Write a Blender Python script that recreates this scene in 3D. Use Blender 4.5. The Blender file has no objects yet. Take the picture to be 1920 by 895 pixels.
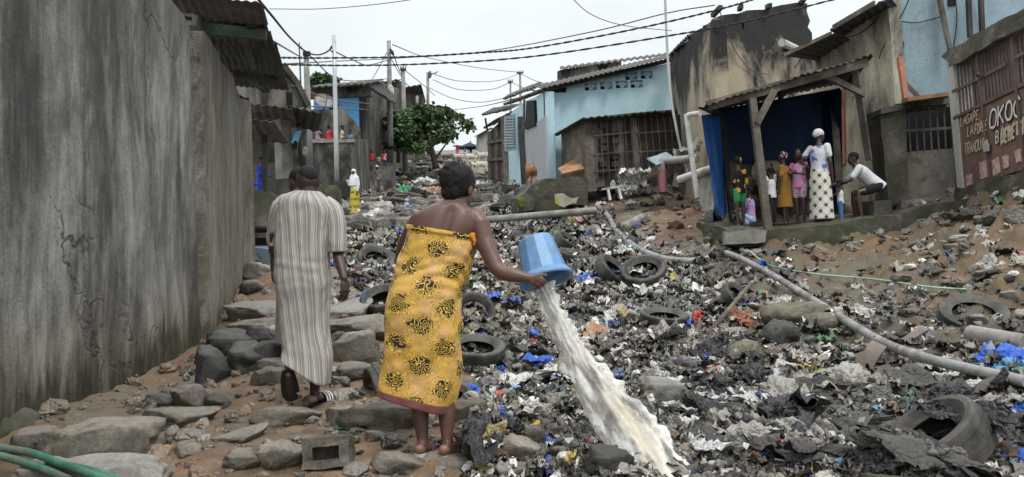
import bpy, bmesh, math, random
import numpy as np
from mathutils import Vector, Matrix, Quaternion
random.seed(7); RNG = np.random.default_rng(11)
SC = bpy.context.scene
COL = SC.collection
R = math.radians
# ------------------------------------------------------------------ camera
H = 1.06; F = 1500.0; CX, CY = 960.0, 447.5
PITCH, ROLL = R(2.0), R(1.5)
_f = Vector((0, math.cos(PITCH), math.sin(PITCH))); _r = Vector((1, 0, 0)); _u = Vector((0, -math.sin(PITCH), math.cos(PITCH)))
CR = _r*math.cos(ROLL) - _u*math.sin(ROLL)
CU = _u*math.cos(ROLL) + _r*math.sin(ROLL)
CAMLOC = Vector((0, 0, H))
cd = bpy.data.cameras.new('camera'); cam = bpy.data.objects.new('camera', cd); COL.objects.link(cam)
cd.sensor_width = 36; cd.lens = 36*F/1920; cd.clip_end = 2000; cd.clip_start = 0.05
m = Matrix((CR, CU, -_f)).transposed().to_4x4(); m.translation = CAMLOC
cam.matrix_world = m; SC.camera = cam

def ray(px, py):
    return CR*((px-CX)/F) - CU*((py-CY)/F) + _f
def P(px, py, d):
    v = ray(px, py); return CAMLOC + v*(d/v.y)
def proj(p):
    q = Vector(p) - CAMLOC; w = q.dot(_f)
    return CX + F*q.dot(CR)/w, CY - F*q.dot(CU)/w, w
def mpp(d): return d/F          # metres per photo pixel at distance d

# ------------------------------------------------------------------ numpy noise
def _h(ix, iy, iz, s):
    n = (ix.astype(np.int64)*374761393 + iy.astype(np.int64)*668265263 + iz.astype(np.int64)*2147483647 + s*974634777) & 0xffffffff
    n = ((n ^ (n >> 13))*1274126177) & 0xffffffff
    n = ((n ^ (n >> 16))*2246822519) & 0xffffffff
    return ((n ^ (n >> 15)) & 0xffff)/32767.5 - 1.0
def vn(x, y, z=None, s=0):
    x = np.asarray(x, float); y = np.asarray(y, float)
    z = np.zeros_like(x) if z is None else np.asarray(z, float)
    ix, iy, iz = np.floor(x), np.floor(y), np.floor(z)
    fx, fy, fz = x-ix, y-iy, z-iz
    fx = fx*fx*(3-2*fx); fy = fy*fy*(3-2*fy); fz = fz*fz*(3-2*fz)
    o = 0
    for a in (0, 1):
        for b in (0, 1):
            for c in (0, 1):
                o = o + _h(ix+a, iy+b, iz+c, s)*(fx if a else 1-fx)*(fy if b else 1-fy)*(fz if c else 1-fz)
    return o
def fbm(x, y, z=None, s=0, o=4, g=.5):
    r, a, k = 0, 1., 1.
    for i in range(o):
        r = r + a*vn(x*k, y*k, None if z is None else z*k, s+i*17); a *= g; k *= 2.03
    return r

# ------------------------------------------------------------------ terrain (scattered height points -> smooth surface)
CP = [(-500,900,4.2),(0,880,4.6),(0,820,5.1),(150,850,4.8),(300,880,4.5),(420,860,4.6),(250,735,6.6),(120,790,5.5),(388,645,8.8),(320,720,7.0),(440,640,8.2),(430,590,9.8),
 (460,560,10.8),(560,760,5.8),(610,748,6.0),(690,700,6.7),(640,640,7.6),(620,595,8.6),(540,545,10.3),(480,505,12.2),(470,470,14.5),(640,455,16.5),(600,500,13),(662,405,27),(600,428,21),
 (820,850,4.55),(700,795,5.2),(700,880,4.5),(960,885,4.4),(960,765,5.8),(960,685,7.3),(940,620,9),(960,560,11),(960,505,13.5),(960,455,16.8),(960,412,20),(880,400,24),(760,402,26.5),
 (860,372,32),(860,340,42),(850,310,55),(855,287,75),(870,280,95),(780,560,10.5),(760,640,8),(740,480,14.5),(740,440,18),
 (1300,890,4.35),(1300,760,5.75),(1300,680,7.1),(1300,610,8.9),(1300,545,11),(1300,478,13.2),(1200,445,15.3),(1260,400,18),(1130,372,21.5),(1050,350,24),(1000,345,26),(960,352,30),(930,350,34),
 (1700,895,4.3),(1700,775,5.5),(1650,695,6.5),(1600,645,7.3),(1600,565,8.9),(1600,505,10.6),(1600,466,11.8),(1450,474,12.2),(1500,458,12.7),(1800,425,11.3),(1900,405,10.3),(1850,485,9.3),
 (1850,565,7.9),(1900,645,6.7),(1900,725,5.7),(1900,805,5.0),(1900,890,4.35),(1500,432,14.5),(1650,412,14.4),(1790,372,15.2),(1920,335,12.6),(1350,400,18),(1400,425,15),
 (2300,880,4.3),(2300,600,6.8),(2300,420,9.5),(2300,300,13),(2000,315,25),(1600,330,25),(1300,340,30),
 (620,352,33),(700,355,38),(560,335,33),(560,400,20),(500,400,20),(300,470,18),(-100,600,9),(735,330,45),(790,300,58),(915,335,46),(905,300,62),(1000,300,60),(300,330,40),(-300,300,60),(1500,310,60),(2200,310,50),(700,290,90),(1000,284,95),(-1200,330,60),(-600,420,20),(3200,330,40)]+[(x,300 if abs(x-860) > 300 else 279,170) for x in (-1500,-500,300,700,860,1000,1500,2300,3300)]
_cp = [P(*c) for c in CP] + [Vector((x, 1.0, -0.13)) for x in (-3, -1, 1, 3)] + [Vector((x, 2.6, -0.10)) for x in (-3, 0, 3)]
_A = np.array([(p.x/p.y, math.log(p.y)*.55, (p.z-H)/p.y) for p in _cp])
def _phi(r): return np.sqrt(r*r + .0004)
_D = _phi(np.linalg.norm(_A[:, None, :2]-_A[None, :, :2], axis=2))
_n = len(_A)
_K = np.zeros((_n+3, _n+3)); _K[:_n, :_n] = _D + np.eye(_n)*-.004; _K[:_n, _n] = 1; _K[:_n, _n+1:] = _A[:, :2]; _K[_n, :_n] = 1; _K[_n+1:, :_n] = _A[:, :2].T
_W = np.linalg.solve(_K, np.concatenate([_A[:, 2], np.zeros(3)]))
def _s(u, v):
    v = v*.55; out = _W[_n] + _W[_n+1]*u + _W[_n+2]*v
    for i in range(_n): out = out + _W[i]*_phi(np.hypot(u-_A[i, 0], v-_A[i, 1]))
    return out
def np_proj(x, y, z):
    qx, qy, qz = x, y, z-H
    w = qx*_f.x+qy*_f.y+qz*_f.z
    return CX+F*(qx*CR.x+qy*CR.y+qz*CR.z)/w, CY-F*(qx*CU.x+qy*CU.y+qz*CU.z)/w
def inpoly(px, py, poly):
    px = np.asarray(px, float); py = np.asarray(py, float); c = np.zeros(px.shape, bool); n = len(poly); j = n-1
    for i in range(n):
        xi, yi = poly[i]; xj, yj = poly[j]
        c ^= ((yi > py) != (yj > py)) & (px < (xj-xi)*(py-yi)/((yj-yi) or 1e-9)+xi); j = i
    return c
# where the gully full of litter lies (outline on the ground, seen from the photograph's own place)
GULLY = [(885,900),(905,800),(868,700),(870,645),(730,640),(690,560),(640,500),(600,470),(620,430),(700,410),(790,395),(930,412),(1120,425),(1200,480),(1330,520),(1385,600),(1420,660),(1520,700),(1600,745),(1700,720),(1800,690),(2100,740),(2100,960),(885,960)]
GULLY_SOFT = [(700,420),(900,360),(1000,395),(1130,410),(1260,470),(1400,470),(1560,560),(1700,560),(1930,600),(1930,720),(1650,740),(1400,660),(1300,520),(1100,430)]
def zone(x, y, z):
    px, py = np_proj(x, y, z)
    dx = fbm(x*1.3, y*1.3, s=5, o=3)*22; dy = fbm(x*1.3, y*1.3, s=9, o=3)*14
    a = inpoly(px+dx, py+dy, GULLY)*1.0
    b = inpoly(px+dx, py+dy, GULLY_SOFT)*.55
    return np.maximum(a, b), px, py
def ground0(x, y):
    x = np.asarray(x, float); y = np.maximum(np.asarray(y, float), .8)
    return H + y*_s(x/y, np.log(y))
def ground(x, y):
    x = np.asarray(x, float); y = np.asarray(y, float)
    z = ground0(x, y)
    g, px, py = zone(x, y, z)
    fine = .55*fbm(x*1.1, y*1.1, s=1, o=3)*.06 + fbm(x*4, y*4, s=2, o=3)*.018 + fbm(x*14, y*14, s=3, o=2)*.005
    lump = np.abs(fbm(x*2.2, y*2.2, s=4, o=4))*.16 - .05
    bank = (1-g*.8)*np.clip((px-1150)/200, 0, 1)*(np.abs(fbm(x*1.7, y*2.6, s=21, o=4))*.17-.05 + np.abs(fbm(x*5, y*6, s=23, o=4))*.085-.03)
    # worn stone steps climbing the alley
    al = np.clip((y-17)/6, 0, 1)*np.clip((px-560)/60, 0, 1)*np.clip((1000-px)/60, 0, 1)
    st = .30; zz = z + fbm(x*.5, y*.35, s=31, o=3)*.35; q = np.floor(zz/st)*st; fr = (zz-q)/st
    step = (q + st*np.clip((fr-.75)*4, 0, 1) - zz)*.8
    return z + fine + lump*g + bank + al*step
def gz(x, y): return float(ground(np.array([x]), np.array([y]))[0])
_ds = np.geomspace(2.2, 140, 700)
def hit(px, py, lift=0.0):
    v = ray(px, py); t = _ds/v.y
    x, y, z = v.x*t, v.y*t, H+v.z*t
    k = np.argmax(z < ground(x, y)+lift)
    if k == 0: k = len(t)-1
    t0, t1 = t[max(k-1, 0)], t[k]
    tt = np.linspace(t0, t1, 24); x, y, z = v.x*tt, v.y*tt, H+v.z*tt
    j = np.argmax(z < ground(x, y)+lift); j = j if j else 23
    return Vector((x[j], y[j], z[j]))

# ------------------------------------------------------------------ objects
def tag(o, label=None, cat=None, group=None, kind=None):
    if label: o['label'] = label
    if cat: o['category'] = cat
    if group: o['group'] = group
    if kind: o['kind'] = kind
    return o
def empty(name, loc, label=None, cat=None, group=None, rz=0):
    o = bpy.data.objects.new(name, None); COL.objects.link(o); o.location = loc; o.rotation_euler = (0, 0, rz); o.empty_display_size = .1
    return tag(o, label, cat, group)
def link(name, me, mats=None, parent=None, keep=True):
    """link a mesh given in world coordinates; a parent Empty gets it without moving it"""
    o = bpy.data.objects.new(name, me); COL.objects.link(o)
    if mats is not None and len(me.materials) == 0:
        for mm in (mats if isinstance(mats, (list, tuple)) else [mats]): me.materials.append(mm)
    if parent is not None:
        o.parent = parent
        if keep:
            pm = Matrix.LocRotScale(parent.location, parent.rotation_euler, parent.scale) if parent.parent is None else (Matrix.LocRotScale(parent.parent.location, parent.parent.rotation_euler, parent.parent.scale) @ parent.matrix_parent_inverse @ Matrix.LocRotScale(parent.location, parent.rotation_euler, parent.scale))
            o.matrix_parent_inverse = pm.inverted()
    return o
def bm_mesh(bm, name, smooth=None):
    me = bpy.data.meshes.new(name)
    if smooth is not None:
        for f in bm.faces: f.smooth = smooth
    bm.normal_update(); bm.to_mesh(me); bm.free(); return me
def obj(name, bm, mat, parent=None, smooth=False):
    return link(name, bm_mesh(bm, name, smooth), mat, parent)
def copy_tree(o, parent=None):
    c = o.copy(); COL.objects.link(c)
    if parent is not None: c.parent = parent
    for ch in [k for k in o.children]: copy_tree(ch, c)
    return c

# ------------------------------------------------------------------ shape makers (all add to a bmesh)
def box(bm, c, s, rot=None, taper=1.0):
    """box, centre c, full size s"""
    vs = []
    for z in (-.5, .5):
        k = taper if z > 0 else 1
        for x, y in ((-.5, -.5), (.5, -.5), (.5, .5), (-.5, .5)):
            v = Vector((x*s[0]*k, y*s[1]*k, z*s[2]))
            if rot is not None: v = rot @ v
            vs.append(bm.verts.new(v+Vector(c)))
    for f in ((3,2,1,0),(4,5,6,7),(0,1,5,4),(1,2,6,5),(2,3,7,6),(3,0,4,7)): bm.faces.new([vs[i] for i in f])
    return vs
def frame_from(d, up=Vector((0, 0, 1))):
    d = d.normalized()
    if abs(d.dot(up)) > .97: up = Vector((0, 1, 0))
    x = up.cross(d).normalized(); y = d.cross(x)
    return Matrix((x, y, d)).transposed()
def bar(bm, a, b, w, h, up=Vector((0, 0, 1))):
    """rectangular bar from a to b, w across, h along up"""
    a, b = Vector(a), Vector(b); d = b-a
    return box(bm, (a+b)/2, (w, h, d.length), frame_from(d, up))
def tube(bm, pts, rad, seg=10, cap=True, flat=1.0):
    pts = [Vector(p) for p in pts]; n = len(pts)
    rad = [rad]*n if not isinstance(rad, (list, tuple)) else list(rad)
    t0 = (pts[1]-pts[0]).normalized(); up = Vector((0, 0, 1)) if abs(t0.z) < .9 else Vector((1, 0, 0))
    x = up.cross(t0).normalized(); rings = []
    for i in range(n):
        t = (pts[min(i+1, n-1)]-pts[max(i-1, 0)]); t = t.normalized() if t.length > 1e-9 else t0
        x = (x - t*x.dot(t)).normalized(); y = t.cross(x)
        rings.append([bm.verts.new(pts[i] + (x*math.cos(2*math.pi*k/seg) + y*math.sin(2*math.pi*k/seg)*flat)*rad[i]) for k in range(seg)])
    for a, b in zip(rings, rings[1:]):
        for k in range(seg): bm.faces.new((a[k], a[(k+1) % seg], b[(k+1) % seg], b[k]))
    if cap:
        bm.faces.new(rings[0][::-1]); bm.faces.new(rings[-1])
    return rings
def capsule(bm, pts, rad, seg=12):
    """tube with rounded ends"""
    pts = [Vector(p) for p in pts]; rad = list(rad) if isinstance(rad, (list, tuple)) else [rad]*len(pts)
    d0 = (pts[0]-pts[1]).normalized(); d1 = (pts[-1]-pts[-2]).normalized()
    A = [pts[0]+d0*rad[0]*k for k in (.97, .75, .42)]; B = [pts[-1]+d1*rad[-1]*k for k in (.42, .75, .97)]
    tube(bm, A+pts+B, [rad[0]*k for k in (.24, .66, .9)]+rad+[rad[-1]*k for k in (.9, .66, .24)], seg)
def ellipsoid(bm, c, r, rot=None, seg=16, rings=10):
    c = Vector(c); vs = []
    f = lambda v: (rot @ v if rot is not None else v) + c
    top = bm.verts.new(f(Vector((0, 0, r[2])))); bot = bm.verts.new(f(Vector((0, 0, -r[2]))))
    for i in range(1, rings):
        a = math.pi*i/rings
        vs.append([bm.verts.new(f(Vector((r[0]*math.sin(a)*math.cos(2*math.pi*k/seg), r[1]*math.sin(a)*math.sin(2*math.pi*k/seg), r[2]*math.cos(a))))) for k in range(seg)])
    for k in range(seg):
        bm.faces.new((top, vs[0][k], vs[0][(k+1) % seg])); bm.faces.new((bot, vs[-1][(k+1) % seg], vs[-1][k]))
        for i in range(rings-2): bm.faces.new((vs[i][k], vs[i+1][k], vs[i+1][(k+1) % seg], vs[i][(k+1) % seg]))
def loft(bm, rings, seg=20, cap=True):
    """rings: (centre, x-vector, y-vector)"""
    L = []
    for c, x, y in rings:
        L.append([bm.verts.new(Vector(c)+Vector(x)*math.cos(2*math.pi*k/seg)+Vector(y)*math.sin(2*math.pi*k/seg)) for k in range(seg)])
    for a, b in zip(L, L[1:]):
        for k in range(seg): bm.faces.new((a[k], a[(k+1) % seg], b[(k+1) % seg], b[k]))
    if cap: bm.faces.new(L[0][::-1]); bm.faces.new(L[-1])
    return L
def remeshed(bm, name, voxel, smooth=3, factor=.5):
    me = bpy.data.meshes.new('tmp'); bmesh.ops.recalc_face_normals(bm, faces=bm.faces); bm.to_mesh(me); bm.free()
    o = bpy.data.objects.new('tmp', me); COL.objects.link(o)
    r = o.modifiers.new('r', 'REMESH'); r.mode = 'VOXEL'; r.voxel_size = voxel; r.use_smooth_shade = True
    if smooth: s = o.modifiers.new('s', 'SMOOTH'); s.iterations = smooth; s.factor = factor
    dg = bpy.context.evaluated_depsgraph_get(); e = o.evaluated_get(dg)
    out = bpy.data.meshes.new_from_object(e); out.name = name
    bpy.data.objects.remove(o); bpy.data.meshes.remove(me)
    out.materials.clear()
    return out
def np_mesh(name, V, T, C=None, smooth=False, attr='tint'):
    """triangle (or quad) mesh from numpy arrays"""
    me = bpy.data.meshes.new(name); k = T.shape[1]
    me.vertices.add(len(V)); me.vertices.foreach_set('co', V.astype(np.float32).ravel())
    me.loops.add(T.size); me.loops.foreach_set('vertex_index', T.astype(np.int32).ravel())
    me.polygons.add(len(T)); me.polygons.foreach_set('loop_start', np.arange(0, T.size, k, dtype=np.int32))
    me.polygons.foreach_set('use_smooth', smooth if isinstance(smooth, np.ndarray) else np.full(len(T), smooth))
    me.update(calc_edges=True)
    if C is not None:
        a = me.color_attributes.new(attr, 'FLOAT_COLOR', 'POINT')
        c4 = np.ones((len(V), 4), np.float32); c4[:, :3] = C; a.data.foreach_set('color', c4.ravel())
    me.validate(); return me
def polyprism(bm, pts, depth, holes=()):
    """flat outline (3D points) with holes, pushed back by the vector depth"""
    es = []
    for loop in [pts]+list(holes):
        vs = [bm.verts.new(Vector(p)) for p in loop]
        es += [bm.edges.new((vs[i], vs[(i+1) % len(vs)])) for i in range(len(vs))]
    r = bmesh.ops.triangle_fill(bm, use_beauty=True, use_dissolve=False, edges=es)
    fs = [g for g in r['geom'] if isinstance(g, bmesh.types.BMFace)]
    e = bmesh.ops.extrude_face_region(bm, geom=fs, use_keep_orig=True)
    bmesh.ops.translate(bm, verts=[g for g in e['geom'] if isinstance(g, bmesh.types.BMVert)], vec=Vector(depth))
    bmesh.ops.recalc_face_normals(bm, faces=bm.faces)
class Face:
    """a vertical plane through two plan points; pt(px,py) is where a line of sight meets it"""
    def __init__(s, a, b):
        s.a = Vector((a.x, a.y, 0)); s.b = Vector((b.x, b.y, 0)); s.dir = (s.b-s.a).normalized()
        s.n = Vector((s.dir.y, -s.dir.x, 0))
        if s.n.dot(s.a-CAMLOC) < 0: s.n = -s.n        # points away from the viewer's side
    def pt(s, px, py, off=0):
        v = ray(px, py); o = s.a + s.n*off; t = (o-CAMLOC).dot(s.n)/v.dot(s.n); return CAMLOC+v*t
    def at(s, t, z, off=0): return s.a+s.dir*t+Vector((0, 0, z))+s.n*off
def panel(name, face, pxs, mat, parent=None, thick=.2, off=0, holes=(), tris=None):
    bm = bmesh.new()
    polyprism(bm, [face.pt(*q, off) for q in pxs], face.n*thick, [[face.pt(*q, off) for q in h] for h in holes])
    return obj(name, bm, mat, parent)
def rough_up(o, amp, cuts=0, scale=3.0, seed=0, maxlen=None):
    """subdivide long edges and push vertices about so edges are not ruler straight"""
    me = o.data; bm = bmesh.new(); bm.from_mesh(me)
    bmesh.ops.triangulate(bm, faces=bm.faces)
    for _ in range(cuts):
        es = [e for e in bm.edges if e.calc_length() > (maxlen or 0)]
        if not es: break
        bmesh.ops.subdivide_edges(bm, edges=es, cuts=1); bmesh.ops.triangulate(bm, faces=bm.faces)
    co = np.array([v.co for v in bm.verts])
    for i in range(3):
        d = fbm(co[:, 0]*scale, co[:, 1]*scale, co[:, 2]*scale, s=seed+i*7, o=3)*amp
        for v, k in zip(bm.verts, d): v.co[i] += k
    bm.to_mesh(me); bm.free()
def corr_sheet(bm, a, b, c, d, pitch=.09, amp=.012, thick=.004, axis='u', rag=0.0):
    """corrugated sheet over the quad a-b-c-d (ridges run from edge ab to edge dc)"""
    a, b, c, d = map(Vector, (a, b, c, d)); n = (b-a).cross(d-a).normalized()
    nu = max(8, int((b-a).length/pitch*5)); nv = 6; G = []
    for i in range(nu+1):
        u = i/nu; row = []
        jag = random.uniform(-1, 1)*rag if i % 6 == 0 else (jag if i else 0)
        for j in range(nv+1):
            v = j/nv; vv = v + (jag if j in (0, nv) else 0)
            p = a*(1-u)*(1-vv)+b*u*(1-vv)+c*u*vv+d*(1-u)*vv
            row.append(p+n*math.sin(2*math.pi*u*(b-a).length/pitch)*amp)
        G.append(row)
    top = [[bm.verts.new(p+n*thick/2) for p in r] for r in G]; bot = [[bm.verts.new(p-n*thick/2) for p in r] for r in G]
    for i in range(nu):
        for j in range(nv):
            bm.faces.new((top[i][j], top[i+1][j], top[i+1][j+1], top[i][j+1])); bm.faces.new((bot[i][j+1], bot[i+1][j+1], bot[i+1][j], bot[i][j]))
    for i in range(nu):
        bm.faces.new((bot[i][0], bot[i+1][0], top[i+1][0], top[i][0])); bm.faces.new((top[i][nv], top[i+1][nv], bot[i+1][nv], bot[i][nv]))
    for j in range(nv):
        bm.faces.new((top[0][j], top[0][j+1], bot[0][j+1], bot[0][j])); bm.faces.new((bot[nu][j], bot[nu][j+1], top[nu][j+1], top[nu][j]))
def smooth_path(pts, n=8):
    pts = [Vector(p) for p in pts]; out = []
    q = [pts[0]*2-pts[1]]+pts+[pts[-1]*2-pts[-2]]
    for i in range(1, len(q)-2):
        for k in range(n):
            t = k/n; p0, p1, p2, p3 = q[i-1:i+3]
            out.append(.5*((2*p1)+(p2-p0)*t+(2*p0-5*p1+4*p2-p3)*t*t+(3*p1-p0-3*p2+p3)*t**3))
    return out+[pts[-1]]
# ------------------------------------------------------------------ materials
class NT:
    def __init__(s, name):
        s.m = bpy.data.materials.new(name); s.m.use_nodes = True; s.t = s.m.node_tree; s.b = s.t.nodes['Principled BSDF']; s.tc = None
    def n(s, typ, **k):
        q = s.t.nodes.new(typ)
        for a, v in k.items(): setattr(q, a, v)
        return q
    def l(s, a, b): s.t.links.new(a, b)
    def put(s, sock, v):
        if isinstance(v, bpy.types.NodeSocket): s.l(v, sock)
        elif v is not None:
            if sock.type == 'RGBA' and len(v) == 3: v = (*v, 1)
            sock.default_value = v
    def coord(s, kind='Object', scale=(1, 1, 1), rot=(0, 0, 0)):
        if s.tc is None: s.tc = s.n('ShaderNodeTexCoord')
        mp = s.n('ShaderNodeMapping'); mp.inputs['Scale'].default_value = scale; mp.inputs['Rotation'].default_value = rot
        s.l(s.tc.outputs[kind], mp.inputs['Vector']); return mp.outputs[0]
    def noise(s, vec, scale, detail=5, rough=.6, dist=0.0):
        q = s.n('ShaderNodeTexNoise'); s.l(vec, q.inputs['Vector']); q.inputs['Scale'].default_value = scale
        q.inputs['Detail'].default_value = detail; q.inputs['Roughness'].default_value = rough; q.inputs['Distortion'].default_value = dist
        return q.outputs['Fac']
    def vor(s, vec, scale, feature='F1', out='Distance'):
        q = s.n('ShaderNodeTexVoronoi', feature=feature); s.l(vec, q.inputs['Vector']); q.inputs['Scale'].default_value = scale; return q.outputs[out]
    def ramp(s, fac, stops, interp='LINEAR'):
        q = s.n('ShaderNodeValToRGB'); s.put(q.inputs[0], fac); e = q.color_ramp.elements; q.color_ramp.interpolation = interp
        while len(e) < len(stops): e.new(.5)
        for el, (p, c) in zip(e, stops):
            el.position = p; c = (c, c, c) if isinstance(c, (int, float)) else c; el.color = (*c[:3], 1)
        return q.outputs[0]
    def mix(s, a, b, fac, mode='MIX'):
        q = s.n('ShaderNodeMix', data_type='RGBA', blend_type=mode); s.put(q.inputs[0], fac); s.put(q.inputs[6], a); s.put(q.inputs[7], b); return q.outputs[2]
    def math(s, op, a, b=None, c=None):
        q = s.n('ShaderNodeMath', operation=op)
        for i, v in enumerate((a, b, c)):
            if v is not None: s.put(q.inputs[i], v)
        return q.outputs[0]
    def sep(s, v):
        q = s.n('ShaderNodeSeparateXYZ'); s.l(v, q.inputs[0]); return q.outputs
    def comb(s, x, y, z=0.0):
        q = s.n('ShaderNodeCombineXYZ'); s.put(q.inputs[0], x); s.put(q.inputs[1], y); s.put(q.inputs[2], z); return q.outputs[0]
    def attr(s, name):
        return s.n('ShaderNodeAttribute', attribute_name=name).outputs['Color']
    def bump(s, h, strength=.4, dist=.02):
        q = s.n('ShaderNodeBump'); q.inputs['Strength'].default_value = strength; q.inputs['Distance'].default_value = dist
        s.l(h, q.inputs['Height']); s.l(q.outputs[0], s.b.inputs['Normal'])
    def out(s, col=None, rough=None, spec=None, metal=None):
        s.put(s.b.inputs['Base Color'], col); s.put(s.b.inputs['Roughness'], rough)
        if spec is not None: s.b.inputs['Specular IOR Level'].default_value = spec
        if metal is not None: s.b.inputs['Metallic'].default_value = metal
        return s.m
def surf(name, stops, scale=2.0, stretch=(1, 1, 1), rough=.85, bump=.4, bscale=None, dirt=None, dscale=.7, ramp_lo=.3, ramp_hi=.7, metal=0, bdist=.015, spec=.4):
    """worn surface: noise ramp over colour stops, optional patches of dirt, fine bump"""
    N = NT(name); v = N.coord('Object', stretch); nz = N.noise(v, scale, 8, .65, .3)
    k = len(stops); c = N.ramp(nz, [(ramp_lo+(ramp_hi-ramp_lo)*i/max(1, k-1), s) for i, s in enumerate(stops)])
    if dirt:
        d = N.ramp(N.noise(N.coord('Object', stretch), dscale, 7, .7, .6), [(.45, 0), (.62, 1)]); c = N.mix(c, dirt, d)
    fine = N.noise(N.coord('Object'), bscale or scale*9, 6, .7)
    c = N.mix(c, N.ramp(fine, [(.2, .55), (.8, 1.35)]), .55, 'MULTIPLY')
    N.bump(N.math('ADD', fine, nz), bump, bdist)
    return N.out(c, rough, spec, metal)
def cloth(name, col, rough=.9, var=.25, scale=60):
    N = NT(name); v = N.coord('Object'); c = N.mix(tuple(x*(1-var) for x in col), tuple(min(1, x*(1+var)) for x in col), N.noise(v, 9, 5, .6))
    N.bump(N.noise(v, scale, 3, .6), .15, .004); N.b.inputs['Sheen Weight'].default_value = .15
    return N.out(c, rough, .2)
def plain(name, col, rough=.5, metal=0, var=.2, scale=12, bump=.15):
    N = NT(name); v = N.coord('Object'); nz = N.noise(v, scale, 6, .65)
    c = N.mix(tuple(x*(1-var) for x in col), tuple(min(1, x*(1+var)) for x in col), nz); N.bump(nz, bump, .006)
    return N.out(c, N.ramp(nz, [(.3, max(0, rough-.12)), (.7, min(1, rough+.12))]), .4, metal)

M = {}
def stain_wall():
    N = NT('stained_concrete'); o = N.coord('Object')
    x, y, z = N.sep(o)
    st = N.noise(N.coord('Object', (1.0, 1.7, .34)), 1.25, 8, .62, .9)
    st2 = N.noise(N.coord('Object', (1.0, 4.2, .55)), 1.7, 8, .66, .7)
    big = N.noise(N.coord('Object', (1, .6, .4)), .9, 6, .6, .6)
    a = N.math('ADD', N.math('MULTIPLY', st, .58), N.math('MULTIPLY', st2, .42))
    a = N.math('ADD', a, N.math('MULTIPLY', N.math('SUBTRACT', big, .5), .55))
    mot = N.noise(N.coord('Object', (1, 1, .55)), 5.5, 9, .78, .4); a = N.math('ADD', a, N.math('MULTIPLY', N.math('SUBTRACT', mot, .5), .42))
    c = N.ramp(a, [(.34, (.050, .048, .044)), (.44, (.095, .091, .083)), (.52, (.165, .160, .147)), (.60, (.25, .245, .228)), (.72, (.37, .365, .345))])
    # tan, rain-splashed lower band and mossy foot with an uneven edge
    zz = N.math('ADD', z, N.math('MULTIPLY', N.math('SUBTRACT', N.noise(N.coord('Object', (1, 3.0, .5)), 1.7, 8, .7), .5), 1.5))
    zz = N.math('SUBTRACT', zz, N.math('MULTIPLY', N.math('SUBTRACT', y, 5.0), .075)); band = N.ramp(zz, [(.05, 1), (.85, 0)])
    tan = N.ramp(st, [(.38, (.10, .085, .06)), (.5, (.25, .21, .15)), (.62, (.38, .34, .26))])
    c = N.mix(c, tan, N.math('MULTIPLY', band, .75))
    foot = N.ramp(N.math('ADD', N.math('MULTIPLY', zz, .8), .40), [(.50, 1), (.74, 0)])
    c = N.mix(c, N.ramp(N.math('ADD', N.math('MULTIPLY', st2, .5), N.math('MULTIPLY', mot, .5)), [(.40, (.014, .015, .011)), (.52, (.045, .046, .027)), (.62, (.12, .11, .08))]), N.math('MULTIPLY', foot, .92))
    # darkened top
    top = N.ramp(N.math('MULTIPLY', N.math('ADD', zz, -1.6), .5), [(.45, 0), (1, 1)])
    c = N.mix(c, (.07, .066, .06), N.math('MULTIPLY', top, .55))
    fine = N.noise(o, 38, 6, .75)
    c = N.mix(c, N.ramp(fine, [(.25, .55), (.75, 1.4)]), .6, 'MULTIPLY')
    # lime runs and scratches
    wl = N.noise(N.coord('Object', (1, 30, 2.2)), 1.2, 3, .5); wm = N.noise(o, 1.1, 4, .6)
    w = N.math('MULTIPLY', N.ramp(wl, [(.715, 0), (.73, 1)]), N.ramp(wm, [(.52, 0), (.6, 1)]))
    c = N.mix(c, (.6, .6, .57), N.math('MULTIPLY', w, .7))
    wv = N.n('ShaderNodeVectorMath', operation='ADD'); N.l(N.coord('Object', (1, .8, .55)), wv.inputs[0]); wn = N.n('ShaderNodeTexNoise'); wn.inputs['Scale'].default_value = 2.4; wn.inputs['Detail'].default_value = 6; N.l(o, wn.inputs['Vector']); wsc = N.n('ShaderNodeVectorMath', operation='SCALE'); wsc.inputs['Scale'].default_value = .55; N.l(wn.outputs['Color'], wsc.inputs[0]); N.l(wsc.outputs[0], wv.inputs[1])
    crack = N.math('MULTIPLY', N.ramp(N.vor(wv.outputs[0], .62, 'DISTANCE_TO_EDGE'), [(0, 1), (.010, 0)]), N.ramp(N.noise(o, .8, 3, .5), [(.45, 0), (.6, 1)]))
    c = N.mix(c, (.03, .028, .025), N.math('MULTIPLY', crack, .8))
    chip = N.ramp(N.noise(N.coord('Object', (1, 1, .6)), 6.5, 6, .7), [(.66, 0), (.69, 1)]); c = N.mix(c, (.34, .325, .29), N.math('MULTIPLY', chip, .5))
    N.bump(N.math('SUBTRACT', N.math('ADD', N.math('MULTIPLY', fine, .6), a), N.math('ADD', crack, chip)), .6, .03)
    return N.out(c, .88, .3)
def rough_stucco():
    N = NT('rough_stucco'); o = N.coord('Object')
    s = N.noise(N.coord('Object', (1, 7, .9)), 2.4, 9, .75, .6); b = N.noise(N.coord('Object', (1, 1, .35)), 1.3, 6, .6)
    c = N.ramp(N.math('ADD', N.math('MULTIPLY', s, .6), N.math('MULTIPLY', b, .4)), [(.34, (.075, .068, .055)), (.46, (.24, .22, .18)), (.56, (.39, .365, .31)), (.68, (.52, .50, .44))])
    x, y, z = N.sep(o)
    foot = N.ramp(N.math('ADD', z, N.math('MULTIPLY', s, .5)), [(.6, 1), (1.3, 0)])
    c = N.mix(c, (.10, .095, .06), N.math('MULTIPLY', foot, .6))
    N.bump(N.math('ADD', s, N.noise(o, 26, 6, .8)), 1.0, .05)
    return N.out(c, .92, .2)
M['stain'] = stain_wall(); M['stucco'] = rough_stucco()
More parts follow.
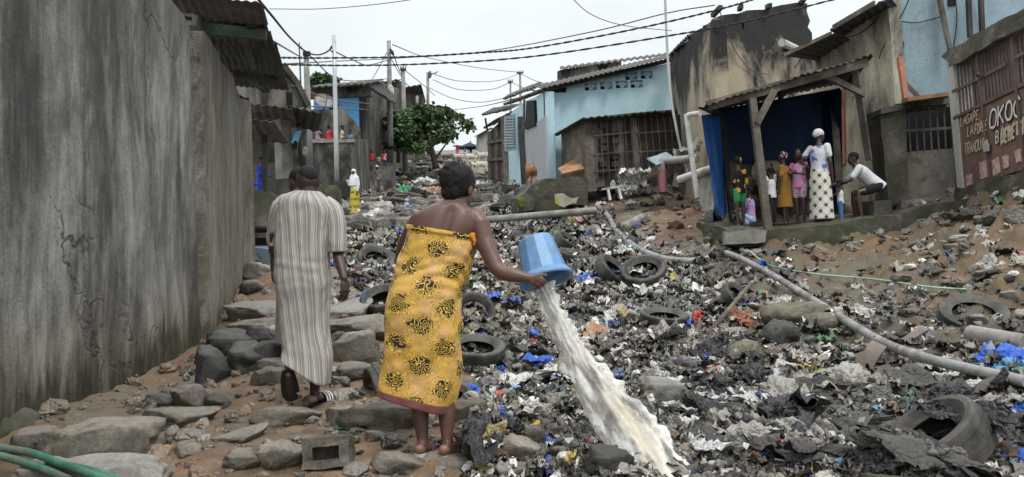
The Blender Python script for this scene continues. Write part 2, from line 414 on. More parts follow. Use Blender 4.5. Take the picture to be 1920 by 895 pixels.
def mould(name, clean, dark, lo=.42, hi=.56, gain=(1, 1, .45), zc=None, zw=2.0, sw=.45):
    """painted render under black mould; the mould gathers above height zc when given"""
    N = NT(name); o = N.coord('Object'); st = N.noise(N.coord('Object', (1.0, 1.0, .36)), 1.5, 8, .64, .8); b = N.noise(N.coord('Object', gain), .7, 8, .68, .5)
    a = N.math('ADD', N.math('MULTIPLY', st, sw), N.math('MULTIPLY', b, 1-sw))
    if zc is not None:
        x, y, z = N.sep(o); a = N.math('ADD', a, N.math('MULTIPLY', N.math('SUBTRACT', z, zc), .10/zw))
    f = N.ramp(a, [(lo, 0), ((lo+hi)/2, .45), (hi, 1)])
    c = N.mix(N.mix(clean, tuple(k*.72 for k in clean), N.noise(o, 3, 7, .7)), dark, f)
    fine = N.noise(o, 25, 6, .7); c = N.mix(c, N.ramp(fine, [(.25, .6), (.75, 1.35)]), .5, 'MULTIPLY')
    N.bump(fine, .5, .02); return N.out(c, .88, .3)
M['mould_tan'] = mould('mouldy_tan_render', (.46, .385, .285), (.028, .027, .026), .47, .62, gain=(1, 1, .8), zc=4.75, zw=1.3, sw=.3)
M['cream'] = mould('streaked_cream_render', (.62, .57, .43), (.045, .043, .04), .40, .57)
M['bluegrey'] = mould('faded_blue_render', (.34, .46, .52), (.16, .18, .185), .46, .66)
M['skyblue'] = mould('sky_blue_paint', (.50, .71, .78), (.18, .24, .26), .60, .78)
M['palegrey'] = mould('pale_grey_paint', (.42, .44, .47), (.2, .2, .2), .52, .72)
M['brightblue'] = mould('bright_blue_paint', (.16, .42, .78), (.1, .2, .3), .6, .8)
M['greywall'] = mould('old_grey_render', (.23, .212, .182), (.026, .025, .022), .39, .55)
M['darkwall'] = mould('blackened_render', (.16, .15, .125), (.025, .026, .02), .42, .58)
M['whitewash'] = mould('flaking_whitewash', (.55, .54, .50), (.15, .14, .12), .48, .6)
M['mossy'] = surf('mossy_concrete', [(.03, .028, .022), (.085, .078, .062), (.18, .168, .14)], 2.2, rough=.9, dirt=(.05, .055, .025), dscale=1.9, bump=.7)
M['greenmoss'] = surf('bright_moss', [(.03, .035, .018), (.09, .13, .02), (.14, .19, .03)], 3.5, rough=.95, bump=.9, bscale=40)
M['concrete'] = surf('grey_concrete', [(.12, .115, .10), (.22, .21, .19), (.32, .31, .28)], 3, rough=.85, bump=.5)
M['tin'] = surf('old_roof_sheet', [(.05, .048, .045), (.11, .105, .098), (.20, .19, .18)], 1.6, (1, 1, 1), rough=.65, dirt=(.07, .045, .03), bump=.2, metal=.1)
M['tin_dark'] = surf('blackened_roof_sheet', [(.018, .017, .016), (.045, .042, .038), (.08, .072, .062)], 2.2, rough=.7, bump=.3)
M['tin_pale'] = surf('pale_sheet_metal', [(.28, .28, .27), (.42, .42, .41), (.55, .55, .54)], 2, rough=.5, dirt=(.2, .17, .13), bump=.2, metal=.2)
M['timber'] = surf('weathered_timber', [(.05, .043, .036), (.12, .10, .082), (.22, .19, .16)], 3, (1, 1, 1), rough=.85, bump=.5)
M['timber_dark'] = surf('dark_timber', [(.018, .015, .012), (.045, .038, .03), (.085, .07, .055)], 3, rough=.85, bump=.5)
M['timber_new'] = surf('raw_brown_board', [(.22, .11, .05), (.34, .18, .09), (.45, .27, .15)], 4, rough=.8, bump=.3)
M['timber_green'] = surf('green_painted_timber', [(.03, .07, .055), (.07, .13, .10), (.13, .14, .12)], 5, rough=.8, bump=.4, dirt=(.06, .05, .04), dscale=3)
M['gate'] = surf('rust_brown_gate', [(.13, .07, .05), (.20, .115, .085), (.27, .17, .13)], 2.2, rough=.7, bump=.25, dirt=(.12, .08, .065), dscale=2.5)
M['gate_bar'] = surf('rusty_bar', [(.07, .045, .038), (.12, .08, .068), (.17, .12, .10)], 4, rough=.75, bump=.3)
M['iron'] = surf('dull_iron', [(.05, .048, .045), (.10, .095, .09), (.17, .165, .155)], 3, rough=.65, bump=.2, metal=.2)
M['galv'] = surf('galvanised_metal', [(.36, .38, .40), (.48, .50, .52), (.58, .60, .62)], 1.5, rough=.4, bump=.1, metal=.4)
M['pole'] = surf('grey_concrete_pole', [(.16, .155, .145), (.25, .245, .235), (.34, .335, .325)], 3, rough=.8, bump=.3)
M['pipe'] = surf('grey_plastic_pipe', [(.20, .20, .20), (.27, .27, .27), (.33, .33, .325)], 5, rough=.5, bump=.15, dirt=(.14, .12, .10), dscale=3)
M['pipe_pale'] = surf('pale_plastic_pipe', [(.42, .42, .41), (.52, .52, .50), (.6, .6, .58)], 3, rough=.5, bump=.15, dirt=(.3, .28, .25), dscale=2)
M['pipe_red'] = surf('red_painted_pipe', [(.14, .045, .05), (.20, .07, .075), (.25, .1, .1)], 5, rough=.6, bump=.2)
M['hose'] = surf('green_hose', [(.20, .42, .30), (.30, .52, .40), (.40, .58, .47)], 4, rough=.5, bump=.1, dirt=(.12, .20, .15), dscale=2)
M['hose_dark'] = surf('muddy_green_hose', [(.025, .10, .07), (.045, .17, .12), (.09, .25, .19)], 5, rough=.5, bump=.2, dirt=(.16, .16, .12), dscale=3)
M['cable'] = plain('black_cable', (.02, .02, .022), .7)
M['wire'] = plain('grey_wire', (.12, .12, .13), .7)
M['tyre'] = surf('wet_tyre_rubber', [(.012, .012, .012), (.026, .026, .026), (.055, .054, .052)], 4, rough=.55, bump=.3, dirt=(.085, .075, .06), dscale=3)
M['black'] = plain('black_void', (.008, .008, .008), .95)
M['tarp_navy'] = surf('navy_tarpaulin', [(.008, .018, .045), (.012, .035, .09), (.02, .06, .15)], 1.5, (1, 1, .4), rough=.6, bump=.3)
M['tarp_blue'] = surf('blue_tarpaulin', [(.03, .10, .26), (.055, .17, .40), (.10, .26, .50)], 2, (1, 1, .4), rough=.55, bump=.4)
M['red_door'] = surf('red_brown_door', [(.22, .08, .05), (.33, .13, .085), (.40, .19, .13)], 1.5, rough=.7, bump=.2)
M['paint_white'] = surf('white_brush_paint', [(.55, .55, .54), (.68, .68, .66), (.75, .75, .73)], 6, rough=.8, bump=.1)
M['paint_cream'] = surf('cream_brush_paint', [(.40, .30, .20), (.52, .42, .30), (.58, .48, .36)], 9, rough=.85, bump=.1)
M['paint_dark'] = plain('dark_brush_paint', (.03, .03, .03), .8)
M['paint_pink'] = surf('pinkish_paint', [(.36, .22, .18), (.50, .34, .30), (.56, .42, .38)], 6, rough=.85, bump=.1)
def rock_mat(name, cols, moss, mlo=.5):
    N = NT(name); v = N.n('ShaderNodeNewGeometry').outputs['Position']; info = N.n('ShaderNodeObjectInfo')
    off = N.n('ShaderNodeVectorMath', operation='ADD'); N.l(v, off.inputs[0])
    cc = N.comb(N.math('MULTIPLY', info.outputs['Random'], 37.0), N.math('MULTIPLY', info.outputs['Random'], 11.0)); N.l(cc, off.inputs[1]); v = off.outputs[0]
    nz = N.noise(v, 4.5, 8, .7, .4); c = N.ramp(nz, [(.32, cols[0]), (.5, cols[1]), (.68, cols[2])])
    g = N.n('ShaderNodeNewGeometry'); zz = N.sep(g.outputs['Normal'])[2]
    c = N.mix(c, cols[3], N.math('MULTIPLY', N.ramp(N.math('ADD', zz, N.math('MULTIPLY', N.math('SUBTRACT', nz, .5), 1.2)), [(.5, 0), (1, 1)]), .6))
    c = N.mix(c, moss, N.math('MULTIPLY', N.ramp(N.noise(v, 2.3, 7, .7), [(mlo, 0), (mlo+.15, 1)]), .65))
    c = N.mix(c, N.ramp(info.outputs['Random'], [(0, .7), (1, 1.25)]), 1, 'MULTIPLY')
    f = N.noise(v, 30, 6, .75); c = N.mix(c, N.ramp(f, [(.25, .5), (.75, 1.45)]), .6, 'MULTIPLY')
    N.bump(N.math('ADD', f, N.math('MULTIPLY', nz, 1.5)), .8, .02)
    return N.out(c, N.ramp(nz, [(.3, .5), (.7, .85)]), .45)
M['rock'] = rock_mat('grey_brown_stone', [(.030, .027, .022), (.10, .088, .070), (.21, .188, .152), (.27, .24, .195)], (.045, .048, .024), .56)
M['rock_dark'] = rock_mat('dark_wet_stone', [(.014, .014, .013), (.036, .035, .032), (.075, .072, .066), (.11, .105, .095)], (.03, .034, .018), .55)
M['rock_pale'] = rock_mat('pale_stone', [(.12, .115, .10), (.22, .21, .185), (.32, .31, .28), (.34, .33, .3)], (.12, .12, .08), .58)
def ground_mat():
    N = NT('soil_and_muck'); o = N.coord('Object'); z = N.attr('zone'); zs = N.n('ShaderNodeSeparateColor'); N.l(z, zs.inputs[0])
    n1 = N.noise(o, .9, 9, .7, .5); n2 = N.noise(o, 5, 8, .72); n3 = N.noise(o, 28, 6, .75)
    soil = N.ramp(N.math('ADD', N.math('MULTIPLY', n1, .6), N.math('MULTIPLY', n2, .4)), [(.34, (.060, .040, .026)), (.45, (.135, .088, .054)), (.55, (.215, .140, .086)), (.66, (.30, .22, .15))])
    grey = N.ramp(n2, [(.35, (.07, .063, .05)), (.5, (.16, .145, .118)), (.65, (.27, .245, .205))])
    soil = N.mix(soil, grey, N.ramp(N.noise(o, .55, 7, .65), [(.50, 0), (.64, 1)]))
    soil = N.mix(soil, grey, zs.outputs[2])
    soil = N.mix(soil, (.05, .055, .02), N.math('MULTIPLY', zs.outputs[1], N.ramp(n2, [(.42, 0), (.58, .8)])))
    soil = N.mix(soil, (.27, .115, .05), N.math('MULTIPLY', N.ramp(N.noise(o, .8, 6, .6), [(.56, 0), (.68, 1)]), .7))
    muck = N.ramp(n2, [(.36, (.025, .023, .02)), (.5, (.075, .068, .057)), (.66, (.17, .155, .13))])
    c = N.mix(soil, muck, zs.outputs[0])
    c = N.mix(c, N.ramp(n3, [(.25, .5), (.75, 1.5)]), .65, 'MULTIPLY')
    N.bump(N.math('ADD', N.math('MULTIPLY', n3, .5), n2), .8, .04)
    return N.out(c, N.mix(N.ramp(n1, [(.35, .6), (.65, .95)]), (.5, .5, .5), zs.outputs[0]), .4)
M['ground'] = ground_mat()
def litter_mat():
    N = NT('crumpled_litter'); o = N.coord('Object'); t = N.attr('tint'); n = N.noise(o, 11, 7, .7)
    c = N.mix(t, N.mix(t, (.15, .135, .11), .65), N.ramp(n, [(.44, 0), (.64, .9)]))
    f = N.noise(o, 45, 5, .7); c = N.mix(c, N.ramp(f, [(.25, .6), (.75, 1.3)]), .5, 'MULTIPLY'); cr = N.vor(o, 19, 'DISTANCE_TO_EDGE'); N.bump(N.math('ADD', f, N.math('MULTIPLY', N.ramp(cr, [(0, 0), (.25, 1)]), 1.4)), .55, .015)
    return N.out(c, N.ramp(n, [(.3, .2), (.7, .62)]), .5)
M['litter'] = litter_mat()
def bag_mat(name, col, rough=.35, grime=.5):
    N = NT(name); v = N.coord('Object'); n = N.noise(v, 14, 6, .7)
    c = N.mix(N.mix(tuple(k*.75 for k in col), tuple(min(1, k*1.15) for k in col), N.noise(v, 5, 4, .6)), (.07, .06, .05), N.math('MULTIPLY', N.ramp(n, [(.5, 0), (.66, 1)]), grime))
    N.bump(N.math('ADD', N.noise(v, 26, 5, .7), N.ramp(N.vor(v, 9, 'DISTANCE_TO_EDGE'), [(0, 0), (.3, 1)])), .6, .02); return N.out(c, rough, .5)
BAG = {'blue': bag_mat('blue_plastic', (.03, .13, .62)), 'white': bag_mat('white_plastic', (.62, .62, .60), .5, .7), 'black': bag_mat('black_plastic', (.018, .018, .02), .3, .3),
       'red': bag_mat('red_plastic', (.55, .05, .05)), 'pale': bag_mat('dirty_pale_plastic', (.36, .34, .30), .5, .7), 'green': bag_mat('green_plastic', (.06, .34, .14)), 'pink': bag_mat('pink_plastic', (.62, .26, .26)),
       'lightblue': bag_mat('light_blue_plastic', (.18, .42, .66)), 'yellow': bag_mat('yellow_plastic', (.60, .46, .10)), 'brown': bag_mat('brown_rag', (.16, .10, .065), .8, .6), 'grey': bag_mat('grey_rag', (.16, .155, .15), .7, .7), 'orange': bag_mat('orange_plastic', (.6, .2, .06))}
def skin(name, col):
    N = NT(name); v = N.coord('Object'); n = N.noise(v, 14, 5, .6)
    c = N.mix(tuple(k*.8 for k in col), tuple(k*1.2 for k in col), n); N.bump(N.noise(v, 90, 4, .7), .12, .003)
    N.b.inputs['Subsurface Weight'].default_value = .06; N.b.inputs['Subsurface Radius'].default_value = (.02, .008, .005)
    return N.out(c, N.ramp(n, [(.3, .36), (.7, .5)]), .5)
M['skin_woman'] = skin('brown_skin', (.105, .050, .036)); M['skin_man'] = skin('deep_brown_skin', (.045, .026, .021))
M['skin'] = skin('dark_brown_skin', (.055, .032, .024)); M['heel'] = skin('pale_heel_skin', (.25, .135, .095))
M['hair'] = surf('black_hair', [(.006, .006, .006), (.010, .009, .009), (.018, .017, .017)], 14, (1, 1, 1), rough=.72, bump=.6, bscale=70, bdist=.006, spec=.2)
M['eye'] = plain('eye_white', (.6, .58, .54), .3)
# ------------------------------------------------------------------ sky and light (overcast)
W = bpy.data.worlds.new('World'); SC.world = W; W.use_nodes = True
wt = W.node_tree; bg = wt.nodes['Background']
sky = wt.nodes.new('ShaderNodeTexSky'); sky.sky_type = 'NISHITA'; sky.sun_disc = False
SUN_EL, SUN_AZ = R(58), R(150)
sky.sun_elevation = SUN_EL; sky.sun_rotation = SUN_AZ; sky.air_density = 1.5; sky.dust_density = 4; sky.ozone_density = 1
hs = wt.nodes.new('ShaderNodeHueSaturation'); hs.inputs['Saturation'].default_value = .25; wt.links.new(sky.outputs[0], hs.inputs['Color'])
tc = wt.nodes.new('ShaderNodeTexCoord'); sx = wt.nodes.new('ShaderNodeSeparateXYZ'); wt.links.new(tc.outputs['Generated'], sx.inputs[0])
rp = wt.nodes.new('ShaderNodeValToRGB'); wt.links.new(sx.outputs[2], rp.inputs[0])
e = rp.color_ramp.elements; e[0].position = 0.0; e[0].color = (8.8, 9.4, 9.7, 1); e[1].position = 1.0; e[1].color = (24, 24.5, 24.8, 1)
q = e.new(.30); q.color = (9.2, 9.8, 10.1, 1)
nz = wt.nodes.new('ShaderNodeTexNoise'); nz.inputs['Scale'].default_value = 2.2; nz.inputs['Detail'].default_value = 5
mpw = wt.nodes.new('ShaderNodeMapping'); mpw.inputs['Scale'].default_value = (1, 1, 3.5); wt.links.new(tc.outputs['Generated'], mpw.inputs[0]); wt.links.new(mpw.outputs[0], nz.inputs['Vector'])
cl = wt.nodes.new('ShaderNodeValToRGB'); wt.links.new(nz.outputs[0], cl.inputs[0]); cl.color_ramp.elements[0].color = (.90, .91, .925, 1); cl.color_ramp.elements[0].position = .35; cl.color_ramp.elements[1].color = (1.07, 1.07, 1.065, 1); cl.color_ramp.elements[1].position = .65
mm = wt.nodes.new('ShaderNodeMix'); mm.data_type = 'RGBA'; mm.blend_type = 'MULTIPLY'; mm.inputs[0].default_value = 1; wt.links.new(rp.outputs[0], mm.inputs[6]); wt.links.new(cl.outputs[0], mm.inputs[7])
mx = wt.nodes.new('ShaderNodeMix'); mx.data_type = 'RGBA'; mx.inputs[0].default_value = .9
wt.links.new(hs.outputs[0], mx.inputs[6]); wt.links.new(mm.outputs[2], mx.inputs[7]); wt.links.new(mx.outputs[2], bg.inputs['Color'])
bg.inputs['Strength'].default_value = .1
sd = bpy.data.lights.new('sun', 'SUN'); sd.energy = 1.45; sd.angle = R(13); sd.color = (1, .97, .92)
so = bpy.data.objects.new('sun', sd); COL.objects.link(so)
sv = Vector((math.sin(SUN_AZ)*math.cos(SUN_EL), math.cos(SUN_AZ)*math.cos(SUN_EL), math.sin(SUN_EL)))
so.rotation_euler = sv.to_track_quat('Z', 'Y').to_euler()
SC.view_settings.view_transform = 'Standard'; SC.view_settings.look = 'None'; SC.view_settings.exposure = .08; SC.view_settings.gamma = 1
SC.render.engine = 'CYCLES'; SC.cycles.use_denoising = True; SC.cycles.max_bounces = 6; SC.cycles.transparent_max_bounces = 12
try: SC.cycles.denoiser = 'OPENIMAGEDENOISE'
except Exception: pass

# ------------------------------------------------------------------ ground sheet
NU, NV = 460, 620
uu = np.concatenate([np.linspace(-3, -1.0, 30)[:-1], np.linspace(-1.0, 1.0, NU), np.linspace(1.0, 3, 30)[1:]])
vv = np.linspace(math.log(1.2), math.log(160), NV); NUU = len(uu)
gu, gv = np.meshgrid(uu, vv); gy = np.exp(gv); gx = gu*gy
gzz = ground(gx.ravel(), gy.ravel()); V = np.stack([gx.ravel(), gy.ravel(), gzz], 1)
ii = np.arange(NUU*NV).reshape(NV, NUU)
Q = np.stack([ii[:-1, :-1].ravel(), ii[:-1, 1:].ravel(), ii[1:, 1:].ravel(), ii[1:, :-1].ravel()], 1)
zg, zpx, zpy = zone(V[:, 0], V[:, 1], ground0(V[:, 0], V[:, 1]))
zc = np.zeros((len(V), 3)); zc[:, 0] = zg
zc[:, 1] = np.clip((zpx-1250)/200, 0, 1)*.8 + np.clip((500-zpx)/200, 0, 1)*.5
zc[:, 2] = np.clip((V[:, 1]-10)/8, 0, 1)*np.clip((1200-zpx)/150, 0, 1)
gm = np_mesh('ground', V, Q, zc, True, 'zone')
tag(link('ground', gm, M['ground']), kind='structure')

# ------------------------------------------------------------------ litter: templates
def grid_tpl(n, m, w, h, rough, seed):
    a, b = np.meshgrid(np.linspace(-.5, .5, n), np.linspace(-.5, .5, m)); a = a.ravel(); b = b.ravel()
    s = seed*3.7
    z = (np.abs(fbm(a*2.9+s, b*2.9, s=seed, o=4, g=.62))-.4)*rough
    x = a*w*(1+.35*vn(b*3+s, b*0, s=seed+3)) + .16*fbm(a*3+s, b*3+9, s=seed+1, o=3)*w; y = b*h*(1+.35*vn(a*3+s, a*0, s=seed+4)) + .16*fbm(a*3, b*3+s, s=seed+2, o=3)*h
    k = np.arange(n*m).reshape(m, n); q = np.stack([k[:-1, :-1].ravel(), k[:-1, 1:].ravel(), k[1:, 1:].ravel(), k[1:, :-1].ravel()], 1)
    t = np.concatenate([q[:, [0, 1, 2]], q[:, [0, 2, 3]]]); return np.stack([x, y, z], 1), t
def ico_tpl(sub, sx, sy, sz, amp, fr, seed, ridge=True, boxy=0):
    bm = bmesh.new(); bmesh.ops.create_icosphere(bm, subdivisions=sub, radius=1)
    v = np.array([q.co for q in bm.verts]); t = np.array([[q.index for q in f.verts] for f in bm.faces]); bm.free()
    if boxy:
        nrm = (np.abs(v)**boxy).sum(1)**(1/boxy); v = v/nrm[:, None]
    d = fbm(v[:, 0]*fr+seed, v[:, 1]*fr, v[:, 2]*fr, s=seed, o=4); d = (np.abs(d)*-2+.5) if ridge else d
    return v*(1+amp*d)[:, None]*np.array([sx, sy, sz]), t
def box_tpl(sx, sy, sz, seed):
    bm = bmesh.new(); box(bm, (0, 0, 0), (sx, sy, sz)); bmesh.ops.triangulate(bm, faces=bm.faces); bm.verts.index_update()
    v = np.array([q.co for q in bm.verts]); t = np.array([[q.index for q in f.verts] for f in bm.faces]); bm.free()
    return v + np.random.default_rng(seed).normal(0, .04*min(sx, sy, max(sz, .2)), v.shape), t
def cyl_tpl():
    bm = bmesh.new(); tube(bm, [(-.5, 0, 0), (-.42, 0, 0), (.2, 0, 0), (.36, 0, 0), (.5, 0, 0)], [.15, .17, .17, .07, .07], 8); bmesh.ops.triangulate(bm, faces=bm.faces); bm.verts.index_update()
    v = np.array([q.co for q in bm.verts]); t = np.array([[q.index for q in f.verts] for f in bm.faces]); bm.free(); return v, t
TPL = {'sheet': [grid_tpl(7, 7, 1, .9, .42, k) for k in range(1, 9)], 'rag': [grid_tpl(12, 3, 1.5, .28, .35, 20+k) for k in range(6)],
       'sheet_fine': [grid_tpl(11, 11, 1, .9, .36, k) for k in range(1, 11)], 'rag_fine': [grid_tpl(18, 5, 1.5, .34, .4, 20+k) for k in range(6)], 'lump': [ico_tpl(2, .5, .42, .24, .34, 1.3, 40+k) for k in range(7)], 'shard': [box_tpl(.7, .4, .05, 60+k) for k in range(4)], 'stick': [box_tpl(1.4, .08, .06, 70+k) for k in range(3)], 'bottle': [cyl_tpl()]}
PAL = [((.026, .025, .024), 15), ((.065, .06, .053), 17), ((.14, .13, .11), 22), ((.26, .24, .205), 20), ((.42, .395, .345), 13), ((.58, .56, .52), 9), ((.74, .74, .72), 6), ((.03, .11, .48), 1.5), ((.14, .32, .55), 1), ((.45, .06, .05), .5), ((.45, .22, .19), .8), ((.45, .36, .10), 1.2), ((.10, .26, .12), 1.4), ((.15, .10, .065), 4), ((.26, .19, .13), 2.5), ((.06, .10, .11), 2)]
PW = np.array([w for _, w in PAL]); PW = PW/PW.sum(); PC = np.array([c for c, _ in PAL])
class Bag:
    def __init__(s): s.V, s.T, s.C, s.n, s.S = [], [], [], 0, []
    def add(s, tpl, pos, rot, size, col, sm=False):
        s.S.append(np.full(len(tpl[1]), sm))
        v, t = tpl; w = (v*size) @ np.array(rot).T + np.array(pos)
        s.V.append(w); s.T.append(t+s.n); s.C.append(np.tile(col, (len(w), 1))); s.n += len(w)
    def mesh(s, name, smooth=False): return np_mesh(name, np.concatenate(s.V), np.concatenate(s.T), np.concatenate(s.C), np.concatenate(s.S) if s.S else smooth)
def rnd_rot(tilt=.5):
    e = Matrix.Rotation(random.uniform(0, 6.283), 3, 'Z') @ Matrix.Rotation(random.gauss(0, tilt), 3, 'X') @ Matrix.Rotation(random.gauss(0, tilt), 3, 'Y') @ Matrix.Rotation(random.uniform(0, 6.283), 3, 'Z')
    return e
def scatter(n, poly, dens=None, dmax=60):
    """random ground points whose outline on the ground is poly (given as seen from the photograph's place)"""
    pts = []
    while len(pts) < n:
        px = RNG.uniform(min(q[0] for q in poly), max(q[0] for q in poly), 4*n); py = RNG.uniform(min(q[1] for q in poly), max(q[1] for q in poly), 4*n)
        k = inpoly(px, py, poly); pts += list(zip(px[k], py[k]))
    return pts[:n]
# spread by area on the ground, thinner with distance
def spread(n, dmin=3.2, dmax=45, test=None):
    out = []
    while len(out) < n:
        u = RNG.uniform(-.95, 1.0, 20000); v = RNG.uniform(math.log(dmin), math.log(dmax), 20000); y = np.exp(v); x = u*y
        keep = test(x, y); out += list(zip(x[keep], y[keep]))
    return np.array(out[:n])
LIT = Bag()
def in_gully(x, y):
    g, px, py = zone(x, y, ground0(x, y)); r = RNG.uniform(0, 1, len(x))
    return (g > .8) & (r < .95) | (g > .3) & (g <= .8) & (r < .22) | (g <= .3) & (r < np.where(px > 1100, .075, .012)) & (px > 560) | ((y > 20) & (px > 640) & (px < 1000) & (r < .25))
kinds = ['sheet']*46 + ['lump']*22 + ['rag']*18 + ['shard']*8 + ['stick']*4 + ['bottle']*2
pp = spread(24000, 3.4, 50, in_gully); pp = pp[np.argsort(-pp[:, 1])]; zz_ = ground(pp[:, 0], pp[:, 1])
for (x, y), z in zip(pp, zz_):
    k = random.choice(kinds); s = math.exp(random.gauss(0, .55))*(.052+.0072*y)
    s = min(s, .085+.0115*y)
    if k in ('sheet', 'rag') and y < 8.5: k += '_fine'
    if k == 'lump': s *= .8
    col = PC[RNG.choice(len(PC), p=PW)]*random.uniform(.75, 1.2)
    LIT.add(random.choice(TPL[k]), (x, y, z+s*random.uniform(.0, .3)), rnd_rot(.38), s, col, k[:5] in ('sheet', 'rag', 'rag_f', 'lump') and random.random() < .93)
lo = link('litter', LIT.mesh('litter'), M['litter']); tag(lo, 'trampled mass of torn plastic, rags and scraps filling the gully', 'litter', kind='stuff')

# loose gravel and clods on the path and the banks
GR = Bag(); RK = [ico_tpl(2, .5, .42, .3, .3, 1.6, 80+k, False, 4) for k in range(6)]
def on_soil(x, y):
    g, px, py = zone(x, y, ground0(x, y)); r = RNG.uniform(0, 1, len(x)); return ((g < .5) & (r < .8) | (g >= .5) & (r < .3)) & (px > 60)
pp = spread(5200, 3.2, 40, on_soil); zz_ = ground(pp[:, 0], pp[:, 1])
for (x, y), z in zip(pp, zz_):
    s = math.exp(random.gauss(0, .6))*(.018+.006*y); s = min(s, .35)
    c = np.array(random.choice([(.11, .095, .07), (.17, .14, .105), (.20, .13, .08), (.06, .055, .045), (.24, .22, .19)]))*random.uniform(.7, 1.2)
    GR.add(random.choice(RK), (x, y, z), rnd_rot(.4), s, c)
gr = link('gravel', GR.mesh('gravel'), M['litter']); tag(gr, 'loose stones and clods strewn over the bare earth', 'gravel', kind='stuff')
# ------------------------------------------------------------------ the left side of the alley
def part_box(name, a, b, w, h, mat, parent=None, up=Vector((0, 0, 1))):
    bm = bmesh.new(); bar(bm, a, b, w, h, up); return obj(name, bm, mat, parent)
# tall stained wall
FW1 = Face(P(0, 820, 5.1), P(388, 640, 9.0))
L1 = (P(388, 640, 9.0)-P(0, 820, 5.1)); L1.z = 0
def w1(t, z): return FW1.at(t, z)
tA = -4.0
top_ = FW1.pt(322, 0).z
pts = [w1(tA, -.6), w1(tA, top_+.35), w1(0, top_+.28), w1(1.5, top_+.16), FW1.pt(322, -4), FW1.pt(346, 26), FW1.pt(360, 58), FW1.pt(369, 96), FW1.pt(373, 150), FW1.pt(380, 350), FW1.pt(388, 560), FW1.pt(391, 650), FW1.pt(391, 700)]
bm = bmesh.new(); polyprism(bm, pts, FW1.n*.24 if FW1.n.x < 0 else FW1.n*-.24)
bmesh.ops.bevel(bm, geom=[e for e in bm.edges if abs(e.calc_face_angle(0)) > 1.2 and e.verts[0].co.z > 2], offset=.03, segments=2, affect='EDGES')
wall1 = tag(obj('concrete_wall', bm, M['stain']), 'tall rain streaked grey wall with a rounded far corner beside the path', 'wall')
rough_up(wall1, .010, cuts=4, scale=2.0, seed=3, maxlen=.3)
M['scab'] = surf('crumbling_plaster', [(.03, .028, .02), (.10, .08, .055), (.22, .17, .115), (.34, .29, .22)], 4, (1, 1, .5), rough=.95, bump=1.0, bscale=26, dirt=(.025, .027, .017), dscale=3)
# broken render at the wall's foot: a burst plaster buttress and eaten-out base
def lumpy(name, blobs, mat, vox, amp, fr, seed, label=None, cat=None, parent=None, group=None, smooth=2):
    bm = bmesh.new()
    for c, r, rot in blobs: ellipsoid(bm, c, r, rot)
    me = remeshed(bm, name, vox, smooth)
    co = np.empty(len(me.vertices)*3); me.vertices.foreach_get('co', co); co = co.reshape(-1, 3)
    no = np.array([v.normal for v in me.vertices]); d = fbm(co[:, 0]*fr, co[:, 1]*fr, co[:, 2]*fr, s=seed, o=4)*amp
    me.vertices.foreach_set('co', (co+no*d[:, None]).ravel()); me.update()
    o = link(name, me, mat, parent); return tag(o, label, cat, group)
def wpt(px, py, off=0.0):
    p = FW1.pt(px, py); return p + (FW1.n if FW1.n.x > 0 else -FW1.n)*off
bl = [(wpt(px, py, -.04), (.10, .22, .13), None) for px, py in ((300, 715), (255, 735), (210, 762), (340, 690), (380, 655), (30, 800), (110, 795))]
lumpy('mossy_foot', bl, M['mossy'], .025, .06, 4, 6, parent=wall1)

# rough house wall behind it, with the overhanging sheet roof
house = empty('stucco_house', P(420, 600, 10.5), 'rough scratched stucco house wall under an overhanging corrugated roof', 'house')
FW2 = Face(P(402, 640, 9.12), P(461, 555, 12.2))
bk = FW2.n if FW2.n.x < 0 else -FW2.n
bm = bmesh.new()
polyprism(bm, [FW2.pt(380, 58), FW2.pt(412, 105), FW2.pt(440, 150), FW2.pt(449, 184), FW2.pt(455, 380), FW2.pt(460, 600), FW2.pt(398, 720), FW2.pt(392, 560), FW2.pt(385, 300)], bk*.30)
o = obj('wall', bm, M['stucco'], house); rough_up(o, .018, cuts=4, scale=3, seed=9, maxlen=.25)
bm = bmesh.new()                                                     # end wall running away to the left behind
polyprism(bm, [FW2.pt(449, 184), FW2.pt(455, 380), FW2.pt(460, 600)]+[FW2.pt(460, 600)+Vector((-2.6, 1.2, 0)), FW2.pt(449, 184)+Vector((-2.6, 1.2, 0))], Vector((.1, .22, 0)))
obj('end_wall', bm, M['stucco'], house)
for k in range(8):
    t0, t1 = k/8, (k+1.12)/8
    a0 = P(484, 16, 8.6).lerp(P(541, 168, 13.4), t0); a1 = P(484, 16, 8.6).lerp(P(541, 168, 13.4), t1)
    b0 = P(322, 8, 8.6).lerp(P(436, 163, 13.4), t0); b1 = P(322, 8, 8.6).lerp(P(436, 163, 13.4), t1)
    dz = Vector((0, 0, .06)); dx = Vector((random.uniform(-.03, .05), 0, 0))
    bm = bmesh.new(); corr_sheet(bm, a0+dx+dz, b0+dz*1.5+Vector((-.3, 0, .08)), b1+Vector((-.3, 0, .06)), a1+dx, pitch=.10, amp=.009, thick=.006, rag=.02)
    obj('roof_sheet', bm, M['tin_dark' if k not in (0,) else 'tin'], house)
bar_pts = [((352, 52, 9.4), (500, 66, 9.6), .10, .13, 'timber_green'), ((470, 40, 9.3), (480, 100, 10.6), .10, .06, 'timber_dark'), ((455, 60, 9.6), (478, 132, 12.3), .10, .08, 'timber_green'), ((436, 140, 12.2), (520, 150, 12.6), .10, .08, 'timber_dark'), ((478, 155, 12.8), (500, 172, 13.2), .12, .05, 'timber_green')]
for a, b, w, h, mm_ in bar_pts: part_box('rafter', P(*a), P(*b), w, h, M[mm_], house)
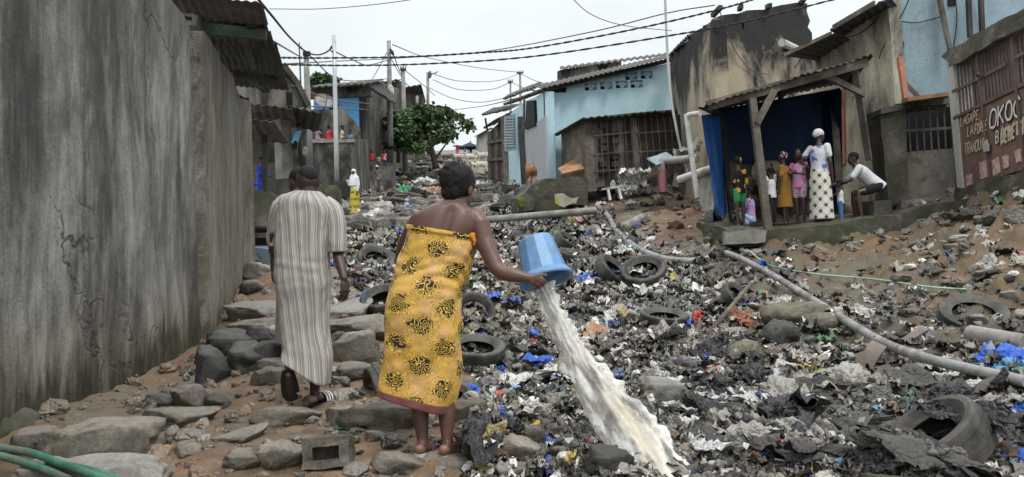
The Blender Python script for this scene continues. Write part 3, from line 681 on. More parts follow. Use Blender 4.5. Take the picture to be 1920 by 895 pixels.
# hollow block left on top of the wall's end
def hollow_block(name, c, size, rot, label, mat, group=None):
    sx, sy, sz = size; bm = bmesh.new(); t = .035
    outer = [(-sx/2, 0, -sz/2), (sx/2, 0, -sz/2), (sx/2, 0, sz/2), (-sx/2, 0, sz/2)]; hx, hz = sx/2-t*1.6, sz/2-t*1.4
    inner = [(-hx, 0, -hz), (hx, 0, -hz), (hx, 0, hz), (-hx, 0, hz)]
    polyprism(bm, [Vector(q)+Vector((0, -sy/2, 0)) for q in outer], (0, sy*.55, 0), [[Vector(q)+Vector((0, -sy/2, 0)) for q in inner]])
    box(bm, (0, sy*.275+.001, 0), (sx, sy*.45, sz))
    me = bm_mesh(bm, name); o = link(name, me, mat); rough_up(o, .010, cuts=3, scale=9, seed=int(c[0]*100) % 50, maxlen=.06)
    o.location = c; o.rotation_euler = rot
    return tag(o, label, 'block', group)
hollow_block('hollow_block', P(352, 40, 9.2), (.26, .20, .15), (0, R(3), R(8)), 'hollow concrete block perched on the end of the rough stucco wall', M['concrete'])

# shack front with tin awnings beyond the stucco house
shack = empty('tin_shack', P(500, 420, 17), 'grey shack with two sloping tin awnings and a pale corner post', 'shack')
F3 = Face(P(447, 300, 19.5), P(575, 300, 21))
panel('wall', F3, [(440, 128), (535, 127), (556, 160), (574, 198), (578, 420), (440, 420)], M['greywall'], shack, .25)
bm = bmesh.new(); corr_sheet(bm, P(444, 222, 14.8), P(514, 229, 14.9), P(541, 270, 17.2), P(452, 262, 17.2), pitch=.16, amp=.016, thick=.012, rag=.03); obj('awning', bm, M['tin'], shack)
bm = bmesh.new(); corr_sheet(bm, P(466, 192, 17.0), P(546, 204, 17.0), P(560, 240, 19.8), P(470, 225, 19.8), pitch=.18, amp=.018, thick=.012, rag=.03); obj('awning', bm, M['tin'], shack)
bm = bmesh.new(); corr_sheet(bm, P(540, 200, 17.8), P(604, 212, 17.8), P(596, 247, 20.6), P(528, 232, 20.6), pitch=.18, amp=.018, thick=.012, rag=.03); obj('awning', bm, M['tin_dark'], shack)
bm = bmesh.new(); corr_sheet(bm, P(444, 180, 15.6), P(466, 184, 15.6), P(468, 218, 16.2), P(444, 220, 16.2), pitch=.2, amp=.02, thick=.012, rag=.03); obj('awning', bm, M['black'], shack)
panel('corner_post', Face(P(522, 300, 18.6), P(550, 300, 18.9)), [(526, 222), (546, 226), (551, 335), (530, 335)], M['concrete'], shack, .3)
part_box('awning_post', P(496, 255, 16.4), P(497, 358, 16.2), .09, .09, M['timber_dark'], shack)
part_box('ridge_board', F3.pt(530, 121, -.1), F3.pt(556, 155, -.1), .08, .16, M['timber_dark'], shack)
part_box('ridge_board', F3.pt(555, 153, -.12), F3.pt(578, 200, -.12), .08, .16, M['timber_dark'], shack)
panel('window', F3, [(538, 172), (548, 174), (549, 196), (539, 195)], M['black'], shack, .04, -.04)
panel('patch', Face(P(500, 240, 19.0), P(520, 240, 19.2)), [(500, 213), (517, 212), (518, 224), (501, 225)], M['tin_pale'], shack, .02)
# sheet metal stall at the far corner of the stucco house
stall = empty('metal_stall', P(460, 360, 15), 'small stall of pale sheet metal patched with a white board', 'stall')
F4 = Face(P(446, 300, 15.2), P(472, 300, 15.4))
panel('sheet', F4, [(446, 238), (471, 240), (472, 322), (446, 324)], M['tin_pale'], stall, .04)
panel('board', F4, [(448, 272), (468, 270), (466, 298), (449, 297)], M['whitewash'], stall, .02, -.025)
part_box('counter', F4.pt(440, 328), F4.pt(473, 327), .35, .05, M['timber'], stall)
for px in (452, 470): part_box('leg', F4.pt(px, 326), F4.pt(px+1, 362), .07, .07, M['timber'], stall)

# low walls below the shacks
def lowwall(name, fa, fb, pxs, mat, label, thick=.25, seed=1, amp=.03):
    f = Face(fa, fb); o = panel(name, f, pxs, mat, None, thick); rough_up(o, amp, cuts=3, scale=2.5, seed=seed, maxlen=.35); return tag(o, label, 'wall')
lowwall('low_wall', P(440, 400, 14.5), P(560, 400, 15.2), [(440, 358), (480, 356), (512, 360), (530, 372), (533, 470), (440, 470)], M['mossy'], 'dark mossy low wall behind the man in the striped robe', 1.2)
lowwall('low_wall', P(440, 340, 19), P(575, 340, 19.6), [(474, 308), (530, 305), (562, 312), (566, 400), (474, 400)], M['darkwall'], 'blackened terrace wall below the child in light blue', .6, 5)
lowwall('low_wall', P(560, 370, 21), P(650, 370, 23), [(596, 346), (632, 347), (640, 360), (641, 402), (596, 402)], M['mossy'], 'dark broken block wall at the foot of the shiny metal pole', .7, 8)
lowwall('low_wall', P(690, 330, 37.5), P(740, 330, 37.5), [(686, 302), (716, 303), (738, 306), (738, 362), (686, 362)], M['greywall'], 'low terrace wall under the children in red', .8, 11)

# house with the bright blue wall, its stair parapet and terrace
bh = empty('blue_walled_house', P(640, 350, 34), 'grey house with one bright blue wall and a rusty low roof above the terrace', 'house')
F5 = Face(P(585, 260, 35), P(690, 260, 36))
panel('blue_wall', F5, [(590, 182), (673, 180), (674, 262), (590, 270)], M['brightblue'], bh, .3)
panel('fascia_wall', F5, [(583, 165), (690, 160), (700, 180), (583, 184)], M['greywall'], bh, .4, -.25)
F5b = Face(P(673, 260, 38.0), P(738, 260, 47))
panel('side_wall', F5b, [(671, 170), (700, 172), (722, 186), (738, 200), (738, 330), (676, 340)], M['greywall'], bh, .3)
panel('window', F5, [(618, 196), (635, 196), (635, 209), (618, 208)], M['black'], bh, .05, -.05)
bm = bmesh.new(); corr_sheet(bm, P(582, 164, 34.2), P(693, 157, 34.6), P(720, 150, 40), P(600, 160, 40), pitch=.3, amp=.03, thick=.05, rag=.05); obj('roof', bm, M['tin_dark'], bh)
bm = bmesh.new(); corr_sheet(bm, P(690, 160, 35.2), P(740, 194, 38.6), P(748, 168, 42), P(705, 150, 40), pitch=.3, amp=.03, thick=.05, rag=.05); obj('roof', bm, M['tin_dark'], bh)
F6 = Face(P(600, 260, 32.5), P(676, 260, 33.4))
tag(panel('stair_wall', F6, [(575, 205), (625, 206), (640, 203), (660, 222), (676, 242), (680, 300), (575, 300)], M['greywall'], None, .3), 'sloping grey stair parapet below the bright blue wall', 'wall')
F7 = Face(P(575, 300, 30), P(664, 300, 30.6)); F7b = Face(P(664, 300, 30.6), P(692, 300, 36))
tw = empty('terrace_wall', P(620, 355, 30.3), 'tall stained terrace wall where four children sit behind the top', 'wall')
panel('wall', F7, [(574, 266), (600, 267), (664, 265), (668, 366), (574, 380)], M['greywall'], tw, .35)
panel('side_wall', F7b, [(664, 265), (690, 262), (694, 360), (668, 366)], M['greywall'], tw, .35)
panel('coping', F7, [(586, 262), (666, 261), (666, 267), (586, 268)], M['concrete'], tw, .5, -.06)
panel('niche', F7, [(598, 360), (597, 312), (604, 297), (616, 294), (624, 304), (627, 362)], M['darkwall'], tw, .05, -.03)

# dark houses further up on the left, a second roof and a far tree
dh = empty('dark_house', P(740, 330, 48), 'blackened house with a flat sloping roof behind the electricity pole', 'house')
F8 = Face(P(690, 260, 48), P(760, 260, 50))
panel('wall', F8, [(640, 165), (752, 152), (758, 176), (765, 330), (640, 330)], M['darkwall'], dh, .4)
bm = bmesh.new(); corr_sheet(bm, P(625, 166, 46.5), P(752, 149, 47.5), P(748, 152, 54), P(640, 163, 54), pitch=.4, amp=.03, thick=.06, rag=.05); obj('roof', bm, M['tin_dark'], dh)
dh2 = empty('dark_house', P(775, 300, 60), 'small dark house with a slanting gable right of the electricity pole', 'house')
F9 = Face(P(752, 260, 60), P(800, 260, 61))
panel('wall', F9, [(757, 166), (789, 160), (797, 190), (798, 300), (757, 300)], M['darkwall'], dh2, .4)
bm = bmesh.new(); corr_sheet(bm, P(754, 165, 58.5), P(790, 159, 58.5), P(799, 192, 64), P(770, 192, 64), pitch=.4, amp=.03, thick=.06); obj('roof', bm, M['tin_dark'], dh2)

# poles
def pole(name, a, b, r0, r1, mat, label, cat='pole', group=None, seg=12):
    e = empty(name, a, label, cat, group); bm = bmesh.new(); d = (b-a); tube(bm, [a-d*.06, a+d*.3, a+d*.7, b], [r0, r0*.8+r1*.2, r0*.3+r1*.7, r1], seg); o = obj('shaft', bm, mat, e, True); return e
def crossarm(e, p, w, mat):
    part_box('crossarm', p-Vector((w/2, 0, 0)), p+Vector((w/2, 0, 0)), .10, .12, mat, e)
    for s in (-.42, 0, .42) if w > .3 else ():
        bm = bmesh.new(); tube(bm, [p+Vector((w*s, 0, .06)), p+Vector((w*s, 0, .16)), p+Vector((w*s, 0, .24))], [.03, .06, .03], 8); obj('insulator', bm, M['whitewash'], e, True)
p1 = pole('metal_pole', P(632, 349, 24.5), P(626, 66, 24.5), .075, .062, M['galv'], 'shiny galvanised metal pole standing bare in front of the terrace')
bm = bmesh.new(); tube(bm, [P(632, 353, 24.5), P(631.7, 340, 24.5)], .11, 12); obj('footing', bm, M['tin_dark'], p1)
bm = bmesh.new(); tube(bm, smooth_path([P(625, 100, 24.4), P(619, 92, 24.3), P(622, 86, 24.4), P(620, 96, 24.3), P(626, 96, 24.4)], 6), .012, 6); obj('wire_loop', bm, M['cable'], p1)
p2 = pole('concrete_pole', P(580, 300, 22.5), P(574, 97, 22.5), .11, .075, M['pole'], 'slim grey concrete pole with a small crossarm by the tin shack'); crossarm(p2, P(575, 101, 22.4), .20, M['timber_dark'])
p3 = pole('electricity_pole', P(732, 262, 40), P(729, 77, 40), .15, .10, M['pole'], 'tall electricity pole carrying a white oval meter box')
bm = bmesh.new(); ellipsoid(bm, P(732, 174, 39.8), (.19, .16, .42)); obj('meter_box', bm, M['pipe_pale'], p3, True)
bm = bmesh.new(); tube(bm, [P(731, 92, 39.8), P(735, 98, 39.8), P(738, 104, 39.8)], [.05, .09, .05], 8); obj('clamp', bm, M['cable'], p3)
p4 = pole('utility_pole', P(760, 315, 47), P(755.5, 128, 47), .17, .11, M['pole'], 'leaning grey utility pole with a short crossarm behind the tree'); crossarm(p4, P(756, 131, 46.9), .35, M['timber_dark'])
p5 = pole('lamp_post', P(803, 300, 62), P(802, 136, 62), .15, .11, M['pole'], 'street lamp post with one arm above the tree', 'lamp')
bm = bmesh.new(); tube(bm, [P(803, 142, 62), P(812, 138, 61.8), P(817, 136, 61.6)], .05, 8); obj('arm', bm, M['iron'], p5)
bm = bmesh.new(); tube(bm, [P(812, 139, 61.7), P(816, 137, 61.7), P(821, 134, 61.6)], [.08, .15, .07], 8, flat=.5); obj('lamp_head', bm, M['galv'], p5)
bm = bmesh.new(); ellipsoid(bm, P(806, 140, 61.8), (.14, .14, .3)); obj('junction_box', bm, M['iron'], p5)
p6 = pole('thin_mast', P(564, 165, 22), P(561, 80, 22), .025, .018, M['iron'], 'thin aerial mast above the tin shack roof', 'mast')
for py in (88, 92): part_box('aerial_rod', P(558, py, 22), P(566, py-1, 22), .012, .012, M['iron'], p6)
p7 = pole('utility_pole', P(978, 300, 70), P(975, 134, 70), .13, .10, M['pole'], 'far grey utility pole above the roofs on the right of the alley'); crossarm(p7, P(975, 137, 69.9), .6, M['timber_dark'])
p8 = pole('utility_pole', P(958, 300, 62), P(957, 150, 62), .10, .07, M['pole'], 'short slanting pole rising behind the rusty roofs'); crossarm(p8, P(957, 154, 61.9), .4, M['timber_dark'])
p9 = pole('utility_pole', P(784, 300, 55), P(782, 180, 55), .12, .09, M['concrete'], 'short stub pole in front of the small dark gable house')
p10 = pole('wooden_post', P(747, 300, 46), P(750, 214, 46), .12, .10, M['timber'], 'leaning wooden prop beside the utility pole behind the tree', 'post')
# satellite dish
ds = empty('satellite_dish', P(607, 205, 31.8), 'white satellite dish on the stair wall', 'dish')
bm = bmesh.new(); c = P(608, 189, 31.8); ax = Vector((.45, -.75, .42)).normalized(); fm = frame_from(ax)
rr = [(0, -.10), (.16, -.085), (.30, -.04), (.42, .02)]
G = [[bm.verts.new(c+fm @ Vector((r*math.cos(a*.2618), r*.82*math.sin(a*.2618), z))) for a in range(24)] for r, z in rr[1:]]; v0 = bm.verts.new(c+fm @ Vector((0, 0, -.1)))
for k in range(24):
    bm.faces.new((v0, G[0][k], G[0][(k+1) % 24]))
    for A_, B_ in zip(G, G[1:]): bm.faces.new((A_[k], B_[k], B_[(k+1) % 24], A_[(k+1) % 24]))
bmesh.ops.solidify(bm, geom=bm.faces[:], thickness=.015); obj('bowl', bm, M['pipe_pale'], ds, True)
part_box('mast', P(607, 210, 32.0), P(608, 190, 31.9), .05, .05, M['iron'], ds)
part_box('feed_arm', c+fm @ Vector((0, -.34, .0)), c+fm @ Vector((0, -.02, .38)), .025, .025, M['iron'], ds)
# ------------------------------------------------------------------ the right side of the alley
def bars(name, f, p0, p1, q0, q1, n, r, mat, parent, off=0):
    """n upright bars between the line p0-p1 (top) and q0-q1 (foot) on face f"""
    for i in range(n):
        t = i/(n-1); a = f.pt(p0[0]+(p1[0]-p0[0])*t, p0[1]+(p1[1]-p0[1])*t, off); b = f.pt(q0[0]+(q1[0]-q0[0])*t, q0[1]+(q1[1]-q0[1])*t, off)
        bm = bmesh.new(); tube(bm, [a, b], r, 6); obj(name, bm, mat, parent)
# --- pale blue house
bhouse = empty('blue_house', P(1130, 345, 23), 'pale sky blue house with a slanting sheet roof and pierced vent blocks', 'house')
FB = Face(P(1022, 300, 22), P(1262, 300, 23.8)); bn = FB.n
vents = []
for i, (x, y) in enumerate([(1108, 163), (1137, 161), (1166, 159), (1194, 158), (1184, 143), (1213, 141)]): vents.append([(x-12, y-7), (x+11, y-8), (x+12, y+6), (x-11, y+7)])
panel('wall', FB, [(1022, 172), (1140, 145), (1258, 118), (1292, 240), (1300, 350), (1030, 352), (1024, 260)], M['skyblue'], bhouse, .25, 0, vents)
panel('interior_dark', FB, [(1095, 145), (1235, 125), (1235, 185), (1095, 185)], M['black'], bhouse, .05, .6)  # black sheet paints in the darkness of the room behind the vents
for v in vents:
    cx = sum(q[0] for q in v)/4; cy = sum(q[1] for q in v)/4; k = bmesh.new()
    for s in (-1, 1):
        pts_ = [FB.pt(cx+s*(1.5+6.5*math.sin(a)), cy+6.5-12*math.cos(a*.5)*.55-3*(1-math.cos(a)), .10) for a in (0, .5, 1, 1.5, 2.0)]
        tube(k, [FB.pt(cx+s*1, cy+6.5, .1), FB.pt(cx+s*3.5, cy+1, .1), FB.pt(cx+s*8, cy-1.5, .1), FB.pt(cx+s*11, cy+1, .1)], .035, 6)
        tube(k, [FB.pt(cx+s*4, cy-6.5, .1), FB.pt(cx+s*3.5, cy+1, .1)], .04, 6)
    tube(k, [FB.pt(cx, cy-7, .1), FB.pt(cx, cy+6.5, .1)], .03, 6); ellipsoid(k, FB.pt(cx, cy-1, .1), (.07, .05, .05), None, 8, 6)
    obj('vent_grille', k, M['skyblue'], bhouse)
panel('gable_gap', FB, [(1026, 163), (1062, 157), (1062, 173), (1026, 174)], M['black'], bhouse, .03, -.03)
bm = bmesh.new(); tube(bm, [FB.pt(1036, 296, -.03), FB.pt(1036, 296, .02)], .075, 14); obj('drain_hole', bm, M['black'], bhouse)
bm = bmesh.new(); corr_sheet(bm, FB.pt(1018, 166, -.45), FB.pt(1256, 108, -.45), FB.pt(1262, 100, 4.2), FB.pt(1000, 162, 4.2), pitch=.17, amp=.02, thick=.02, rag=.03); obj('roof', bm, M['tin_dark'], bhouse)
part_box('barge_board', FB.pt(1020, 169, -.2), FB.pt(1258, 113, -.2), .08, .12, M['timber_dark'], bhouse)
FS = Face(P(1022, 300, 22), P(950, 300, 31.5))
panel('side_wall', FS, [(1022, 172), (1004, 182), (985, 190), (962, 208), (952, 222), (955, 350), (1026, 352)], M['skyblue'], bhouse, .25)
panel('plinth', FS, [(1022, 218), (980, 252), (981, 345), (1026, 345)], M['palegrey'], bhouse, .05, -.03)
panel('window', FS, [(987, 190), (1001, 188), (1003, 236), (984, 243)], M['black'], bhouse, .06, -.08)
part_box('window_frame', FS.pt(983, 186, -.1), FS.pt(982, 246, -.1), .06, .14, M['timber'], bhouse)
part_box('post', FS.pt(976, 220, -.12), FS.pt(983, 345, -.12), .20, .12, M['tin_dark'], bhouse)
part_box('corner_post', P(1021, 168, 21.8), P(1023, 240, 21.8), .07, .07, M['timber'], bhouse)
bm = bmesh.new(); corr_sheet(bm, P(1018, 168, 21.5), P(944, 196, 32), P(962, 192, 33), P(1035, 165, 23), pitch=.3, amp=.03, thick=.04, rag=.1); obj('eave', bm, M['tin_dark'], bhouse)
FSh = Face(P(964, 250, 27.5), P(943, 250, 28))
sh = panel('shutter', FSh, [(945, 218), (964, 214), (966, 282), (946, 284)], M['bluegrey'], bhouse, .05)
for i in range(11):
    y = 222+i*5.3; part_box('slat', FSh.pt(947, y, -.03), FSh.pt(964, y-.8, -.03), .03, .05, M['palegrey'], sh)
# cream wall and sheet roof peeping over
bk_ = empty('cream_house', P(1100, 160, 30), 'cream house wall peeping over the slanting blue house roof', 'house')
FC = Face(P(1052, 140, 30), P(1150, 140, 31))
panel('wall', FC, [(1068, 128), (1165, 114), (1165, 175), (1068, 175)], M['cream'], bk_, .3)
panel('end_wall', FC, [(1052, 131), (1070, 128), (1070, 175), (1052, 175)], M['greywall'], bk_, .3, -.1)
bm = bmesh.new(); corr_sheet(bm, FC.pt(1050, 130, -.5), FC.pt(1250, 104, -.5), FC.pt(1250, 100, 3), FC.pt(1050, 126, 3), pitch=.3, amp=.03, thick=.03, rag=.04); obj('roof', bm, M['tin_dark'], bk_)
# --- annexe with two gates of bars over planks
ann = empty('barred_shed', P(1190, 350, 20.7), 'shed of dark planks behind two barred gates against the pale blue house', 'shed')
FA = Face(P(1097, 300, 20.3), P(1275, 300, 21.2))
panel('post', FA, [(1096, 228), (1112, 228), (1118, 358), (1103, 360)], M['timber'], ann, .3)
panel('post', FA, [(1183, 217), (1193, 216), (1203, 336), (1192, 338)], M['timber'], ann, .25)
panel('lintel', FA, [(1093, 222), (1184, 212), (1270, 205), (1271, 213), (1184, 221), (1094, 231)], M['timber_dark'], ann, .35, -.05)
for k in range(4):
    x0 = 1112+k*19; panel('plank', FA, [(x0, 228-k*1.2), (x0+18.3, 227-k*1.2), (x0+23, 350), (x0+5, 352)], M['timber_dark'] if k % 2 else M['timber'], ann, .04, .12+.02*(k % 2))
for k in range(4):
    x0 = 1196+k*20; panel('plank', FA, [(x0, 219-k), (x0+19.3, 218-k), (x0+26, 345), (x0+6, 347)], M['timber_dark'], ann, .04, .12+.02*(k % 2))
bars('gate_bar', FA, (1114, 229), (1182, 222), (1121, 350), (1190, 338), 7, .012, M['iron'], ann, -.03)
bars('gate_bar', FA, (1196, 220), (1268, 213), (1206, 336), (1280, 330), 7, .012, M['iron'], ann, -.03)
for a, b in (((1112, 255), (1186, 248)), ((1113, 290), (1188, 284)), ((1115, 322), (1191, 316)), ((1194, 250), (1274, 244)), ((1196, 285), (1277, 280))): part_box('rail', FA.pt(*a, -.03), FA.pt(*b, -.03), .02, .03, M['iron'], ann)
for k in range(9):
    for c_ in (1124, 1146):
        if k < 8: part_box('block', FA.pt(c_, 236+k*14.5, .06), FA.pt(c_+15, 235+k*14.5, .06), .10, .14, M['timber_dark'], ann) if (k+c_) % 3 else None
bm = bmesh.new(); corr_sheet(bm, FA.pt(1092, 222, -.3), FA.pt(1272, 206, -.3), FA.pt(1272, 206, -.3)+FA.n*2.2+Vector((0, 0, -.12)), FA.pt(1092, 222, -.3)+FA.n*2.0+Vector((0, 0, -.10)), pitch=.2, amp=.02, thick=.02, rag=.04); obj('roof', bm, M['tin_dark'], ann)
FAs = Face(P(1097, 300, 20.3), P(1098, 300, 21.9)); panel('side_wall', FA, [(1097, 228), (1100, 228), (1104, 358), (1101, 358)], M['timber'], ann, 1.6, .05)
# --- wooden shacks further up
ws = empty('wooden_shack', P(925, 335, 40), 'dark leaning plank shack with a ragged tin roof left of the pale blue house', 'shack')
FWs = Face(P(914, 300, 40), P(945, 300, 36))
for k in range(5):
    x0 = 914+k*6.4; panel('plank', FWs, [(x0, 250-k*6), (x0+6.1, 245-k*6), (x0+7, 338), (x0+1, 336)], M['timber_dark'] if k % 2 else M['timber'], ws, .08, .03*(k % 2))
part_box('rail', FWs.pt(914, 268, -.05), FWs.pt(945, 262, -.05), .05, .12, M['timber'], ws); part_box('rail', FWs.pt(914, 300, -.05), FWs.pt(946, 298, -.05), .05, .12, M['timber'], ws)
part_box('post', P(944, 222, 34), P(952, 362, 32.5), .22, .22, M['timber'], ws)
bm = bmesh.new(); corr_sheet(bm, P(902, 216, 40), P(950, 206, 34), P(972, 196, 37), P(925, 204, 44), pitch=.35, amp=.04, thick=.04, rag=.12); obj('roof', bm, M['tin_dark'], ws)
bm = bmesh.new(); corr_sheet(bm, P(908, 240, 40), P(950, 222, 34.5), P(965, 208, 37), P(928, 226, 44), pitch=.35, amp=.04, thick=.04, rag=.12); obj('roof', bm, M['tin_dark'], ws)
part_box('strut', P(910, 222, 40), P(914, 246, 40), .1, .1, M['timber'], ws)
bm = bmesh.new(); corr_sheet(bm, P(944, 186, 33), P(1004, 164, 29), P(1015, 154, 33), P(955, 178, 37), pitch=.3, amp=.04, thick=.04, rag=.12); obj('roof', bm, M['tin_dark'], ws)
ph = empty('pale_house', P(905, 300, 66), 'tiny pale house with a dark eave at the head of the alley', 'house')
FP = Face(P(888, 280, 68), P(915, 280, 64)); panel('wall', FP, [(893, 258), (905, 248), (918, 246), (920, 305), (893, 300)], M['whitewash'], ph, .4)
bm = bmesh.new(); corr_sheet(bm, P(890, 257, 66), P(920, 240, 62), P(925, 240, 70), P(895, 255, 74), pitch=.4, amp=.03, thick=.05, rag=.05); obj('roof', bm, M['tin_dark'], ph)
# --- concrete step and mossy block by the goat
def cblock(name, f, pxs, mat, thick, label, seed, cat='block', amp=.03, off=0):
    o = panel(name, f, pxs, mat, None, thick, off); rough_up(o, amp, cuts=3, scale=2.5, seed=seed, maxlen=.3); return tag(o, label, cat)
cblock('concrete_block', Face(P(1020, 350, 19.8), P(1100, 350, 20.2)), [(1006, 346), (1022, 335), (1092, 333), (1102, 345), (1104, 385), (1006, 385)], M['mossy'], 1.6, 'big dark mossy concrete plinth under the corner of the pale blue house', 3, 'plinth')
cblock('concrete_block', Face(P(975, 380, 19.4), P(1012, 380, 19.6)), [(984, 362), (996, 346), (1010, 346), (1014, 395), (974, 396), (972, 372)], M['mossy'], .5, 'broken concrete block with bright green moss under the goat', 4, 'block', .04)
lumpy('moss', [(P(979, 384, 19.3), (.09, .10, .16), None), (P(974, 378, 19.4), (.06, .1, .14), None)], M['greenmoss'], .03, .05, 4, 8, 'bright green moss patch on the broken block under the goat', 'moss')
cblock('concrete_block', Face(P(1012, 380, 19.0), P(1050, 380, 19.1)), [(1012, 378), (1048, 371), (1052, 396), (1012, 398)], M['mossy'], .5, 'low dark block beside the crumpled blue sheet', 5, 'block', .02)
# --- black-mould house
mh = empty('mouldy_house', P(1400, 400, 19), 'tan house with a ragged black-moulded top and no roof', 'house')
FM1 = Face(P(1336, 300, 18.2), P(1253, 300, 24)); FM2 = Face(P(1336, 300, 18.2), P(1530, 300, 20.2))
o = panel('side_wall', FM1, [(1336, 38), (1316, 52), (1291, 68), (1290, 76), (1272, 88), (1256, 106), (1260, 190), (1272, 360), (1350, 420)], M['mould_tan'], mh, .3); rough_up(o, .02, 4, 1.5, 4, .4)
o = panel('front_wall', FM2, [(1336, 42), (1350, 38), (1352, 30), (1390, 26), (1400, 20), (1440, 18), (1452, 12), (1497, 6), (1513, 8), (1511, 22), (1518, 40), (1514, 52), (1522, 62), (1524, 100), (1545, 420), (1350, 420)], M['mould_tan'], mh, .3, 0, [[(1391, 44), (1396, 45), (1396, 55), (1391, 57)]]); rough_up(o, .025, 4, 1.5, 6, .4)
panel('vent_slot', FM2, [(1369, 66), (1375, 64), (1378, 82), (1371, 84)], M['black'], mh, .03, -.02)
for a, b in (((1336, 30), (1352, 13)), ((1386, 18), (1390, 12)), ((1438, 14), (1444, 10)), ((1500, 8), (1508, -2))): part_box('rafter_stub', FM2.pt(*a, .1), FM2.pt(*b, -.25), .10, .10, M['timber_dark'], mh)
bm = bmesh.new(); corr_sheet(bm, FM1.pt(1254, 105, -.1), FM1.pt(1292, 66, -.1), FM1.pt(1300, 62, .6), FM1.pt(1262, 100, .6), pitch=.3, amp=.03, thick=.04, rag=.1); obj('roof_edge', bm, M['tin_dark'], mh)
bm = bmesh.new(); tube(bm, [FM2.pt(1466, 80, -.25), FM2.pt(1492, 92, .05)], .10, 10); obj('gutter_pipe', bm, M['pipe_pale'], mh)
o = panel('footing', Face(P(1300, 380, 17.4), P(1352, 380, 16.6)), [(1302, 330), (1328, 318), (1345, 330), (1350, 412), (1318, 398), (1303, 362)], M['whitewash'], mh, .6); rough_up(o, .05, 3, 2.5, 8, .3)
# --- cream house right of it
ch = empty('cream_house', P(1600, 400, 17), 'cream and grey streaked house with a rough sheet eave above the shelter', 'house')
FCr = Face(P(1520, 300, 18.4), P(1664, 300, 16.0))
o = panel('wall', FCr, [(1522, 92), (1580, 52), (1640, 14), (1664, -8), (1680, 200), (1700, 420), (1540, 430)], M['cream'], ch, .3); rough_up(o, .012, 3, 2, 2, .4)
bm = bmesh.new(); corr_sheet(bm, P(1467, 104, 16.8), P(1562, 60, 16.2), P(1625, 88, 17.8), P(1535, 114, 18.3), pitch=.18, amp=.02, thick=.02, rag=.05); obj('eave', bm, M['tin_dark'], ch)
bm = bmesh.new(); corr_sheet(bm, P(1555, 56, 16.4), P(1668, -6, 15.0), P(1690, 20, 16.4), P(1585, 76, 17.6), pitch=.18, amp=.02, thick=.02, rag=.05); obj('eave', bm, M['tin_dark'], ch)
part_box('eave_board', P(1562, 52, 16.3), P(1640, 6, 15.2), .04, .10, M['timber'], ch); part_box('eave_board', P(1470, 104, 16.7), P(1560, 62, 16.2), .05, .07, M['timber'], ch)
panel('door', FCr, [(1569, 175), (1581, 172), (1584, 308), (1570, 312)], M['red_door'], ch, .06, -.05)
M['gatepanel'] = surf('dull_grey_door_sheet', [(.10, .095, .085), (.17, .16, .145), (.24, .225, .205)], 2, rough=.6, bump=.2, dirt=(.10, .07, .05), dscale=2)
# --- faded blue house with a grey barred door
gb = empty('blue_grey_house', P(1730, 380, 15.5), 'faded blue house with a grey barred metal door', 'house')
FG = Face(P(1660, 200, 16.0), P(1830, 200, 15.6))
o = panel('wall', FG, [(1660, -40), (1960, -80), (1960, 110), (1800, 210), (1690, 200), (1676, 190)], M['bluegrey'], gb, .3)
FD = Face(P(1655, 300, 14.7), P(1795, 300, 14.7))
o = panel('door_pier', FD, [(1650, 212), (1676, 205), (1698, 205), (1703, 378), (1666, 388)], M['mossy'], gb, .5); rough_up(o, .015, 3, 3, 3, .3)
panel('lintel', FD, [(1652, 204), (1694, 194), (1780, 184), (1782, 194), (1696, 205), (1652, 214)], M['darkwall'], gb, .6, -.06)
part_box('plank', P(1696, 189, 14.5), P(1778, 178, 14.5), .25, .07, M['timber_new'], gb)
part_box('stake', P(1687, 108, 14.9), P(1698, 186, 14.7), .09, .09, M['red_door'], gb); part_box('stake', P(1692, 150, 14.8), P(1722, 182, 14.7), .07, .07, M['timber'], gb)
dr = panel('door', FD, [(1692, 286), (1788, 278), (1793, 368), (1698, 378)], M['gatepanel'], gb, .05, .12)
bars('door_bar', FD, (1690, 205), (1782, 197), (1694, 286), (1787, 278), 8, .016, M['iron'], dr, .10)
for a, b in (((1690, 206), (1783, 198)), ((1691, 246), (1785, 240))): part_box('rail', FD.pt(*a, .10), FD.pt(*b, .10), .03, .05, M['iron'], dr)
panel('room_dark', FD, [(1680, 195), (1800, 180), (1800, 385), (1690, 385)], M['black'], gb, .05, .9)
panel('threshold', FD, [(1690, 376), (1800, 366), (1800, 395), (1690, 395)], M['concrete'], gb, .6, -.1)
bm = bmesh.new(); tube(bm, [FG.pt(1755, -40, -.12), FG.pt(1768, 30, -.14), FG.pt(1781, 92, -.2)], [.06, .055, .05], 8); obj('prop', bm, M['timber'], gb)
panel('window', FG, [(1776, -30), (1790, -32), (1792, 10), (1778, 12)], M['black'], gb, .03, -.03)
for w in ([(1706, -5), (1690, 30), (1660, 80), (1648, 110)], [(1690, 40), (1715, 43), (1745, 37), (1768, 30)], [(1660, 35), (1664, 60), (1682, 74), (1694, 80), (1692, 98)], [(1792, 0), (1794, 40), (1788, 90)]):
    bm = bmesh.new(); tube(bm, smooth_path([FG.pt(*q, -.06) for q in w], 5), .011, 6); obj('wire', bm, M['cable'], gb)
for q in ((1815, -20), (1838, -30)): part_box('post', FG.pt(q[0], q[1], -.2), FG.pt(q[0]+4, 70, -.2), .08, .08, M['timber_dark'], gb)
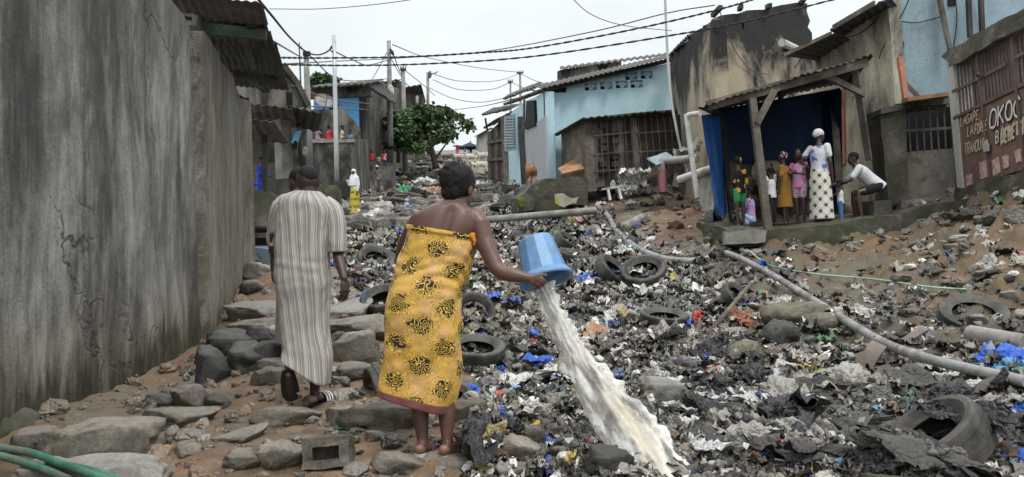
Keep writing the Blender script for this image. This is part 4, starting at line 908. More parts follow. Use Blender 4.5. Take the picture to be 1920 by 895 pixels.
# --- rusty gate in its wall, with the painted words
gt = empty('rusty_gate', P(1860, 345, 12.5), 'rust brown metal gate with barred top and white hand painted words', 'gate')
FT = Face(P(1786, 230, 13.6), P(1925, 180, 11.0))
panel('jamb', FT, [(1774, 115), (1787, 122), (1806, 355), (1795, 360)], M['whitewash'], gt, .3, -.02)
o = panel('beam', FT, [(1766, 106), (1780, 92), (1860, 48), (1990, -22), (1990, 12), (1860, 82), (1784, 124)], M['mossy'], gt, .5, -.12); rough_up(o, .03, 4, 3, 8, .25)
pnA = [(1789, 222), (1843, 196), (1857, 338), (1801, 355)]; pnB = [(1844, 195.5), (1907, 165), (1921, 316), (1858, 337.5)]; pnC = [(1908, 164.5), (1990, 124), (2004, 290), (1922, 315.5)]
for q in (pnA, pnB, pnC): panel('sheet', FT, q, M['gate'], gt, .04)
bars('bar', FT, (1782, 125), (1832, 98), (1789, 222), (1841, 197), 9, .017, M['gate_bar'], gt, .02)
bars('bar', FT, (1838, 95), (1896, 64), (1847, 194), (1905, 166), 10, .017, M['gate_bar'], gt, .02)
bars('bar', FT, (1902, 61), (1985, 17), (1911, 163), (1990, 124), 11, .017, M['gate_bar'], gt, .02)
for a, b in (((1781, 123), (1990, 14)), ((1787, 172), (1838, 147)), ((1838, 146), (1888, 120)), ((1904, 108), (1985, 70)), ((1789, 222), (1990, 124))): part_box('rail', FT.pt(*a, -.01), FT.pt(*b, -.01), .035, .05, M['gate_bar'], gt)
for a, b in (((1832, 98), (1858, 338)), ((1897, 64), (1922, 316))): part_box('stile', FT.pt(*a, -.015), FT.pt(*b, -.015), .05, .045, M['gate_bar'], gt)
bm = bmesh.new(); c = FT.pt(1849, 271, -.06); box(bm, c-Vector((0, 0, .05)), (.10, .12, .05), frame_from(FT.n)); tube(bm, [c+FT.dir*.035+Vector((0, 0, 0)), c+FT.dir*.035+Vector((0, 0, .06)), c-FT.dir*.035+Vector((0, 0, .06)), c-FT.dir*.035], .012, 6); obj('padlock', bm, M['galv'], gt)
bm = bmesh.new(); tube(bm, smooth_path([FT.pt(1830, 142, -.06), FT.pt(1836, 138, -.09), FT.pt(1838, 146, -.07), FT.pt(1832, 149, -.09), FT.pt(1831, 142, -.06)], 4), .018, 6); obj('chain', bm, M['iron'], gt)
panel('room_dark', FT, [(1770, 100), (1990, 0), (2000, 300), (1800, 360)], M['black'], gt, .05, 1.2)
# letters as brush strokes (unit box, origin bottom left)
GL = {'O': [[(.5,1),(.15,.85),(0,.5),(.15,.12),(.5,0),(.85,.12),(1,.5),(.85,.85),(.5,1)]], 'K': [[(.05,1),(.05,0)],[(.9,1),(.08,.45)],[(.25,.55),(.95,0)]], 'C': [[(.95,.85),(.6,1),(.2,.85),(0,.5),(.2,.12),(.6,0),(.95,.15)]], 'I': [[(.5,.75),(.5,0)],[(.5,.97),(.5,.93)]],
 'L': [[(.1,1),(.1,0),(.8,0)]], 'A': [[(0,0),(.5,1),(1,0)],[(.2,.38),(.8,.38)]], 'S': [[(.9,.85),(.5,1),(.12,.8),(.5,.52),(.9,.25),(.5,0),(.08,.15)]], 'P': [[(.1,0),(.1,1),(.7,.95),(.85,.72),(.6,.5),(.1,.48)]], 'E': [[(.85,1),(.1,1),(.1,0),(.85,0)],[(.1,.5),(.7,.5)]],
 'F': [[(.9,1),(.1,1),(.1,0)],[(.1,.52),(.7,.52)]], 'R': [[(.1,0),(.1,1),(.7,.95),(.85,.72),(.6,.5),(.1,.48)],[(.4,.48),(.9,0)]], 'T': [[(0,1),(1,1)],[(.5,1),(.5,0)]], 'N': [[(.05,0),(.05,1),(.95,0),(.95,1)]], 'Q': [[(.5,1),(.1,.8),(0,.5),(.15,.1),(.5,0),(.85,.12),(1,.5),(.85,.85),(.5,1)],[(.6,.25),(1,-.08)]],
 'U': [[(.05,1),(.1,.2),(.5,0),(.9,.2),(.95,1)]], 'B': [[(.1,0),(.1,1),(.65,.95),(.75,.75),(.55,.55),(.1,.52)],[(.55,.54),(.9,.35),(.75,.05),(.1,0)]], 'G': [[(.9,.85),(.5,1),(.1,.8),(0,.5),(.15,.1),(.55,0),(.95,.15),(.95,.45),(.6,.45)]], ',': [[(.3,.1),(.2,-.2)]], 'Z': [[(.05,1),(.9,1),(.1,0),(.95,0)]]}
def ribbon(bm, pts, w, n):
    ls, rs = [], []
    for i, p in enumerate(pts):
        t = (pts[min(i+1, len(pts)-1)]-pts[max(i-1, 0)]).normalized(); s = t.cross(n).normalized()*w*.5*random.uniform(.8, 1.2)
        ls.append(bm.verts.new(p+s)); rs.append(bm.verts.new(p-s))
    for i in range(len(pts)-1): bm.faces.new((ls[i], ls[i+1], rs[i+1], rs[i]))
def write(name, text, f, o, ex, ey, w, mat, parent, off, gap=.3, wob=.04):
    """text on face f: first letter's foot at pixel o, letter width ex, letter height ey (pixel vectors)"""
    bm = bmesh.new(); x = 0
    for chh in text:
        for st in GL.get(chh, []):
            q = [(o[0]+ex[0]*(x+u)+ey[0]*v, o[1]+ex[1]*(x+u)+ey[1]*v) for u, v in [(u+random.uniform(-wob, wob), v+random.uniform(-wob, wob)) for u, v in st]]
            pts = [f.pt(a, b, off) for a, b in q]; pts = smooth_path(pts, 5) if len(pts) > 4 else [pts[0].lerp(pts[0], 0)]+[p for i in range(1, len(pts)) for p in (pts[i-1].lerp(pts[i], .5), pts[i])]
            ribbon(bm, pts, w, f.n)
        x += (.62 if chh in 'I,' else 1)+gap
    return obj(name, bm, mat, parent)
ex = (12.0, -6.0)
write('lettering', 'OKOCI', FT, (1855, 244), (12.2, -5.8), (1.5, -36), .060, M['paint_dark'], gt, -.024, .22)
random.seed(5); write('lettering', 'OKOCI', FT, (1855, 243), (12.2, -5.8), (1.5, -36), .034, M['paint_white'], gt, -.028, .22)
random.seed(6); write('lettering', 'B', FT, (1866, 270), (6.5, -3), (1, -22), .045, M['paint_dark'], gt, -.024); random.seed(6); write('lettering', 'B', FT, (1866, 270), (6.5, -3), (1, -22), .022, M['paint_white'], gt, -.028)
write('lettering', 'LAGAPE,', FT, (1800, 237), (4.7, -1.9), (1, -17), .024, M['paint_cream'], gt, -.024, .25)
write('lettering', 'LA', FT, (1813, 256), (5, -2), (1, -18), .026, M['paint_cream'], gt, -.024, .25); write('lettering', 'FORCE', FT, (1827, 253), (4.0, -1.6), (1, -19), .026, M['paint_cream'], gt, -.024, .2)
write('lettering', 'TRANQUIL', FT, (1808, 291), (4.3, -1.5), (1, -21), .024, M['paint_cream'], gt, -.024, .2)
write('lettering', 'BEBETEP', FT, (1876, 269), (6.2, -2.8), (1, -24), .050, M['paint_cream'], gt, -.024, .1, .12)
for q in ([(1860, 300), (1872, 294), (1876, 322), (1862, 330)], [(1880, 292), (1890, 288), (1893, 312), (1882, 318)], [(1836, 305), (1849, 300), (1851, 332), (1838, 336)], [(1812, 330), (1822, 326), (1824, 345), (1813, 349)], [(1902, 283), (1918, 276), (1920, 300), (1905, 306)]):
    bm = bmesh.new(); polyprism(bm, [FT.pt(*p, -.006) for p in q], FT.n*.004); o = obj('paint_patch', bm, M['paint_pink'], gt); rough_up(o, .010, 3, 14, int(q[0][0]) % 9, .05)
o = panel('gate_footing', Face(P(1795, 370, 13.3), P(1950, 340, 10.6)), [(1790, 358), (1870, 334), (1990, 296), (2000, 400), (1790, 430)], M['mossy'], None, .8); rough_up(o, .05, 4, 2.2, 12, .3); tag(o, 'mossy concrete footing below the rust brown gate', 'wall')

# --- platform of the shelter
FPl = Face(P(1350, 440, 12.55), P(1560, 430, 12.45))
PLV = FPl.n*2.3+Vector((0, 0, .22))
bm = bmesh.new(); polyprism(bm, [FPl.pt(*q) for q in [(1362, 432), (1400, 428), (1428, 430), (1440, 432), (1560, 420), (1660, 408), (1660, 455), (1560, 460), (1440, 466), (1366, 460)]], PLV); o = obj('concrete_platform', bm, M['mossy']); rough_up(o, .03, 4, 2, 5, .3); tag(o, 'mossy concrete platform the children stand on under the blue shelter', 'platform')
o = panel('kerb', Face(P(1640, 410, 12.4), P(1830, 380, 12.2)), [(1640, 408), (1700, 398), (1760, 380), (1822, 372), (1830, 392), (1760, 410), (1660, 440), (1640, 450)], M['mossy'], None, 1.4); rough_up(o, .04, 4, 2, 6, .3); tag(o, 'mossy stone kerb climbing from the platform to the rust brown gate', 'kerb')
o = panel('yellow_block', Face(P(1360, 440, 12.4), P(1440, 440, 12.35)), [(1360, 434), (1410, 431), (1437, 434), (1437, 456), (1362, 458)], M['concrete'], None, .3, -.03); rough_up(o, .02, 3, 3, 7, .2); tag(o, 'yellowish worn kerb block at the left end of the platform', 'block')
# --- shelter
sh = empty('shelter', P(1430, 435, 12.8), 'lean-to shelter of grey posts, rusty sheet roof and blue tarpaulins', 'shelter')
part_box('post', P(1410, 186, 12.7), P(1441, 436, 12.6), .11, .11, M['timber'], sh)
part_box('post', P(1603, 130, 13.2), P(1629, 300, 13.8), .10, .10, M['timber'], sh)
part_box('post', P(1352, 215, 15.2), P(1374, 420, 14.6), .10, .10, M['timber_dark'], sh)
part_box('post', P(1562, 180, 15.2), P(1578, 410, 14.2), .12, .12, M['timber_dark'], sh)
part_box('front_beam', P(1326, 199, 12.75), P(1626, 116, 13.0), .07, .16, M['timber'], sh)
part_box('brace', P(1419, 232, 12.62), P(1452, 170, 12.72), .07, .09, M['timber'], sh)
part_box('brace', P(1545, 140, 13.0), P(1621, 178, 13.2), .07, .09, M['timber'], sh)
part_box('rafter', P(1330, 206, 12.9), P(1350, 214, 15.6), .07, .09, M['timber_dark'], sh); part_box('rafter', P(1470, 164, 12.9), P(1462, 190, 15.6), .07, .09, M['timber_dark'], sh); part_box('rafter', P(1616, 122, 13.1), P(1585, 165, 15.6), .07, .09, M['timber_dark'], sh)
for i, (a, b) in enumerate(((0, .36), (.34, .68), (.66, 1.0))):
    f0, f1 = P(1308, 203, 12.5), P(1640, 108, 12.8); g0, g1 = P(1330, 212, 15.8), P(1600, 150, 15.9)
    bm = bmesh.new(); corr_sheet(bm, f0.lerp(f1, a)+Vector((0, 0, .02*i)), f0.lerp(f1, b)+Vector((0, 0, .02*i+.03)), g0.lerp(g1, b), g0.lerp(g1, a), pitch=.12, amp=.014, thick=.01, rag=.05); obj('roof_sheet', bm, M['tin_dark'], sh)
def hanging(name, tops, bots, mat, parent, amp=.05, folds=9, thick=.008, seed=0, rag=.05):
    """cloth hung between two polylines with vertical folds"""
    tops = smooth_path(tops, 10); bots = smooth_path(bots, 10); n = len(tops); L = []
    bm = bmesh.new()
    nrm = (tops[-1]-tops[0]).cross(Vector((0, 0, 1))).normalized()
    for j in range(15):
        v = j/14; row = []
        for i in range(n):
            u = i/(n-1); p = tops[i].lerp(bots[i], v)
            d = math.sin(u*folds*6.28+2*vn(np.array([u*5]), np.array([v*1.5]), s=seed)[0])*amp*(.4+.6*v) + vn(np.array([u*9]), np.array([v*4]), s=seed+1)[0]*amp*.6
            p = p+nrm*d
            if j == 14: p = p+Vector((0, 0, random.uniform(-rag, rag)))
            row.append(bm.verts.new(p))
        L.append(row)
    for a, b in zip(L, L[1:]):
        for i in range(n-1): bm.faces.new((a[i], a[i+1], b[i+1], b[i]))
    bmesh.ops.solidify(bm, geom=bm.faces[:], thickness=thick); return obj(name, bm, mat, parent, True)
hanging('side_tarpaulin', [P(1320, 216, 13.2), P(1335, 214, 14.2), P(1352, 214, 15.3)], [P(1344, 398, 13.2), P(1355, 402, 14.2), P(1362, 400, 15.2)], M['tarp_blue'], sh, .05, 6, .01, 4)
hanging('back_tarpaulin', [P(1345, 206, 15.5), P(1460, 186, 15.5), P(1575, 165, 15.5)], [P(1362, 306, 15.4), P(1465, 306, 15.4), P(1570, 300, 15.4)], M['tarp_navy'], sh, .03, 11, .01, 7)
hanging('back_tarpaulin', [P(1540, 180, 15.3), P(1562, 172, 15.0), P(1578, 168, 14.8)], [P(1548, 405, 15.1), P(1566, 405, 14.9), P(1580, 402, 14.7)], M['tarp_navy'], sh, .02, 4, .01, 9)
bm = bmesh.new()
for k in range(7): box(bm, P(1385+k*24, 306-k*.5, 15.55), (.22, .03, .05))
panel('board_wall', Face(P(1360, 350, 15.9), P(1570, 350, 15.9)), [(1362, 300), (1575, 295), (1580, 425), (1368, 425)], M['darkwall'], sh, .15); bm.free()
tag(lumpy('sandbag', [(P(1442, 318, 15.3), (.34, .2, .2), None), (P(1432, 326, 15.3), (.25, .2, .18), None)], surf('tan_sacking', [(.2, .16, .1), (.33, .27, .17), (.4, .34, .24)], 6), .03, .04, 5, 3), 'tan bulging sack on the ledge below the dark blue tarpaulin', 'sack')
for k, (px, py, w_, h_) in enumerate(((1395, 345, .45, .3), (1425, 350, .4, .28), (1500, 350, .5, .3), (1462, 372, .5, .3), (1400, 380, .5, .3))):
    tag(lumpy('stone_block', [(P(px, py, 15.5), (w_*.5, .25, h_*.5), None)], M['rock'], .03, .05, 4, 20+k), 'grey stone block stacked in the gloom behind the children', 'stone', 'stones behind the children')
# ------------------------------------------------------------------ people
def set_uv(me, uv):
    l = me.uv_layers.new(name='UVMap'); idx = np.empty(len(me.loops), np.int32); me.loops.foreach_get('vertex_index', idx)
    l.data.foreach_set('uv', np.asarray(uv, np.float32)[idx].ravel())
def cloth_shell(name, rows, seg, mat, parent, thick=.005, disp=None, wid=1.0, vlen=1.0, smooth_n=6, uoff=0.0):
    """open garment: rows of (left point, right point, half depth) become rings; disp(u,v)->outward metres"""
    rows = [(Vector(a), Vector(b), d) for a, b, d in rows]; A = smooth_path([r[0] for r in rows], smooth_n); B = smooth_path([r[1] for r in rows], smooth_n)
    D = smooth_path([Vector((r[2], 0, 0)) for r in rows], smooth_n); n = len(A); L = [0.0]
    for i in range(1, n): L.append(L[-1]+((A[i]+B[i])/2-(A[i-1]+B[i-1])/2).length)
    V, UV = [], []
    for i in range(n):
        c = (A[i]+B[i])/2; x = (B[i]-A[i])/2; y = Vector((0, 1, 0))*D[i].x
        for k in range(seg+1):
            a = 2*math.pi*k/seg + math.pi*.5        # seam on the far side
            ca, sa = math.cos(a), math.sin(a); sq = (abs(ca)**2.4+abs(sa)**2.4)**(-1/2.4)
            p = c+x*ca*sq+y*sa*sq; o = (x.normalized()*ca+Vector((0, 1, 0))*sa)
            if disp: p = p+o*disp(k/seg, L[i]/L[-1], a)
            V.append(p); UV.append((k/seg*wid+uoff, -L[i]))
    idx = np.arange(n*(seg+1)).reshape(n, seg+1)
    Q = np.stack([idx[:-1, :-1].ravel(), idx[:-1, 1:].ravel(), idx[1:, 1:].ravel(), idx[1:, :-1].ravel()], 1)
    me = np_mesh(name, np.array(V), Q, None, True); set_uv(me, UV)
    o = link(name, me, mat, parent); s = o.modifiers.new('s', 'SOLIDIFY'); s.thickness = thick; s.offset = -1
    return o
from mathutils import noise as MN
def f1(s, *a):
    p = Vector((a[0]+s*7.3, a[1]-s*3.1, s*1.7)); return MN.noise(p)*1.1+MN.noise(p*2.03)*.55+MN.noise(p*4.1)*.27
def medallion_mat():
    N = NT('yellow_medallion_print'); uv = N.n('ShaderNodeTexCoord').outputs['UV']
    wob = N.noise(uv, 9, 3, .5); base = N.mix((.62, .37, .05), (.62, .36, .15), N.ramp(N.noise(uv, 4.5, 4, .6), [(.42, 0), (.58, 1)]))
    u, v, _ = N.sep(uv); CW, CH = .215, .22
    def lattice(ou, ov):
        a = N.math('SUBTRACT', N.math('FRACT', N.math('ADD', N.math('DIVIDE', u, CW), ou)), .5); b = N.math('SUBTRACT', N.math('FRACT', N.math('ADD', N.math('DIVIDE', v, CH), ov)), .5)
        a = N.math('MULTIPLY', a, CW); b = N.math('MULTIPLY', b, CH); return N.math('SQRT', N.math('ADD', N.math('MULTIPLY', a, a), N.math('MULTIPLY', b, b)))
    r = N.math('MINIMUM', lattice(0, 0), lattice(.5, .5))
    edge = N.noise(uv, 24, 4, .65); r = N.math('ADD', r, N.math('MULTIPLY', N.math('SUBTRACT', edge, .5), .095))
    inside = N.ramp(N.math('MULTIPLY', r, 10), [(.44, 1), (.50, 0)])
    halo = N.ramp(N.math('MULTIPLY', r, 10), [(.70, 1), (.86, 0)])
    d = N.n('ShaderNodeVectorMath', operation='ADD'); N.l(uv, d.inputs[0]); nv = N.n('ShaderNodeTexNoise'); nv.inputs['Scale'].default_value = 26; nv.inputs['Detail'].default_value = 1; N.l(uv, nv.inputs['Vector'])
    sc_ = N.n('ShaderNodeVectorMath', operation='SCALE'); sc_.inputs['Scale'].default_value = .035; N.l(nv.outputs['Color'], sc_.inputs[0]); N.l(sc_.outputs[0], d.inputs[1])
    vd = N.vor(d.outputs[0], 27); curl = N.math('SINE', N.math('MULTIPLY', vd, 26))
    line = N.ramp(curl, [(.30, 0), (.62, 1)])
    gold = (.74, .49, .06); c = N.mix(base, N.mix((.36, .20, .05), gold, line), N.math('MULTIPLY', halo, .75))
    c = N.mix(c, N.mix((.022, .012, .012), gold, N.ramp(curl, [(.45, 0), (.75, 1)])), inside)
    hem = N.ramp(N.math('MULTIPLY', v, -1.0), [(.967, 0), (.970, 1)])
    c = N.mix(c, (.17, .055, .05), hem)
    f = N.noise(uv, 160, 2, .5); c = N.mix(c, N.ramp(f, [(.2, .8), (.8, 1.15)]), .6, 'MULTIPLY'); N.bump(f, .08, .002)
    N.b.inputs['Sheen Weight'].default_value = .1
    return N.out(c, .62, .35)
def stripe_mat():
    N = NT('grey_striped_cotton'); uv = N.n('ShaderNodeTexCoord').outputs['UV']; u, v, _ = N.sep(uv)
    u = N.math('ADD', u, N.math('MULTIPLY', v, .10))
    p = N.math('FRACT', N.math('DIVIDE', u, .130)); A, B, Cc, K, Wh = (.41, .38, .345), (.235, .21, .19), (.31, .285, .255), (.11, .10, .095), (.62, .61, .58)
    c = N.ramp(p, [(0, K), (.02, Wh), (.058, K), (.072, A), (.22, B), (.27, A), (.33, B), (.42, Cc), (.50, K), (.515, Wh), (.55, K), (.565, A), (.63, Cc), (.74, B), (.80, A), (.86, B), (.95, Cc)], 'CONSTANT')
    f = N.noise(N.comb(N.math('MULTIPLY', u, 8), v), 30, 3, .6); c = N.mix(c, N.ramp(f, [(.2, .8), (.8, 1.2)]), .6, 'MULTIPLY'); N.bump(f, .08, .002)
    return N.out(c, .8, .25)
M['medal'] = medallion_mat(); M['stripe'] = stripe_mat()
M['orange_lining'] = cloth('orange_lining', (.60, .22, .03)); M['sole'] = plain('black_rubber_sole', (.014, .014, .015), .7); M['sole_pale'] = plain('pale_foam_sole', (.5, .48, .44), .7)
M['strap'] = plain('navy_strap', (.05, .055, .09), .6); M['strap_dark'] = plain('dark_strap', (.03, .033, .04), .6); M['white_stripe'] = plain('white_stripe', (.7, .7, .68), .6)
def hand(bm, wrist, d, n, ln=.185, curl=.5, thumb=1, r=.0085):
    """palm and five fingers: d along the hand, n out of the back of the hand"""
    d = d.normalized(); n = (n-d*n.dot(d)).normalized(); s = d.cross(n); k = ln/.185
    for q in (-.026, -.009, .009, .026): capsule(bm, [wrist+d*.005, wrist+d*.045*k+s*q*.8*k, wrist+d*.088*k+s*q*k], [.016*k, .016*k, .0125*k], 8)
    for q, l in ((-.030, .072), (-.0105, .082), (.0105, .078), (.030, .060)):
        b = wrist+d*.088*k+s*q*k; p = [b]; a = .12
        for seg, t in ((.45, .55), (.32, .9), (.23, .7)):
            a += curl*t; p.append(p[-1]+(d*math.cos(a)-n*math.sin(a)+s*q*1.5).normalized()*l*seg*k)
        capsule(bm, p, [r*1.1*k, r*k, r*.95*k, r*.8*k], 8)
    b = wrist+d*.025*k+s*thumb*.024*k; capsule(bm, [b, b+(d*.7+s*thumb*.6-n*.3).normalized()*.040*k, b+(d*.8+s*thumb*.6-n*.3).normalized()*.040*k+(d-n*.25+s*thumb*.1).normalized()*.052*k], [.014*k, .0105*k, .0085*k], 8)
def head_shape(bm, c, fw, up, s=1.0):
    """skull, jaw, nose, lips, brow and ears; fw = where the face looks"""
    fw = fw.normalized(); rt = fw.cross(up).normalized(); up = rt.cross(fw); Rm = Matrix((rt, fw, up)).transposed()
    g = lambda x, y, z: c+(rt*x+fw*y+up*z)*s
    ellipsoid(bm, g(0, -.012, .025), (.074*s, .094*s, .088*s), Rm, 20, 14); ellipsoid(bm, g(0, .018, -.045), (.058*s, .068*s, .070*s), Rm, 16, 12)
    ellipsoid(bm, g(0, .045, -.088), (.030*s, .030*s, .024*s), Rm, 12, 8); ellipsoid(bm, g(0, .085, -.022), (.014*s, .018*s, .026*s), Rm, 10, 8); ellipsoid(bm, g(0, .090, -.034), (.018*s, .014*s, .010*s), Rm, 10, 8)
    ellipsoid(bm, g(0, .076, -.064), (.025*s, .013*s, .011*s), Rm, 10, 8); ellipsoid(bm, g(0, .072, .018), (.052*s, .016*s, .012*s), Rm, 12, 8)
    for k in (-1, 1): ellipsoid(bm, g(.076*k, -.008, -.012), (.009*s, .019*s, .031*s), Rm, 10, 8); ellipsoid(bm, g(.035*k, .055, -.035), (.024*s, .022*s, .024*s), Rm, 10, 8)
    return g, Rm
def eyes(me, g, s, mat_i=1, r_=.009):
    for k in (-1, 1):
        e = g(.031*k, .078, -.002)
        for p in me.polygons:
            if (p.center-e).length < r_*s: p.material_index = mat_i

def smoothr(rs, n=5):
    a, b, c = [smooth_path([Vector(r[i]) for r in rs], n) for i in range(3)]; return list(zip(a, b, c))
# ---- the woman with the bucket
WD = 4.62
def w(px, py, d=WD): return P(px, py, d)
woman = empty('person', P(825, 850, 4.55), 'barefaced woman in a yellow wrap printed with black medallions, tipping a blue bucket', 'person')
bm = bmesh.new()
HS = 1.17; g, Rm = head_shape(bm, w(861, 353, 4.66), Vector((.50, .84, -.14)), Vector((.12, .05, 1)), HS)
capsule(bm, [w(860, 368, 4.65), w(855, 388, 4.64), w(850, 404, 4.63)], [.056, .059, .072])
loft(bm, smoothr([(w(852, 374), CR*.066, Vector((0, .058, 0))), (w(847, 383), CR*.092-Vector((0, 0, .008)), Vector((0, .066, 0))), (w(846, 393), CR*.150-Vector((0, 0, .012)), Vector((0, .08, 0))), (w(844, 406), CR*.190-Vector((0, 0, .012)), Vector((0, .095, 0))), (w(838, 426), CR*.203, Vector((0, .110, 0))), (w(829, 450), CR*.188, Vector((0, .115, 0))), (w(815, 500), CR*.170, Vector((0, .115, 0))), (w(800, 560), CR*.195, Vector((0, .135, 0))), (w(794, 600), CR*.20, Vector((0, .135, 0))), (w(792, 640), CR*.17, Vector((0, .12, 0)))]), 36)
for a_, b_ in ((w(803, 408, 4.600), w(800, 432, 4.590)), (w(868, 412, 4.600), w(866, 436, 4.590))): capsule(bm, [a_, b_], [.050, .055])   # shoulder blades
capsule(bm, [w(890, 407, 4.62), w(899, 421, 4.60), w(908, 452, 4.575), w(921, 482, 4.54), w(931, 503, 4.515), w(943, 512, 4.50), w(962, 516, 4.485), w(978, 519, 4.475), w(990, 521.5, 4.47)], [.060, .064, .056, .049, .045, .045, .042, .034, .028], 16)
capsule(bm, [w(789, 412, 4.64), w(776, 432, 4.66), w(760, 460, 4.72), w(752, 490, 4.80), w(775, 515, 4.92), w(800, 530, 5.02)], [.058, .058, .050, .043, .038, .027], 16)
hand(bm, w(800, 530, 5.02), Vector((.6, .6, -.1)), Vector((0, .2, 1)), .175, .4)
for pts, rr in (([w(786, 660, 4.64), w(786, 715, 4.62), w(786, 748, 4.60), w(788, 775, 4.585), w(791, 806, 4.575), w(793, 832, 4.565)], [.085, .066, .058, .050, .038, .031]), ([w(832, 660, 4.64), w(836, 720, 4.62), w(837, 752, 4.60), w(837, 780, 4.585), w(838, 808, 4.575), w(839, 834, 4.56)], [.085, .062, .056, .048, .037, .031])): capsule(bm, pts, rr, 16)
def foot(bm, heel, toe, ank, s=1.0, toes=True):
    d = (toe-heel); L_ = d.length; d.normalize(); sd = d.cross(Vector((0, 0, 1))).normalized(); u = sd.cross(d)
    capsule(bm, [heel+u*.028*s, heel+d*L_*.4+u*.03*s, heel+d*L_*.72+u*.018*s], [.031*s, .030*s, .024*s], 12); capsule(bm, [ank, heel+u*.035*s+d*.015], [.030*s, .033*s], 12)
    for k in (-1, 1): capsule(bm, [heel+d*L_*.35+u*.022*s+sd*k*.012*s, heel+d*L_*.72+u*.016*s+sd*k*.026*s], [.024*s, .019*s], 10)
    for i, q in enumerate((-.036, -.018, 0, .017, .032)): capsule(bm, [heel+d*L_*.70+sd*q*s+u*.014*s, heel+d*(L_*(.98-.03*i))+sd*q*1.05*s+u*.011*s], [.012*s, (.012 if i == 0 else .0085)*s], 8)
fL0, fL1 = w(786, 850, 4.53), w(826, 838, 4.69); fR0, fR1 = w(832, 853, 4.505), w(873, 848, 4.64)
foot(bm, fL0, fL1, w(793, 832, 4.565)); foot(bm, fR0, fR1, w(839, 834, 4.56))
# right hand: fingers curl under and round the bucket's rim, thumb on top
wr = w(990, 521.5, 4.47)
for q, e_ in ((0, (1008, 519, 4.462)), (1, (1008, 524, 4.462)), (2, (1005, 529, 4.468)), (3, (1001, 533, 4.48))): capsule(bm, [wr+Vector((.0, 0, -.006*q+.008)), w(998, 520+q*3.2, 4.462), w(*e_)], [.018, .016, .0125], 8)
for a_, b_, c_, d_ in (((1008, 521, 4.462), (1017, 523, 4.455), (1023, 527.5, 4.468), (1022, 532, 4.485)), ((1007, 525, 4.462), (1015, 528.5, 4.455), (1020, 533.5, 4.47), (1017, 537, 4.49)), ((1004, 530, 4.466), (1010, 534, 4.46), (1013.5, 538, 4.475), (1010, 541, 4.495)), ((1000, 533, 4.478), (1004, 538, 4.472), (1006, 541, 4.485), (1003, 543, 4.50))): capsule(bm, [w(*a_), w(*b_), w(*c_), w(*d_)], [.0105, .0098, .009, .008], 8)
capsule(bm, [w(996, 519, 4.468), w(1006, 516.5, 4.462), w(1016, 515.8, 4.462), w(1024.5, 516, 4.468)], [.015, .0115, .0105, .0088], 8)
me = remeshed(bm, 'person_body', .0050, 7, .5); wb = link('body', me, [M['skin_woman'], M['eye'], M['heel']], woman)
for v_ in me.vertices:                                               # furrow of the spine between the shoulder muscles
    px_, py_, _w = proj(v_.co)
    if 384 < py_ < 450 and v_.normal.y < -.3 and 790 < px_ < 900:
        x_ = px_-(849-(py_-384)*.30); v_.co.y += .016*math.exp(-(x_/9)**2)*min(1, (py_-384)/14)-.008*math.exp(-((abs(x_)-26)/14)**2)
eyes(me, g, HS, r_=.013)
for p in me.polygons:
    c = Vector(p.center)
    if (c-(fL0+Vector((0, 0, .018)))).length < .036 or (c-(fR0+Vector((0, 0, .018)))).length < .038: p.material_index = 2
    if (c-w(1025, 515.5, 4.463)).length < .008: p.material_index = 2
# hair: swept up into a knot on the left of the crown
bm = bmesh.new(); ellipsoid(bm, g(0, -.018, .030), (.084*HS, .100*HS, .093*HS), Rm, 20, 14); ellipsoid(bm, w(843, 322, 4.62), (.058, .05, .034), None); ellipsoid(bm, w(832, 326, 4.60), (.035, .035, .028)); ellipsoid(bm, w(852, 312, 4.64), (.06, .06, .028)); ellipsoid(bm, g(0, -.070, -.03), (.062, .042, .060), Rm)
for k in range(26): capsule(bm, [w(848+random.uniform(-10, 8), 318+random.uniform(-8, 6), 4.60), w(836+random.uniform(-6, 4), 320+random.uniform(-8, 8), 4.58), w(827+random.uniform(-4, 4), 328+random.uniform(-8, 12), 4.58)], [.016, .012, .006], 6)
hm = remeshed(bm, 'hair', .006, 2); co = np.empty(len(hm.vertices)*3); hm.vertices.foreach_get('co', co); co = co.reshape(-1, 3); no = np.array([v.normal for v in hm.vertices])
dd = fbm(co[:, 0]*60, co[:, 1]*18, co[:, 2]*45, s=3, o=3)*.004+fbm(co[:, 0]*14, co[:, 1]*14, co[:, 2]*14, s=5, o=2)*.006; hm.vertices.foreach_set('co', (co+no*dd[:, None]).ravel()); link('hair', hm, M['hair'], woman)
def wdisp(u, v, a):
    near = -math.sin(a); rs = math.cos(a)
    waist = math.exp(-((v-.24)/.10)**2)*(.45+.55*max(0, rs))
    return .009*waist*math.sin((v*1.0+.05*math.sin(u*14))*95) + .014*f1(3, u*7, v*5) + .007*math.sin(u*6.283*7+6*f1(4, u*3, v*2))*max(0, v-.3) + .007*f1(8, u*16+v*5, v*9) + .012*max(0, v-.45)*math.sin(u*6.283*5+3*v+2*f1(5, u*4, v*3)) + (.012 if v < .02 else 0) + .02*max(0, near)*math.exp(-((v-.5)/.18)**2)
rows = [(w(769, 422), w(890, 443), .112), (w(765, 438), w(890, 455), .118), (w(756, 465), w(888, 478), .122), (w(747, 493), w(881, 504), .122), (w(738, 525), w(869, 538), .135), (w(728, 562), w(863, 576), .150), (w(723, 600), w(864, 618), .150), (w(721, 640), w(864, 660), .145), (w(719, 680), w(863, 704), .150), (w(716, 715), w(857, 744), .155), (w(713, 739), w(848, 776), .158)]
wrap = cloth_shell('wrap', rows, 120, M['medal'], woman, .005, wdisp, 1.07, 1, 10)
me = wrap.data
for v in me.vertices:                                               # the far side of the hem hangs lower
    pass
flap = bm = bmesh.new(); Lp = []
